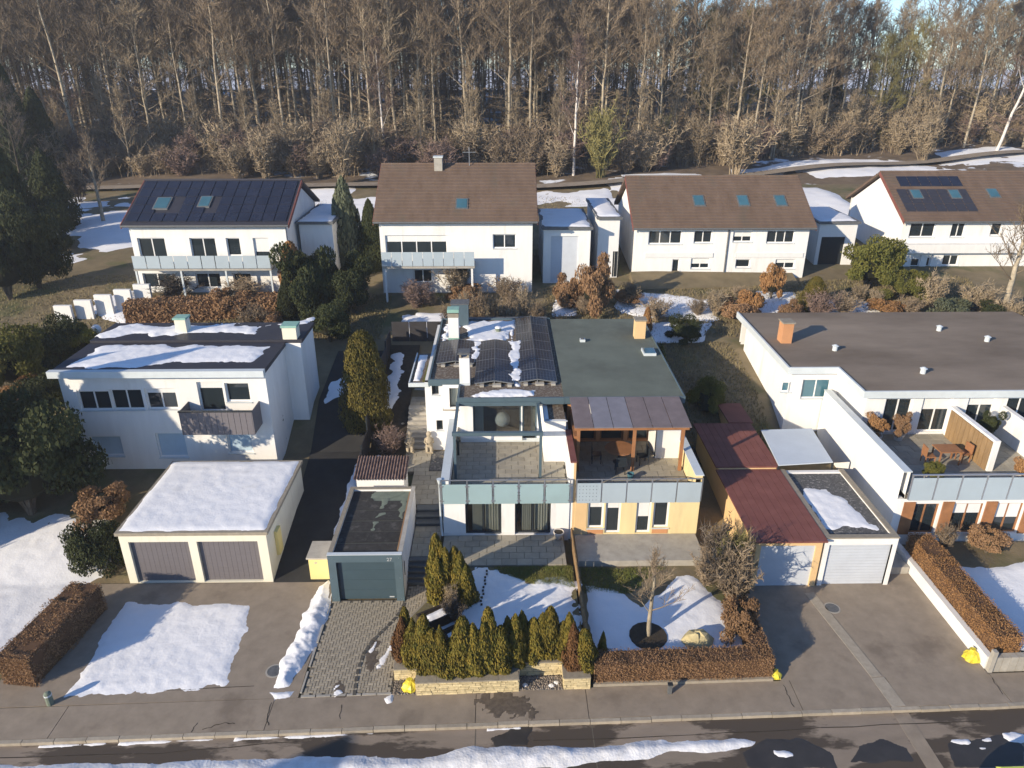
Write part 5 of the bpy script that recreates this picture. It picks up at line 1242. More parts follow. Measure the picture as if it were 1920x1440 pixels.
# white wall, beech hedge, concrete palisade at the right edge of the drive
tag(MB().box(17.76, 18.0, 20.35, 27.4, -.1, .55).build('retaining_wall', 'plaster_offwhite'), 'long low white retaining wall along the right side of the drive', 'wall')
hedge((18.02, 20.5), (18.05, 26.9), -1.0, .1, 1.35, 'leaf_orange', 'beech_hedge', 'copper brown beech hedge above the low white wall', 6, 900, .019) if False else hedge((18.02, 26.9), (18.02, 20.5), 1.0, .1, 1.35, 'leaf_orange', 'beech_hedge', 'copper brown beech hedge above the low white wall', 6, 900, .019)
pl_ = thing('concrete_palisade', 'row of pale grey concrete palisade posts beside the pavement', 'palisade', (19.5, 20.3, 0))
for k in range(14): MB().box(18.0 + k * .29, 18.0 + k * .29 + .27, 20.22 + .009 * k, 20.46 + .009 * k, -.1, .62).build('palisade_post', 'concrete', pl_)
MB().box(17.8, 17.96, 20.15, 20.32, -.1, .95).build('end_post', 'concrete', pl_)
struct('right_lawn', MB().box(19.0, 34, 20.6, 27.4, -.1, .5), 'ground_winter')
snow([(19.2, 20.9), (33, 21), (33, 26.3), (24, 26.4), (21, 25.6), (19.3, 26.0)], .5, 'snow cover on the lawn behind the copper beech hedge', .09, .12, .5, .5, .8, 95, name='lawn_snow')
# ================================================================== BIG WHITE HOUSE on the right
bh = thing('white_villa', 'big white house with wide brown flat roof and roof terrace', 'house', (22, 36, 1))
b = MB()
A0, A1 = (15.55, 36.2), (18.3, 36.2)
aops = [(aty(1470, 700, 36.2)[0] - 15.55, aty(1488, 700, 36.2)[0] - 15.55, 4.0, 4.6), (aty(1508, 700, 36.2)[0] - 15.55, aty(1562, 700, 36.2)[0] - 15.55, 3.6, 4.75)]
wall(b, A0, A1, .6, 5.25, .3, aops); wall(b, (15.55, 44), (15.55, 36.2), .6, 5.25, .3); wall(b, (18.3, 36.2), (18.3, 33.2), .6, 5.25, .3)
B0, B1 = (18.3, 33.2), (33, 33.2)
bops = [(1.0, 2.4, 3.1, 5.0), (2.9, 4.4, 3.1, 5.0), (5.2, 6.6, 3.1, 5.0), (7.2, 8.6, 3.1, 5.0)]
wall(b, B0, B1, .6, 5.25, .3, bops)
wall(b, (17.5, 36.1), (17.5, 27.5), .6, 4.15, .3)
C0, C1 = (17.5, 27.5), (33, 27.5)
cops = [(.8, 2.0, .9, 2.5), (2.6, 4.0, .9, 2.5), (4.5, 5.8, .9, 2.5)]
wall(b, C0, C1, .3, 2.75, .3, cops)
wall(b, (33, 33.2), (33, 45), .6, 5.25, .3); wall(b, (33, 45), (15.55, 45), .6, 5.25, .3)
b.build('wall', 'plaster_white', bh)
for o in aops: window(bh, A0, A1, *o, 1 if o[1] - o[0] > .7 else 0, .1, .07, 'frame_white', 'glass_blue')
for o in bops: window(bh, B0, B1, *o, 1, .1, .08, 'frame_white', 'glass_dark', False, 'terrace_door')
for i, o in enumerate(cops): window(bh, C0, C1, *o, 1, .1, .08, 'wood_orange', 'glass_dark', False, 'garden_door')
for x in (18.0, 19.75, 21.7, 23.5): MB().box(x - .15, x + .35, 27.44, 27.498, .9, 2.6).build('painted_pier', 'wood_orange', bh)
tf = MB().box(17.8, 33, 27.52, 33.19, 2.7, 2.96).build('terrace_floor', 'joint_sand', bh)
slabs(tf, 17.82, 27.0, 27.6, 33.15, 3.0, .8, .6)
MB().box(17.46, 17.84, 27.44, 36.1, 4.152, 4.2).build('wall_coping', 'coping_pale', bh)
for x, y0, y1 in ((22.6, 29.4, 33.1), (25.2, 28.6, 33.1)): MB().box(x, x + .25, y0, y1, 2.97, 4.6).build('terrace_screen', 'plaster_white', bh)
rail = MB().box(17.84, 33, 27.36, 27.42, 4.02, 4.08).build('railing', 'aluminium', bh)
for k in range(14):
    x = 17.86 + k * 1.1
    MB().box(x, x + .05, 27.36, 27.42, 2.8, 4.02).build('post', 'aluminium', rail); MB().box(x + .06, x + 1.09, 27.37, 27.39, 2.75, 3.9).build('railing_panel', 'panel_grey_blue', rail)
rf = MB().prism([(15.3, 36.0), (18.0, 36.0), (18.0, 32.9), (33.4, 32.9), (33.4, 45.3), (15.3, 45.3)], 5.252, 5.5).build('roof', 'roof_flat_brown', bh)
for q0, q1 in (((15.3, 45.3), (15.3, 35.95)), ((15.25, 35.95), (18.0, 35.95)), ((17.95, 35.9), (17.95, 32.85)), ((17.9, 32.85), (33.4, 32.85))):
    L, d, nr = plan(q0, q1); MB().obox(q0, d, nr, 0, L, -.06, .04, 5.2, 5.58).build('fascia', 'coping_pale', rf)
for px, py in ((1470, 640),): p = atz(px, py, 5.5); c = chimney(p[0], p[1], .6, .7, 5.4, 6.7, 'plaster_orange', rf); MB().box(p[0] - .36, p[0] + .36, p[1] - .4, p[1] + .4, 6.702, 6.78).build('lid', 'stone_cap', c)
for px, py in ((1565, 657), (1730, 700), (1760, 620), (1850, 640)):
    p = atz(px, py, 5.5); c = MB().lathe(p[0], p[1], [(.14, 5.5), (.14, 5.75), (.2, 5.78), (.05, 5.86)], 10).build('roof_vent', 'coping_pale', rf)
t = thing('potted_shrub', 'yellow brown potted shrub at the corner of the villa terrace', 'potted plant', (18.7, 32.4, 3.0)); MB().lathe(18.7, 32.4, [(.25, 3.0), (.34, 3.4), (.3, 3.4), (.25, 3.3)], 12).build('pot', 'pot_clay', t)
o = link('foliage', PROTO['orange1'][0][1], t); o.location = (18.7, 32.4, 3.35); o.scale = (.6, .6, 1.2)
place('brown1', 'bush', (21.5, 26.6, .5), (1.0, .7, 1.3), 'rounded brown shrub below the villa railing', 'bush'); place('shrub_brown', 'shrub', (19.6, 26.6, .5), (.9, .7, 1.4), 'loose brown shrub at the villa garden wall', 'shrub')
struct('villa_path', MB().box(16.5, 17.7, 25.8, 36, -.1, .35), 'concrete'); struct('garden_slope', MB().hexa([(9.95, 25.2, -.1), (10.48, 25.2, -.1), (10.48, 38, -.1), (9.0, 38, -.1)], [(9.95, 25.2, .05), (10.48, 25.2, .05), (10.48, 38, 1.5), (9.0, 38, 1.5)]), 'soil')

# ================================================================== LEFT: asphalt yard, double garage, white flat house
struct('asphalt_yard', MB().prism([(-18.3, 19.02), (-7.3, 19.33), (-7.3, 25.6), (-18.3, 25.6)], -.2, .004), 'asphalt')
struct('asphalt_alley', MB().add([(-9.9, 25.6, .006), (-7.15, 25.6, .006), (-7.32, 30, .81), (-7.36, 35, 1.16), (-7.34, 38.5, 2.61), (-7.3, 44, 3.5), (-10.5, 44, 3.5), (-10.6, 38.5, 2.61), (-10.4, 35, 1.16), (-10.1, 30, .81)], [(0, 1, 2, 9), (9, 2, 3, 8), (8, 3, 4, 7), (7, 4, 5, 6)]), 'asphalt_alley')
def slz(x, y): return gz(y) + .0
snow(hull([(118, 1305), (160, 1245), (235, 1130), (330, 1128), (470, 1132), (455, 1200), (425, 1282), (300, 1295)], lambda a, b: atz(a, b, .05)), 0.0, 'flat snow field lying on the asphalt yard before the double garage', .05, .06, .3, .25, 1.8, 22, name='yard_snow', relief=.02)
snow([(-7.9, 27), (-7.35, 27), (-7.4, 31), (-7.45, 34), (-7.8, 34)], slz, 'strip of snow along the garage wall in the dark alley', .08, .06, .15, .15, 1.5, 25)
snow([(-10.3, 38), (-7.5, 41), (-7.5, 42.5), (-10.4, 40.5)], slz, 'snow band crossing the alley behind the white flat roofed house', .1, .1, .3, .3, 1, 26)
dg = thing('double_garage', 'cream double garage with two grey doors and thick snow on its flat roof', 'garage', (-13, 28, 0))
b = MB(); f0, f1 = (-16.1, 25.68), (-9.95, 25.68); dops = [(.35, 2.85, 0, 2.1), (3.2, 5.75, 0, 2.1)]
wall(b, f0, f1, -.1, 2.45, .2, dops); wall(b, (-9.95, 25.68), (-9.95, 31.5), -.1, 2.45, .2); wall(b, (-16.1, 31.5), (-16.1, 25.68), -.1, 2.45, .2); wall(b, (-9.95, 31.5), (-16.1, 31.5), -.1, 2.45, .2); b.build('wall', 'plaster_cream', dg)
for o in dops:
    d_ = MB().box(-16.1 + o[0], -16.1 + o[1], 25.84, 25.87, 0, 2.1).build('garage_door', 'frame_dark', dg)
    for k in range(12): x = -16.1 + o[0] + k * (o[1] - o[0]) / 12; MB().box(x + .004, x + (o[1] - o[0]) / 12 - .004, 25.81, 25.838, .01, 2.1).build('door_board', 'garage_grey', d_)
r_ = MB().box(-16.2, -9.85, 25.6, 31.6, 2.452, 2.6).build('roof', 'stone_cap', dg)
snow([(-16.1, 25.75), (-9.98, 25.75), (-9.98, 31.5), (-16.1, 31.5)], 2.6, '', .06, .08, .2, .06, 1.5, 28, name='roof_snow_layer', parent=r_)
MB().box(-9.945, -9.8, 26.6, 27.1, .7, 1.9).build('meter_box', 'yellow_box', dg)
FY = 33.6; lz = gz(FY) - .1
lh = thing('flat_roofed_house', 'two storey white flat roofed house with balcony and snow covered roof', 'house', (-15.8, FY, lz))
LX0, LX1, LTOP = aty(128, 780, FY)[0], aty(508, 780, FY)[0], aty(505, 692, FY)[2] - .15
LYB = atz(400, 606, LTOP + .34)[1]
P0, P1 = (LX0, FY), (LX1, FY)
def lop(a, c, d, e): q = aty(a, e, FY); r = aty(c, d, FY); return (q[0] - LX0, r[0] - LX0, q[2], r[2])
lops = [lop(152, 203, 733, 770), lop(213, 264, 730, 769), lop(278, 328, 728, 768), lop(378, 416, 716, 772), lop(426, 466, 718, 754), lop(175, 225, 818, 856), lop(300, 345, 812, 858), lop(430, 470, 812, 850)]
b = MB(); wall(b, P0, P1, lz, LTOP, .3, lops); RW = LX1
wall(b, (LX0, LYB), (LX0, FY), lz, LTOP, .3); wall(b, (LX1, FY), (LX1, 37.2), lz, LTOP, .3); wall(b, (LX1, 37.2), (LX1 + .9, 37.2), lz, LTOP + .15, .3); wall(b, (LX1 + .9, 37.2), (LX1 + .9, LYB), lz, LTOP + .15, .3); wall(b, (LX1 + .9, LYB), (LX0, LYB), lz, LTOP, .3); b.build('wall', 'plaster_white', lh)
for i, o in enumerate(lops): window(lh, P0, P1, *o, 1 if i in (0, 1, 2) else 0, .12, .08, 'frame_white', 'blind_blue' if i in (5, 6, 7) else 'glass_dark', i != 3, 'balcony_door' if i == 3 else 'window')
ba = aty(345, 815, FY - 1.2); bb = aty(478, 815, FY - 1.2); bz = aty(400, 772, FY - 1.2)[2]
MB().box(ba[0], bb[0], FY - 1.2, FY - .002, ba[2] - .02, ba[2] + .16).build('balcony_floor', 'concrete', lh)
for k in range(12):
    w = (bb[0] - ba[0]) / 12; MB().box(ba[0] + k * w + .01, ba[0] + (k + 1) * w - .01, FY - 1.24, FY - 1.201, ba[2], bz).build('balcony_board', 'garage_grey', lh)
MB().box(ba[0] - .04, ba[0] - .001, FY - 1.24, FY - .003, ba[2], bz).box(bb[0] + .001, bb[0] + .04, FY - 1.24, FY - .003, ba[2], bz).build('balcony_side', 'garage_grey', lh)
MB().box(ba[0] - .05, bb[0] + .05, FY - 1.3, FY - 1.18, bz + .001, bz + .06).build('balcony_rail', 'frame_dark', lh)
rf = MB().box(LX0 - .12, LX1 + .1, FY - .25, 37.2, LTOP + .002, LTOP + .22).box(LX0 - .12, LX1 + 1.0, 37.2, LYB + .1, LTOP + .16, LTOP + .34).build('roof', 'roof_dark_tile', lh)
MB().box(LX0 - .15, LX1 + .13, FY - .56, FY - .25, LTOP - .06, LTOP + .28).build('fascia', 'coping_pale', rf)
snow([(LX0 + .3, FY + .1), (LX0 + 4, FY + .0), (LX0 + 5.5, FY + .9), (LX1 - .8, FY + .7), (LX1 - .5, FY + 3.0), (LX0 + .8, FY + 3.3)], LTOP + .22, '', .07, .07, .4, .45, 1.1, 44, name='roof_snow_layer', parent=rf)
snow([(LX0 + .3, 38.0), (LX1 - 1.8, 38.2), (LX1 - 1.3, 39.6), (LX1 - .1, 39.9), (LX1 + .7, 41), (LX1 + .8, LYB - .3), (LX0 + .2, LYB - .3)], LTOP + .34, '', .09, .08, .4, .6, 1.0, 45, holes=1.1, name='roof_snow_layer', parent=rf)
c = chimney(LX1 + .35, 37.6, .75, .7, lz, LTOP + 1.0, 'plaster_cream', lh); MB().box(LX1 - .08, LX1 + .78, 37.2, 38.0, LTOP + 1.002, LTOP + 1.12).build('lid', 'copper_green', c)
p = atz(345, 622, LTOP + .3); c = chimney(p[0], p[1], .6, .6, LTOP + .2, LTOP + 1.1, 'plaster_cream', rf); MB().box(p[0] - .36, p[0] + .36, p[1] - .36, p[1] + .36, LTOP + 1.102, LTOP + 1.2).build('lid', 'copper_green', c)
# left vegetation
hedge(atz(60, 1265, .6)[:2], atz(196, 1120, .6)[:2], 1.3, -.05, 1.3, 'leaf_brown', 'beech_hedge', 'dark brown hedge along the left side of the snowy asphalt yard', 8, 750, .021, rough=.16)
p = atz(95, 1320, 0); t = thing('boundary_post', 'short pale green post at the end of the dark brown hedge', 'post', p); MB().lathe(p[0], p[1], [(.12, 0), (.12, .5), (.05, .56)], 12).build('shaft', 'moss_patch', t); MB().lathe(p[0], p[1], [(.13, .40), (.13, .46)], 12).build('band', 'coping_pale', t)
snow([(-30, 20.0), (-20.5, 20.2), (-18.6, 23), (-17.2, 26), (-17.4, 28.3), (-19, 29.5), (-30, 30)], lambda x, y: gz(y) - .06, 'wide snow cover on the garden lawn left of the dark brown hedge', .07, .12, .6, .8, .7, 46, name='lawn_snow', relief=.025)
p = atg(175, 1092); place('ball', 'round_shrub', (p[0], p[1] + .8, p[2]), (1.25, 1.25, 2.5), 'ball shaped dark evergreen shrub beside the double garage', 'bush')
for i, (px, py, w, h, k, lb) in enumerate(((60, 960, 3.4, 5.5, 'dark1', 'huge dark evergreen bush in front of the flat roofed house corner'), (10, 890, 2.6, 4.2, 'dark2', 'dark evergreen bush behind the huge one beside the snowy lawn'), (200, 970, 1.3, 1.7, 'brown1', 'brown bush behind the ball shaped shrub'), (40, 735, 2.2, 4.0, 'olive1', 'yellow green evergreen bush left of the snowy flat roof'), (110, 700, 2.0, 3.2, 'dark2', 'dark bush beside the round lantern'), (160, 680, 1.6, 2.6, 'olive2', 'olive bush beside the back corner of the flat roofed house'), (60, 770, 1.4, 2.0, 'orange1', 'rusty orange shrub beside the flat roofed house'), (100, 760, 1.5, 2.0, 'dark1', 'low dark bush beneath the rusty orange shrub'), (20, 560, 2.5, 5.5, 'dark1', 'dark conifer mass at the edge of the upper gardens'), (80, 470, 2.6, 5.0, 'dark2', 'dark bush beside the white garden wall'), (510, 830, .9, 2.6, 'dark2', 'narrow dark shrub at the corner of the flat roofed house'))):
    p = atg(px, py); place(k, 'evergreen_bush', p, (w, w, h), lb, 'bush')
t = thing('garden_lantern', 'white round lantern on a post beside the flat roofed house', 'lantern', atg(192, 665)); p = t.location
MB().tube([(p.x, p.y, p.z), (p.x, p.y, p.z + 1.4)], .04, 6).build('post', 'frame_dark', t); b = MB(); b.lathe(p.x, p.y, [(.3 * math.sin(a) + .001, p.z + 1.7 - .3 * math.cos(a)) for a in [math.pi * i / 10 for i in range(11)]], 14); b.build('globe', 'frame_white', t, True)
p = atg(690, 790); place('column', 'columnar_thuja', (p[0], p[1], p[2] - .2), (1.5, 1.5, 5.5), 'tall broad olive brown columnar thuja beside the dark alley', 'thuja')

# garden furniture on the terraces
def chair(x, y, z, rz, m, label, group):
    t = thing('garden_chair', label, 'chair', (x, y, z), group); t.rotation_euler = (0, 0, rz)
    for nme, q in (('seat', MB().box(-.24, .24, -.24, .24, .42, .46)), ('backrest', MB().box(-.24, .24, .21, .25, .461, .92))) + tuple(('leg', MB().box(a - .02, a + .02, c - .02, c + .02, 0, .419)) for a in (-.21, .21) for c in (-.21, .21)):
        o = bpy.data.objects.new(nme, q.mesh(nme, m)); C.objects.link(o); o.parent = t
for k, (x, y, r_) in enumerate(((4.5, 30.9, 1.5), (6.7, 30.7, -1.4), (5.5, 29.9, 3.1))): chair(x, y, 2.8, r_, 'frame_dark', 'dark chair round the garden table on the yellow house terrace', 'chairs on the yellow house terrace')
for k, (x, y, r_) in enumerate(((20.2, 30.2, 1.5), (22.0, 30.4, -1.4))): chair(x, y, 3.0, r_, 'wood_orange', 'wooden chair beside the table on the villa terrace', 'chairs on the villa terrace')
t = thing('terrace_table', 'wooden table with four legs on the villa terrace', 'table', (21.1, 30.3, 3.0)); MB().box(20.55, 21.65, 29.9, 30.7, 3.7, 3.75).build('tabletop', 'wood_orange', t)
for a in (20.62, 21.58):
    for c in (29.97, 30.63): MB().box(a - .03, a + .03, c - .03, c + .03, 3.0, 3.699).build('leg', 'wood_orange', t)

for x, y, w, h, lb in ((-27.0, 27.5, 2.4, 11.0, 'tall dark spruce beyond the left end of the snowy lawn'), (-31.0, 24.0, 2.6, 12.5, 'taller dark spruce further along the snowy lawn'), (-25.5, 31.5, 1.8, 8.0, 'slim dark spruce behind the huge evergreen bush')):
    place('column_d', 'spruce', (x, y, gz(y) - .1), (w, w, h), lb, 'tree')

for k, (x, y, key, lb) in enumerate(((19.3, 28.3, 'olive1', 'olive potted shrub behind the villa railing'), (23.4, 28.2, 'orange1', 'straw coloured potted shrub behind the villa railing'), (20.0, 32.6, 'brown1', 'brown potted shrub between the villa terrace doors'), (24.2, 32.2, 'dark1', 'dark potted shrub beside the villa terrace screen'))):
    t = thing('potted_shrub', lb, 'potted plant', (x, y, 3.0)); MB().lathe(x, y, [(.2, 3.0), (.3, 3.35), (.27, 3.35), (.2, 3.28)], 12).build('pot', 'pot_clay', t)
    o = link('foliage', PROTO[key][0][1], t); o.location = (x, y, 3.3); o.scale = (.5, .5, .9 + .15 * k)
t = thing('timber_screen', 'brown timber board screen against the villa terrace divider', 'screen', (22.5, 31, 3.0))
for k in range(10): MB().box(22.52, 22.56, 29.5 + k * .34, 29.8 + k * .34, 3.0, 4.5).build('board', 'wood_fence', t)
# ================================================================== UPPER ROW OF HOUSES
def gable_house(name, label, x0, x1, yf, depth, zb, ze, zr, wins, wallm='plaster_white', roofm='roof_brown', oh=.35, glass='glass_dark', flip=False):
    t = thing(name, label, 'house', ((x0 + x1) / 2, yf, zb))
    p0, p1 = (x0, yf), (x1, yf); b = MB()
    wall(b, p0, p1, zb - .8, ze, .3, [w[:4] for w in wins])
    yb = yf + depth; ym = yf + depth / 2
    wall(b, (x1, yb), (x0, yb), zb - .8, ze, .3)
    for x, s in ((x0, -1), (x1, 1)):
        b.add([(x, yf + .301, zb - .8), (x, yb - .301, zb - .8), (x, yb - .301, ze), (x, ym, zr - .12), (x, yf + .301, ze), (x - s * .3, yf + .301, zb - .8), (x - s * .3, yb - .301, zb - .8), (x - s * .3, yb - .301, ze), (x - s * .3, ym, zr - .12), (x - s * .3, yf + .301, ze)],
              [(0, 1, 2, 3, 4), (9, 8, 7, 6, 5), (4, 3, 8, 9), (3, 2, 7, 8)])
    b.build('wall', wallm, t)
    for w in wins:
        window(t, p0, p1, w[0], w[1], w[2], w[3], w[4] if len(w) > 4 else 0, .12, .08, w[6] if len(w) > 6 else 'frame_white', w[5] if len(w) > 5 else glass, w[3] - w[2] < 1.7)
    sl = (zr - ze) / (depth / 2)
    for nm, ya, za, yb_, zb_ in (('roof', yf - oh, ze - oh * sl, ym, zr), ('rear_roof', yb + oh, ze - oh * sl, ym + .002, zr)):
        q = MB().hexa([(x0 - oh, ya, za), (x1 + oh, ya, za), (x1 + oh, yb_, zb_), (x0 - oh, yb_, zb_)], [(x0 - oh, ya, za + .18), (x1 + oh, ya, za + .18), (x1 + oh, yb_, zb_ + .18), (x0 - oh, yb_, zb_ + .18)]) if nm == 'roof' else MB().hexa([(x1 + oh, ya, za), (x0 - oh, ya, za), (x0 - oh, yb_, zb_), (x1 + oh, yb_, zb_)], [(x1 + oh, ya, za + .18), (x0 - oh, ya, za + .18), (x0 - oh, yb_, zb_ + .18), (x1 + oh, yb_, zb_ + .18)])
        o = q.build(nm, roofm, t)
        if nm == 'roof': roof_o = o
        if roofm == 'roof_brown':
            nco = 17; cb_ = MB(); Lx = x1 - x0 + 2 * oh
            for k in range(nco):
                f0, f1 = k / nco, (k + 1.12) / nco; f1 = min(1, f1); y0_, y1_ = ya + (yb_ - ya) * f0, ya + (yb_ - ya) * f1; z0_, z1_ = za + (zb_ - za) * f0 + .18, za + (zb_ - za) * f1 + .18
                P_ = [(x0 - oh, y0_, z0_ + .012), (x1 + oh, y0_, z0_ + .012), (x1 + oh, y1_, z1_ + .004), (x0 - oh, y1_, z1_ + .004)]; Q_ = [(x0 - oh, y0_, z0_ + .075), (x1 + oh, y0_, z0_ + .075), (x1 + oh, y1_, z1_ + .018), (x0 - oh, y1_, z1_ + .018)]
                if nm != 'roof': P_ = [P_[1], P_[0], P_[3], P_[2]]; Q_ = [Q_[1], Q_[0], Q_[3], Q_[2]]
                cb_.hexa(P_, Q_)
            stuff(cb_.build('tile_courses', roofm, o))
    MB().tube([(x0 - oh, ym, zr + .17), (x1 + oh, ym, zr + .17)], .11, 6).build('ridge', roofm, roof_o)
    MB().tube([(x0 - oh, yf - oh - .08, ze - oh * sl + .08), (x1 + oh, yf - oh - .08, ze - oh * sl + .08)], .08, 6).build('gutter', 'slate_lid', roof_o)
    for x in (x0 - oh, x1 + oh):
        MB().hexa([(x - .03, yf - oh, ze - oh * sl - .1), (x + .03, yf - oh, ze - oh * sl - .1), (x + .03, ym, zr - .1), (x - .03, ym, zr - .1)], [(x - .03, yf - oh, ze - oh * sl + .2), (x + .03, yf - oh, ze - oh * sl + .2), (x + .03, ym, zr + .2), (x - .03, ym, zr + .2)]).build('verge', 'roof_redbrown', roof_o)
    t['_'] = 0; del t['_']
    def on_roof(px, py):
        """point of the front roof slope seen at a photo pixel"""
        d = ray(px, py); A = V((0, yf, ze + .18)); n = V((0, -sl, 1)); k = (A - V((0, 0, CAM_H))).dot(n) / V(d).dot(n); return V((0, 0, CAM_H)) + V(d) * k
    return t, roof_o, on_roof, sl
def roof_rect(pts, sl, h, m, name, parent, fm=None):
    (x0, y0), (x1, y1), z0 = pts
    def z(y): return z0 + (y - y0) * sl
    o = MB().hexa([(x0, y0, z(y0) + .01), (x1, y0, z(y0) + .01), (x1, y1, z(y1) + .01), (x0, y1, z(y1) + .01)], [(x0, y0, z(y0) + h), (x1, y0, z(y0) + h), (x1, y1, z(y1) + h), (x0, y1, z(y1) + h)]).build(name, fm or m, parent)
    if fm:
        e = .09; MB().hexa([(x0 + e, y0 + e, z(y0 + e) + h), (x1 - e, y0 + e, z(y0 + e) + h), (x1 - e, y1 - e, z(y1 - e) + h), (x0 + e, y1 - e, z(y1 - e) + h)], [(x0 + e, y0 + e, z(y0 + e) + h + .02), (x1 - e, y0 + e, z(y0 + e) + h + .02), (x1 - e, y1 - e, z(y1 - e) + h + .02), (x0 + e, y1 - e, z(y1 - e) + h + .02)]).build('pane', m, o)
    return o
def skylight(onr, sl, px, py, parent, w=.8, d=1.0, m='glass_blue'):
    p = onr(px, py); return roof_rect(((p.x - w / 2, p.y - d / 2), (p.x + w / 2, p.y + d / 2), p.z - d / 2 * sl), sl, .1, m, 'skylight', parent, 'slate_lid')
def wpx(yf, x0, L):
    out = []
    for q in L:
        a = aty(q[0], q[3], yf); c = aty(q[1], q[2], yf); out.append((a[0] - x0, c[0] - x0, a[2], c[2]) + tuple(q[4:]))
    return out
# ---- solar roof house
Y1 = 52.5; X0, X1 = aty(250, 470, Y1)[0], aty(540, 470, Y1)[0]; ze = aty(300, 420, Y1)[2]; zr = aty(400, 342, Y1 + 4.6)[2]
W_ = wpx(Y1, X0, [(268, 308, 446, 502, 1), (364, 403, 446, 500, 1), (428, 449, 446, 480), (481, 503, 446, 500), (272, 320, 512, 540, 1), (370, 412, 512, 540, 1), (440, 470, 512, 540)])
t, rf, onr, sl = gable_house('solar_roof_house', 'white gabled house whose whole roof is covered with dark blue solar panels', X0, X1, Y1, 9.2, gz(Y1), ze, zr, W_, roofm='roof_dark_tile')
nx, ny = 13, 5; ya, yb = Y1 - .1, Y1 + 4.4; xw = (X1 - X0 + .3) / nx; yw = (yb - ya) / ny
for i in range(nx):
    for j in range(ny):
        if j in (1, 2) and i in (2, 3, 6): continue
        x = X0 - .15 + i * xw; y = ya + j * yw
        roof_rect(((x + .03, y + .03), (x + xw - .03, y + yw - .03), ze + .18 + (y + .03 - Y1) * sl), sl, .07, 'solar_plain', 'solar_panel', rf)
skylight(onr, sl, 305, 383, rf, 1.1, 1.3); skylight(onr, sl, 385, 380, rf, .9, 1.2)
bz = aty(300, 505, Y1 - 1.5)[2]
MB().box(X0 + .5, X1 - .9, Y1 - 1.5, Y1 - .003, bz - .12, bz).build('balcony_floor', 'concrete', t)
for k in range(10):
    w = (X1 - X0 - 1.4) / 10; MB().box(X0 + .5 + k * w + .03, X0 + .5 + (k + 1) * w - .03, Y1 - 1.5, Y1 - 1.47, bz + .05, bz + .95).build('balcony_glass', 'panel_grey_blue', t)
for k in range(4): x = X0 + .6 + k * (X1 - X0 - 1.6) / 3; MB().box(x - .06, x + .06, Y1 - 1.45, Y1 - 1.33, gz(Y1) - .6, bz - .121).build('balcony_post', 'coping_pale', t)
# ---- brown roof house
Y2 = 52.3; X0, X1 = aty(714, 470, Y2)[0], aty(998, 470, Y2)[0]; ze = aty(850, 412, Y2)[2]; zr = aty(850, 312, Y2 + 5.2)[2]
W_ = wpx(Y2, X0, [(724, 838, 441, 476, 3), (924, 968, 439, 466, 1), (776, 810, 505, 530, 1)])
t, rf, onr, sl = gable_house('brown_roof_house', 'white house with big plain brown roof and grey balcony behind the white row house', X0, X1, Y2, 10.4, gz(Y2), ze, zr, W_)
skylight(onr, sl, 866, 384, rf, .9, 1.0)
q = onr(822, 322); c = chimney(q.x, q.y + .3, .6, .6, q.z - .4, q.z + 1.0, 'concrete', rf); MB().box(q.x - .36, q.x + .36, q.y - .06, q.y + .66, q.z + 1.002, q.z + 1.1).build('lid', 'coping_pale', c)
q = onr(880, 318); MB().tube([(q.x, q.y + .3, q.z - .1), (q.x, q.y + .3, q.z + 1.6)], .03, 5).box(q.x - .5, q.x + .5, q.y + .28, q.y + .32, q.z + 1.2, q.z + 1.23).build('antenna', 'aluminium', rf)
a, c_ = aty(716, 500, Y2 - 1.6), aty(890, 500, Y2 - 1.6); bz = aty(800, 478, Y2 - 1.6)[2]
MB().box(a[0], c_[0], Y2 - 1.6, Y2 - .003, a[2] - .15, a[2]).build('balcony_floor', 'concrete', t)
for k in range(9):
    w = (c_[0] - a[0]) / 9; MB().box(a[0] + k * w + .02, a[0] + (k + 1) * w - .02, Y2 - 1.62, Y2 - 1.59, a[2] + .03, bz + .2).build('balcony_panel', 'panel_grey_blue', t)
for x in (a[0] + .2, c_[0] - .2): MB().box(x - .07, x + .07, Y2 - 1.5, Y2 - 1.36, gz(Y2) - .6, a[2] - .151).build('balcony_post', 'plaster_white', t)
# ---- twin house
Y3 = 55.0; X0, X1 = aty(1192, 470, Y3)[0], aty(1512, 470, Y3)[0]; ze = aty(1350, 424, Y3)[2]; zr = aty(1350, 335, Y3 + 4.8)[2]
W_ = wpx(Y3, X0, [(1215, 1280, 432, 458, 2), (1300, 1337, 432, 456, 1), (1373, 1412, 432, 454, 1), (1436, 1492, 432, 456, 2), (1258, 1275, 486, 522), (1294, 1332, 484, 504, 1), (1378, 1408, 486, 502), (1452, 1492, 486, 504, 1)])
t, rf, onr, sl = gable_house('twin_house', 'long white twin house with brown roof and three skylights', X0, X1, Y3, 9.6, gz(Y3), ze, zr, W_)
for px in (1310, 1393, 1463): skylight(onr, sl, px, 378, rf, .9, 1.1)
xm = aty(1362, 470, Y3)[0]; MB().tube([(xm, Y3 - .06, ze - .1), (xm, Y3 - .06, gz(Y3) - .3)], .06, 6).build('downpipe', 'slate_lid', t)
for px in (1210, 1380): a = aty(px, 466, Y3); MB().box(a[0], a[0] + 5.2, Y3 - .06, Y3 - .002, a[2] - .7, a[2] - .35).build('string_course', 'plaster_offwhite', t)
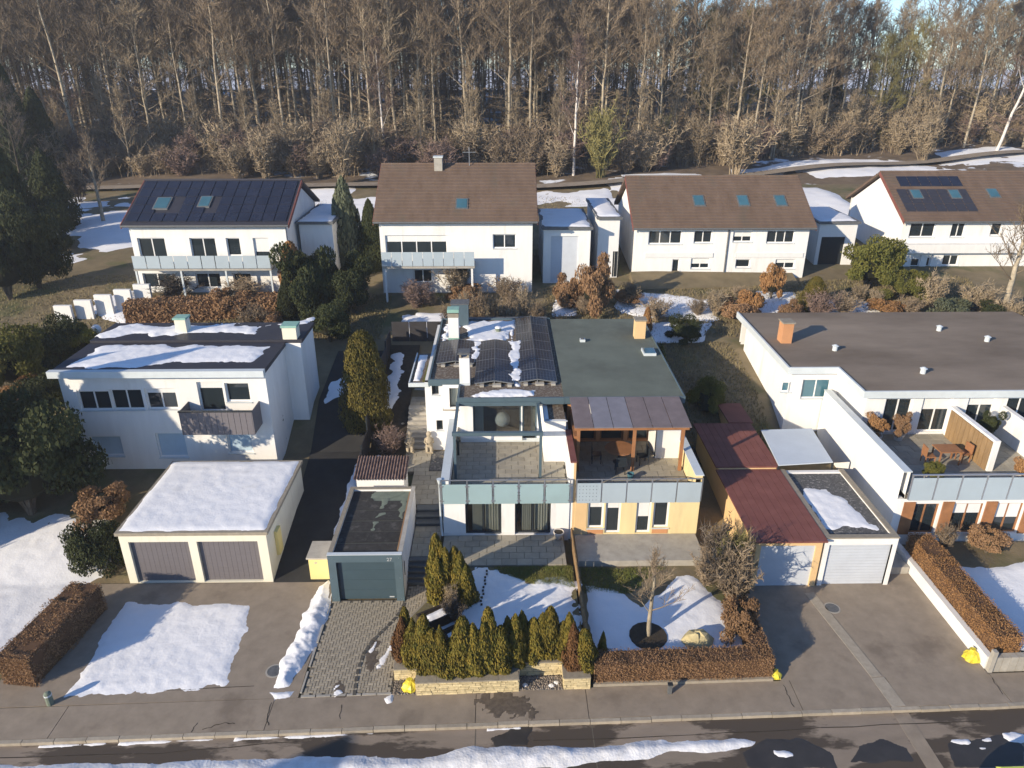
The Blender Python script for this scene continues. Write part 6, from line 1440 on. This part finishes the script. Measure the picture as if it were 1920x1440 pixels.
# ---- right house with solar collectors
Y4 = 57.5; X0, X1 = aty(1690, 460, Y4)[0], aty(1690, 460, Y4)[0] + 17; ze = aty(1750, 412, Y4)[2]; zr = aty(1750, 326, Y4 + 5.0)[2]
W_ = wpx(Y4, X0, [(1703, 1757, 418, 445, 1), (1780, 1813, 418, 445, 1), (1855, 1882, 418, 442), (1706, 1728, 478, 500), (1735, 1748, 478, 500), (1765, 1800, 478, 498, 1)])
t, rf, onr, sl = gable_house('collector_house', 'white gabled house with a dark solar array on its pinkish brown roof', X0, X1, Y4, 10.0, gz(Y4), ze, zr, W_)
def roof_grid(pl, nx, ny, m):
    A = onr(*pl[0]); B = onr(*pl[1])
    for i in range(nx):
        for j in range(ny):
            x0 = A.x + (B.x - A.x) * i / nx; x1 = A.x + (B.x - A.x) * (i + 1) / nx; y0 = A.y + (B.y - A.y) * j / ny; y1 = A.y + (B.y - A.y) * (j + 1) / ny
            roof_rect(((x0 + .03, y0 + .03), (x1 - .03, y1 - .03), A.z + (y0 + .03 - A.y) * sl), sl, .09, m, 'solar_panel', rf)
roof_grid(((1688, 351), (1795, 332)), 6, 1, 'solar_plain'); roof_grid(((1700, 398), (1810, 356)), 7, 3, 'roof_dark_tile')
for px in (1718, 1790, 1862): skylight(onr, sl, px, 366 if px < 1800 else 364, rf, .9, 1.0)
a = aty(1690, 470, Y4); MB().box(X0 + .2, X0 + 11, Y4 - .5, Y4 - .003, a[2] - .1, a[2] + .6).build('balcony_front', 'plaster_offwhite', t)
# ---- flat garages between the houses
def flat_block(name, label, x0, x1, y0, y1, z0, z1, m, door=None, snow_on=True, dm='garage_white'):
    t = thing(name, label, 'garage', ((x0 + x1) / 2, y0, z0)); b = MB()
    ops = [door] if door else []
    wall(b, (x0, y0), (x1, y0), z0 - .8, z1, .25, ops); wall(b, (x1, y0), (x1, y1), z0 - .8, z1, .25); wall(b, (x0, y1), (x0, y0), z0 - .8, z1, .25); wall(b, (x1, y1), (x0, y1), z0 - .8, z1, .25); b.build('wall', m, t)
    r_ = MB().box(x0 - .15, x1 + .15, y0 - .2, y1 + .1, z1 + .002, z1 + .2).build('roof', 'slate_lid', t)
    if door: MB().box(x0 + door[0], x0 + door[1], y0 + .1, y0 + .14, door[2], door[3]).build('door', dm, t)
    if snow_on: snow([(x0, y0), (x1, y0), (x1, y1), (x0, y1)], z1 + .2, '', .12, .15, .3, .2, 1, int(x0 * 10) + 500, name='roof_snow_layer', parent=r_)
    return t
ya = 54.0; a = aty(1018, 520, ya); c_ = aty(1108, 430, ya); d0 = aty(1032, 520, ya)[0] - a[0]; d1 = aty(1085, 440, ya)[0] - a[0]
flat_block('flat_garage', 'white flat garage with pale blue door beside the brown roof house', a[0], c_[0], ya, ya + 7, gz(ya), c_[2], 'plaster_white', (d0, d1, gz(ya), c_[2] - .5))
a = aty(1112, 500, 55.0); c_ = aty(1166, 412, 55.0)
flat_block('flat_garage', 'grey white flat annex at the left gable of the twin house', a[0] + .3, c_[0] - .1, 55.2, 63, gz(55), c_[2], 'plaster_offwhite', (1.2, 1.7, gz(55), gz(55) + 2.0), dm='frame_dark')
a = aty(1528, 480, 58.0); c_ = aty(1612, 405, 58.0)
flat_block('flat_garage', 'dark fronted carport annex between the twin house and the collector house', a[0], c_[0], 58, 64, gz(58), c_[2] - .6, 'plaster_offwhite', (.3, 2.2, gz(58) - .3, gz(58) + 2.2), dm='frame_dark')
a = aty(556, 470, 55.0); c_ = aty(622, 420, 55.0)
flat_block('flat_garage', 'pale flat garage beside the solar roof house', a[0] + .4, c_[0], 55, 62, gz(55), c_[2], 'plaster_offwhite')
a = aty(95, 560, 48); c_ = aty(245, 505, 48)
t = thing('garden_wall', 'bluish white stepped garden wall left of the solar roof house', 'wall', (a[0], 48, 4))
for k in range(5):
    x = a[0] + (c_[0] - a[0]) * k / 5; MB().box(x, x + (c_[0] - a[0]) / 5 - .02, 48 + .5 * k, 48.25 + .5 * k, 3.2, 5.3 + .22 * k).build('wall_section', 'plaster_offwhite', t)

# ================================================================== UPPER GARDENS
def G2(x, y): return gz(y) - .05
for k, (pl_, rr, hl) in enumerate((([(1160, 545), (1330, 560), (1350, 600), (1160, 590)], .5, .5), ([(1420, 545), (1490, 545), (1480, 600), (1400, 600)], .4, .4), ([(1555, 560), (1670, 565), (1660, 590), (1550, 585)], .4, .5), ([(170, 560), (250, 545), (240, 610), (180, 590)], .5, .6), ([(780, 585), (835, 585), (835, 600), (780, 600)], .3, .5), ([(1040, 560), (1080, 560), (1080, 590), (1040, 590)], .3, .5), ([(1200, 600), (1330, 605), (1320, 640), (1230, 640)], .4, .5), ([(1400, 590), (1600, 592), (1590, 604), (1410, 604)], .4, .6))):
    snow([p[:2] for p in [atg(*q) for q in pl_]], G2, 'patch of snow in the gardens below the upper houses', .12, .16, .4, rr, .7, 200 + k, holes=hl)
for k, (x0, x1, y0, y1, hl) in enumerate(((-45, -22, 58, 76, .05), (-17, -9.5, 62, 77, .5), (8, 14, 64, 79, .5), (22, 36, 66, 84, .5), (12, 70, 80, 88, .2), (-60, 12, 76, 84, .15))):
    sk = .28 if k == 4 else 0
    snow([(x0, y0 + sk * 0), (x1, y0 + sk * (x1 - x0)), (x1, y1 + sk * (x1 - x0)), (x0, y1)], lambda x, y: gz(y) - .06 + .25 * math.sin(x * .21 + y * .13) * math.sin(y * .17 - x * .05) if y > 58 else gz(y) - .06, 'snow field behind the upper houses', .3, .45, 1.0, 1.0, .25, 230 + k, holes=hl, name='snow_field', relief=.1)
# back lane
def lane(x): return 82.5 + .30 * max(0, x - 10) * .9 + .0 * x
b = MB()
def bumpz(x, y): return gz(y) - .06 + (.25 * math.sin(x * .21 + y * .13) * math.sin(y * .17 - x * .05) if y > 58 else 0)
xs = list(range(-70, 96, 3))
for x, x2 in zip(xs, xs[1:]):
    q = [(x, lane(x)), (x2, lane(x2)), (x2, lane(x2) + 2.6), (x, lane(x) + 2.6)]
    b.quad(*[(a, c, max(bumpz(a, c), bumpz(a, lane(a)), bumpz(a, lane(a) + 2.6)) + .22) for a, c in q])
struct('back_lane', b, 'asphalt')

veg = [  # (key, name, px, py, (w,w,h), label, cat)
 ('column_bg', 'cypress', 655, 500, (1.7, 1.7, 6.8), 'tall grey green cypress between the solar roof house and the brown roof house', 'conifer'),
 ('column_d', 'cypress', 700, 505, (1.3, 1.3, 5.4), 'dark cypress at the left corner of the brown roof house', 'conifer'),
 ('dark1', 'evergreen_bush', 590, 590, (2.3, 2.0, 4.8), 'large dark evergreen bush between the upper gardens', 'bush'),
 ('dark2', 'evergreen_bush', 660, 585, (2.0, 1.8, 3.8), 'dark spreading bush at the foot of the tall cypress', 'bush'),
 ('column_o', 'conifer', 552, 545, (1.1, 1.1, 3.6), 'golden orange conifer at the right corner of the solar roof house', 'conifer'),
 ('column_d', 'conifer', 545, 600, (1.0, 1.0, 3.0), 'dark conifer below the golden orange one', 'conifer'),
 ('brown1', 'beech_shrub', 1110, 585, (1.5, 1.5, 3.9), 'tall rust brown beech shrub behind the green roof', 'bush'),
 ('brown1', 'beech_shrub', 1062, 575, (1.2, 1.2, 2.2), 'lower rust brown shrub beside the tall one', 'bush'),
 ('column', 'clipped_conifer', 1522, 582, (1.0, 1.0, 2.4), 'clipped olive conifer standing in the snow below the twin house', 'conifer'),
 ('olive1', 'evergreen_bush', 1625, 540, (2.9, 2.6, 3.8), 'big yellow green evergreen bush below the collector house', 'bush'),
 ('olive2', 'evergreen_bush', 1690, 560, (1.7, 1.6, 2.4), 'olive bush beside the big yellow green one', 'bush'),
 ('orange1', 'grass_clump', 1405, 590, (1.0, 1.0, 1.9), 'tawny dry shrub in the snowy garden below the twin house', 'bush'),
 ('orange1', 'grass_clump', 1445, 560, (.9, .9, 2.8), 'tall straw coloured shrub in front of the twin house', 'bush'),
 ('blue1', 'evergreen_bush', 1780, 610, (1.8, 1.5, 1.8), 'grey green bush behind the villa roof', 'bush'),
 ('dark2', 'evergreen_bush', 1870, 610, (1.8, 1.5, 1.6), 'dark low bush behind the villa roof corner', 'bush'),
 ('shrub_tan', 'shrub', 1740, 575, (1.9, 1.9, 2.2), 'tan leafless shrub beside the olive bush', 'shrub'),
 ('shrub_brown', 'shrub', 1580, 590, (1.7, 1.7, 1.5), 'brown leafless shrub in the snowy upper garden', 'shrub'),
 ('shrub_tan', 'shrub', 860, 555, (2.3, 1.8, 2.4), 'pale tawny shrub against the brown roof house', 'shrub'),
 ('shrub_red', 'shrub', 780, 575, (2.2, 1.5, 1.8), 'reddish leafless shrub below the grey balcony', 'shrub'),
 ('shrub_brown', 'shrub', 950, 565, (2.0, 1.5, 1.7), 'brown leafless shrub behind the roof of the white row house', 'shrub'),
 ('garden', 'bare_tree', 1880, 590, (1.7, 1.7, 1.35), 'spreading pale bare fruit tree at the right of the upper gardens', 'tree'),
 ('garden', 'bare_tree', 195, 420, (1.4, 1.4, 1.4), 'bare garden tree left of the solar roof house', 'tree'),
]
veg += [('shrub_brown', 'shrub', 1230, 600, (1.6, 1.6, 1.5), 'brown leafless shrub between the green roof and the snowy garden', 'shrub'),
 ('shrub_tan', 'shrub', 1340, 590, (1.5, 1.5, 1.6), 'tan leafless shrub in the snowy garden beside the earth bank', 'shrub'),
 ('brown1', 'bush', 1478, 600, (1.0, 1.0, 1.3), 'small rust brown bush beside the clipped olive conifer', 'bush'),
 ('dark2', 'evergreen_bush', 1285, 640, (1.2, 1.2, 1.6), 'dark low bush beside the tall trimmed evergreen hedge', 'bush'),
 ('orange1', 'bush', 1660, 590, (1.6, 1.2, 1.2), 'straw coloured bush in the garden below the collector house', 'bush'),
 ('shrub_tan', 'shrub', 1830, 590, (2.2, 2.0, 2.0), 'dense tan leafless shrub behind the villa roof', 'shrub'),
 ('dark1', 'evergreen_bush', 620, 640, (1.6, 1.6, 2.6), 'dark bush in the shade beyond the alley', 'bush'),
 ('shrub_dark', 'shrub', 330, 560, (2.5, 1.5, 1.6), 'dark leafless shrub below the glass balcony of the solar roof house', 'shrub'),
 ('shrub_brown', 'shrub', 460, 560, (2.5, 1.5, 1.5), 'brown leafless shrub below the right end of the glass balcony', 'shrub')]
for key, nm, px, py, sc, lb, cat in veg: place(key, nm, atg(px, py), sc, lb, cat)
p, q = atg(238, 612), atg(545, 590); hedge((p[0], p[1]), (q[0], q[1]), 1.3, p[2] - .1, p[2] + 1.55, 'leaf_brown', 'beech_hedge', 'long brown clipped hedge below the solar roof house', 9, 150, .06)
p, q = atg(1190, 545), atg(1500, 535); struct('earth_bank', MB().hexa([(p[0], p[1], 4), (q[0], q[1], 4), (q[0], q[1] + 2.5, 4), (p[0], p[1] + 2.5, 4)], [(p[0], p[1], p[2] + .1), (q[0], q[1], p[2] + .1), (q[0], q[1] + 2.5, p[2] + .75), (p[0], p[1] + 2.5, p[2] + .75)]), 'ground_winter')

# ================================================================== FOREST
fr_ = random.Random(23)
def ug(x, y): a_ = x / y; return 'at the left end' if a_ < -.52 else 'above the solar roof house' if a_ < -.28 else 'beside the cypresses' if a_ < -.17 else 'above the brown roof house' if a_ < .03 else 'above the flat garages' if a_ < .16 else 'above the twin house' if a_ < .42 else 'above the collector house'
FL = {'beech0': 'tall pale trunked bare beech', 'beech1': 'slender high crowned bare beech', 'beech2': 'broad crowned bare beech', 'beech3': 'thin leaning bare beech', 'beech4': 'bare tan twigged tree', 'dark0': 'blackish bare tree', 'dark1t': 'dark barked brown twigged tree', 'mossy': 'bare tree with mossy olive branches'}
spots = []
tries = 0
while len(spots) < 298 and tries < 9000:
    tries += 1
    y = 97 + 46 * fr_.random() ** 1.4; x = fr_.uniform(-.80, .80) * y
    if x > 22 and y > 120 - (x - 22) * .12: continue
    if x > 40 and y < 101 + (x - 40) * .1: continue
    if any((x - a) ** 2 + (y - c) ** 2 < (2.5 if y < 112 else 3.2) ** 2 for a, c in spots): continue
    spots.append((x, y))
for x, y in sorted(spots, key=lambda s: s[1]):
    key = fr_.choice(('beech0', 'beech1', 'beech2', 'beech3', 'beech4', 'dark1t', 'beech1', 'beech0')) if y < 112 else fr_.choice(('beech0', 'beech1', 'dark0', 'dark1t', 'dark0', 'beech3'))
    if x > 25 and fr_.random() < .22: key = 'mossy'
    s = fr_.uniform(.84, 1.12) * (.84 if x > 25 else 1) * (1 - max(0, y - 118) * .004)
    a_ = x / y; where = 'at the left end' if a_ < -.52 else 'above the solar roof house' if a_ < -.28 else 'above the cypresses' if a_ < -.17 else 'above the brown roof house' if a_ < .03 else 'above the flat garages' if a_ < .16 else 'above the twin house' if a_ < .42 else 'above the collector house'
    lb = FL[key] + (' on the forest front ' if y < 104 else ' inside the forest ' if y < 115 else ' deep in the forest ') + where
    place(key, 'forest_tree', (x, y, gz(y) - .1), (s * fr_.uniform(.9, 1.15), s, s), lb, 'tree', lb, tilt=(fr_.uniform(-.03, .03), fr_.uniform(-.05, .05)))
for px, py, h, lb in ((1075, 330, 1.0, 'white barked birch standing alone before the forest behind the flat garages'), (262, 270, .95, 'white birch at the forest edge left of the solar roof house'), (722, 305, .95, 'white birch above the left end of the brown roof'), (1868, 285, 1.15, 'leaning white birch beside the back lane'), (150, 290, .8, 'young birch at the left forest edge')):
    p = atg(px, py); place('birch', 'birch', p, h, lb, 'tree', tilt=(0, .18 if px > 1800 else 0.0))
for i, (px, py, h) in enumerate(((1365, 255, 13), (1590, 240, 14), (1010, 235, 12), (1345, 245, 11))):
    p = atg(px, py + 30); place('column_d', 'spruce', (p[0], p[1] + 8, p[2]), (2.0, 2.0, h), 'dark green spruce standing deep between the bare forest trees', 'tree', 'dark spruces in the forest')
for i, (px, py, w, h, k) in enumerate(((-20, 330, 4.0, 15, 'column_d'), (95, 330, 2.4, 9.5, 'column_d'), (30, 470, 2.8, 9.5, 'column_d'), (110, 430, 2.2, 7.0, 'column_d'), (-10, 420, 3.2, 10, 'column_d'), (75, 540, 2.4, 5.0, 'dark1'), (150, 380, 2.0, 4.5, 'shrub_dark'))):
    p = atg(px, py); place(k, 'evergreen_tree', p, (w, w, h), ('towering', 'narrow', 'broad pointed', 'low pointed', 'tall ragged', 'lowest', 'leafless')[i] + ' dark tree in the evergreen clump left of the solar roof house', 'tree')
p = atg(45, 345); place('column_d', 'spruce', p, (3.0, 3.0, 13.5), 'big dark spruce at the left edge of the forest', 'tree')
p = atg(60, 420); place('dark0', 'bare_tree', p, (.6, .6, .55), 'dark bare tree beside the big spruce', 'tree')
p = atg(1125, 335); place('shrub_olive', 'willow', p, (3.8, 3.8, 7.2), 'yellow green willow bush beside the solitary birch', 'bush')
p = atg(1240, 300); place('shrub_olive', 'willow', p, (2.2, 2.2, 5.0), 'smaller olive willow at the forest edge', 'bush')
for i, (px, py, w, h) in enumerate(((1380, 325, 4.6, 6.0), (500, 335, 3.0, 5.0), (640, 345, 3.4, 6.0), (880, 318, 3.6, 5.2), (1210, 322, 3.0, 4.2), (1730, 300, 3.2, 4.8))):
    p = atg(px, py); place('shrub_tan', 'hazel_bush', p, (w, w, h), 'rounded tan hazel bush at the forest edge', 'bush', 'tan hazel bushes at the forest edge')
for i in range(255):
    x = -75 + i * .6 + fr_.uniform(-1, 1); y = fr_.uniform(87.5, 101) + max(0, (x - 8) * .27); key = fr_.choice(('shrub_tan', 'shrub_tan', 'shrub_brown', 'shrub_brown', 'shrub_red'))
    s = fr_.uniform(2.2, 4.2)
    place(key, 'undergrowth_shrub', (x, y, gz(y) - .1), (s, s, s * fr_.uniform(.9, 1.5)), 'leafless %s shrub in the undergrowth along the forest edge %s' % ({'shrub_tan': 'tan', 'shrub_brown': 'brown', 'shrub_red': 'reddish', 'shrub_dark': 'dark'}[key], ug(x, y)), 'shrub', 'undergrowth shrubs %s %s' % (key.split('_')[1], ug(x, y)))
for i in range(22):
    x = -60 + i * 5.6 + fr_.uniform(-2, 2); y = fr_.uniform(90, 98) + max(0, (x - 8) * .27)
    place('young', 'young_tree', (x, y, gz(y) - .1), (.9, .9, fr_.uniform(.7, 1.15)), 'slim young bare tree at the forest edge ' + ug(x, y), 'tree', 'slim young trees ' + ug(x, y))
# deep woodland that reads as one mass
g = np.random.default_rng(5); n = 760; b = MB(); segs = []
for k in range(n):
    y = g.uniform(112, 165) if k < 640 else g.uniform(112, 125); x = (g.uniform(-.85, .30) if k < 640 else g.uniform(.3, .75)) * y; z = gz(y); h = g.uniform(13, 17.5); r0 = g.uniform(.07, .16); dx = g.normal(0, .5)
    b.tube([(x, y, z), (x + dx * .5, y, z + h * .5), (x + dx, y, z + h)], [r0, r0 * .7, .03], 4, cap=False)
    for j in range(60):
        tt = g.uniform(.06, 1); a = (x + dx * tt, y, z + h * tt); an = g.uniform(0, 6.28); L = g.uniform(.8, 2.8) * (1.2 - tt * .6); e = (a[0] + L * math.cos(an), a[1] + L * math.sin(an), a[2] + L * g.uniform(.1, .9)); segs.append((a, e, .035))
        m_ = tuple((u + v) / 2 for u, v in zip(a, e)); an += g.uniform(-1, 1); segs.append((m_, (m_[0] + L * .5 * math.cos(an), m_[1] + L * .5 * math.sin(an), m_[2] + L * .4), .028))
stuff(link('deep_woodland', tri_mesh(segs, 'deep_woodland', 'twig_brown', b)), 'dense dark bare woodland behind the front rows of forest trees', 'woodland')
grass([(-70, 86), (90, 100), (90, 112), (-70, 104)], 8.6, 10, 'x', .1, 4) if False else None

# ================================================================== ACROSS THE STREET (outside the picture; their roofs shade the road) and the parked car
t, rf, onr, sl = gable_house('house_across_street', 'white gabled house across the street opposite the asphalt yard', -4.5, 4.5, 0, 8.0, 0, 5.2, 8.3, [(2, 3.2, 1, 2.4), (5, 6.2, 1, 2.4)])
t.location = (-21.5, -2.85, 0); t.rotation_euler = (0, 0, R(90))
t, rf, onr, sl = gable_house('house_across_street', 'white low gabled house across the street opposite the snowy gardens', -6.0, 8.0, -7.5, 11.5, 0, 5.7, 7.2, [(2, 3.2, 1, 2.4), (5, 6.2, 1, 2.4)])
cx, cy = atz(1972, 1476, 1.2)[:2]; cz = -.11
car = thing('parked_car', 'yellow green small car parked at the roadside', 'car', (cx, cy, cz))
prof = [(-1.9, .35), (-1.92, .7), (-1.75, .92), (-1.0, 1.0), (1.1, 1.0), (1.8, .88), (1.92, .65), (1.9, .35)]
b = MB(); n = len(prof)
vs = [(cx + x, cy - .82, cz + z) for x, z in prof] + [(cx + x, cy + .82, cz + z) for x, z in prof]
b.add(vs, [tuple(range(n)), tuple(range(2 * n - 1, n - 1, -1))] + [(i, i + n, (i + 1) % n + n, (i + 1) % n) for i in range(n)]); b.build('body', 'car_paint', car)
cab = [(-1.75, 1.0, .74), (-1.25, 1.42, .60), (.35, 1.45, .60), (1.05, 1.0, .74)]
b = MB().add([(cx + x, cy - w, cz + z) for x, z, w in cab] + [(cx + x, cy + w, cz + z) for x, z, w in cab], [(0, 1, 2, 3), (7, 6, 5, 4), (0, 4, 5, 1), (2, 6, 7, 3)]); b.build('windows', 'glass_dark', car)
MB().hexa([(cx - 1.3, cy - .62, cz + 1.41), (cx + .4, cy - .62, cz + 1.44), (cx + .4, cy + .62, cz + 1.44), (cx - 1.3, cy + .62, cz + 1.41)], [(cx - 1.2, cy - .56, cz + 1.47), (cx + .3, cy - .56, cz + 1.5), (cx + .3, cy + .56, cz + 1.5), (cx - 1.2, cy + .56, cz + 1.47)]).build('roof', 'car_paint', car)
for sx in (-1.2, 1.2):
    for s in (-1, 1):
        w = MB().tube([(cx + sx, cy + s * .62, cz + .3), (cx + sx, cy + s * .86, cz + .3)], .3, 16).build('wheel', 'rubber', car); MB().tube([(cx + sx, cy + s * .861, cz + .3), (cx + sx, cy + s * .875, cz + .3)], .17, 12).build('rim', 'aluminium', w)
for s in (-1, 1): MB().box(cx - 1.935, cx - 1.9, cy + s * .6 - .15, cy + s * .6 + .15, cz + .62, cz + .76).build('headlight', 'frame_white', car)

# cracks and iron covers in the asphalt
def crack(px, z, seed):
    r = random.Random(seed); pts = []
    for (a, c) in zip(px, px[1:]):
        A, B = atz(*a, z), atz(*c, z)
        for k in range(5): t_ = k / 5; pts.append((A[0] + (B[0] - A[0]) * t_ + r.uniform(-.03, .03), A[1] + (B[1] - A[1]) * t_ + r.uniform(-.03, .03)))
    b = MB()
    for p, q in zip(pts, pts[1:]):
        L, d, nr = plan(p, q); w = r.uniform(.007, .016); b.obox(p, d, nr, 0, L, -w, w, z - .01, z + .004)
    return stuff(b.build('crack', 'soil'), 'thin dark crack in the asphalt surface', 'crack')
for k, (l, z) in enumerate(((((508, 1318), (500, 1345), (503, 1365)), .009), (((1470, 1285), (1478, 1305), (1490, 1330)), .009), (((1860, 1272), (1885, 1310)), .009), (((380, 1368), (420, 1355), (445, 1358)), .009), (((360, 1372), (372, 1350)), .009), (((640, 1322), (636, 1355)), .009), (((300, 1295), (520, 1285)), .005), (((0, 1420), (300, 1412), (620, 1385)), -.108), (((1000, 1390), (1300, 1378), (1600, 1362), (1900, 1350)), -.108))): crack(l, z, k)
for k, (px, py, z, lb) in enumerate(((515, 1258, .006, 'round iron cover in the asphalt yard beside the snow heap'), (1560, 1140, .008, 'round iron cover in the asphalt drive before the garages'))):
    p = atz(px, py, z); t = thing('manhole_cover', lb, 'manhole cover', p); MB().lathe(p[0], p[1], [(.33, z - .02), (.33, z + .006)], 20).build('ring', 'concrete', t); MB().lathe(p[0], p[1], [(.27, z), (.27, z + .010)], 20).build('lid', 'slate_lid', t)

hz = bpy.data.materials.new('haze'); hz.use_nodes = True; n_ = hz.node_tree.nodes; n_.remove(n_['Principled BSDF'])
pv = n_.new('ShaderNodeVolumePrincipled'); pv.inputs['Color'].default_value = (.90, .93, 1, 1); pv.inputs['Density'].default_value = .00055; pv.inputs['Anisotropy'].default_value = .2
hz.node_tree.links.new(pv.outputs[0], n_['Material Output'].inputs['Volume']); MATS['haze'] = hz
stuff(MB().box(-220, 220, -60, 240, -12, 52).build('haze', 'haze'), 'thin pale winter haze in the air over the street and forest', 'haze')

for k, (pl_, n_) in enumerate((([(-24, 45.5), (-8, 45.5), (-8, 52), (-24, 52)], 14000), ([(3, 45.5), (34, 45.5), (36, 55), (3, 53)], 26000), ([(-40, 40), (-24, 40), (-24, 56), (-40, 56)], 9000), ([(9, 35), (15, 35), (15, 45), (9, 45)], 6000), ([(-30, 58), (40, 60), (40, 80), (-30, 80)], 16000))):
    grass(pl_, 0, n_, 'matted dry winter grass in the gardens of the upper slope', .16, 300 + k, 'dry_grass', .035, lambda y: gz(y) - .06)

# continuous scrub at the foot of the forest, too tangled to count
g = np.random.default_rng(15); segs = []
for k in range(5200):
    x = g.uniform(-78, 92); y = g.uniform(89, 103) + max(0, (x - 8) * .27); z = gz(y) - .15; h = g.uniform(1.0, 3.2) * (1 + .5 * math.sin(x * .35) * math.sin(x * .11 + 1)); a = g.uniform(0, 6.28); r_ = g.uniform(.1, .9)
    top = (x + r_ * math.cos(a), y + r_ * math.sin(a), z + h); segs.append(((x, y, z), top, .03))
    for j in range(7):
        t_ = g.uniform(.25, 1); b0 = (x + (top[0] - x) * t_, y + (top[1] - y) * t_, z + h * t_); a2 = g.uniform(0, 6.28); L = g.uniform(.3, 1.0); segs.append((b0, (b0[0] + L * math.cos(a2), b0[1] + L * math.sin(a2), b0[2] + L * g.uniform(.1, 1)), .022))
stuff(link('scrub_thicket', tri_mesh(segs, 'scrub_thicket', 'twig_tan')), 'tangled straw coloured scrub along the foot of the forest', 'scrub')
sg = random.Random(41)
for i in range(26):
    x, y = sg.uniform(-20, 34), sg.uniform(46.2, 51.0)
    if -8.2 < x < 3.6 and y < 48: continue
    key = sg.choice(('shrub_brown', 'shrub_tan', 'shrub_red', 'brown1', 'shrub_brown')); sz = sg.uniform(.9, 1.7); wh = 'beside the cypresses' if x < -8 else 'behind the white row house' if x < 4 else 'behind the green roof' if x < 12 else 'below the twin house' if x < 22 else 'behind the villa'
    lb = {'shrub_brown': 'low brown leafless shrub', 'shrub_tan': 'low tan leafless shrub', 'shrub_red': 'low reddish leafless shrub', 'brown1': 'low rust leaved bush'}[key] + ' in the overgrown garden strip ' + wh
    place(key, 'garden_shrub', (x, y, gz(y) - .08), (sz, sz, sz * sg.uniform(.8, 1.3)), lb, 'shrub', lb)
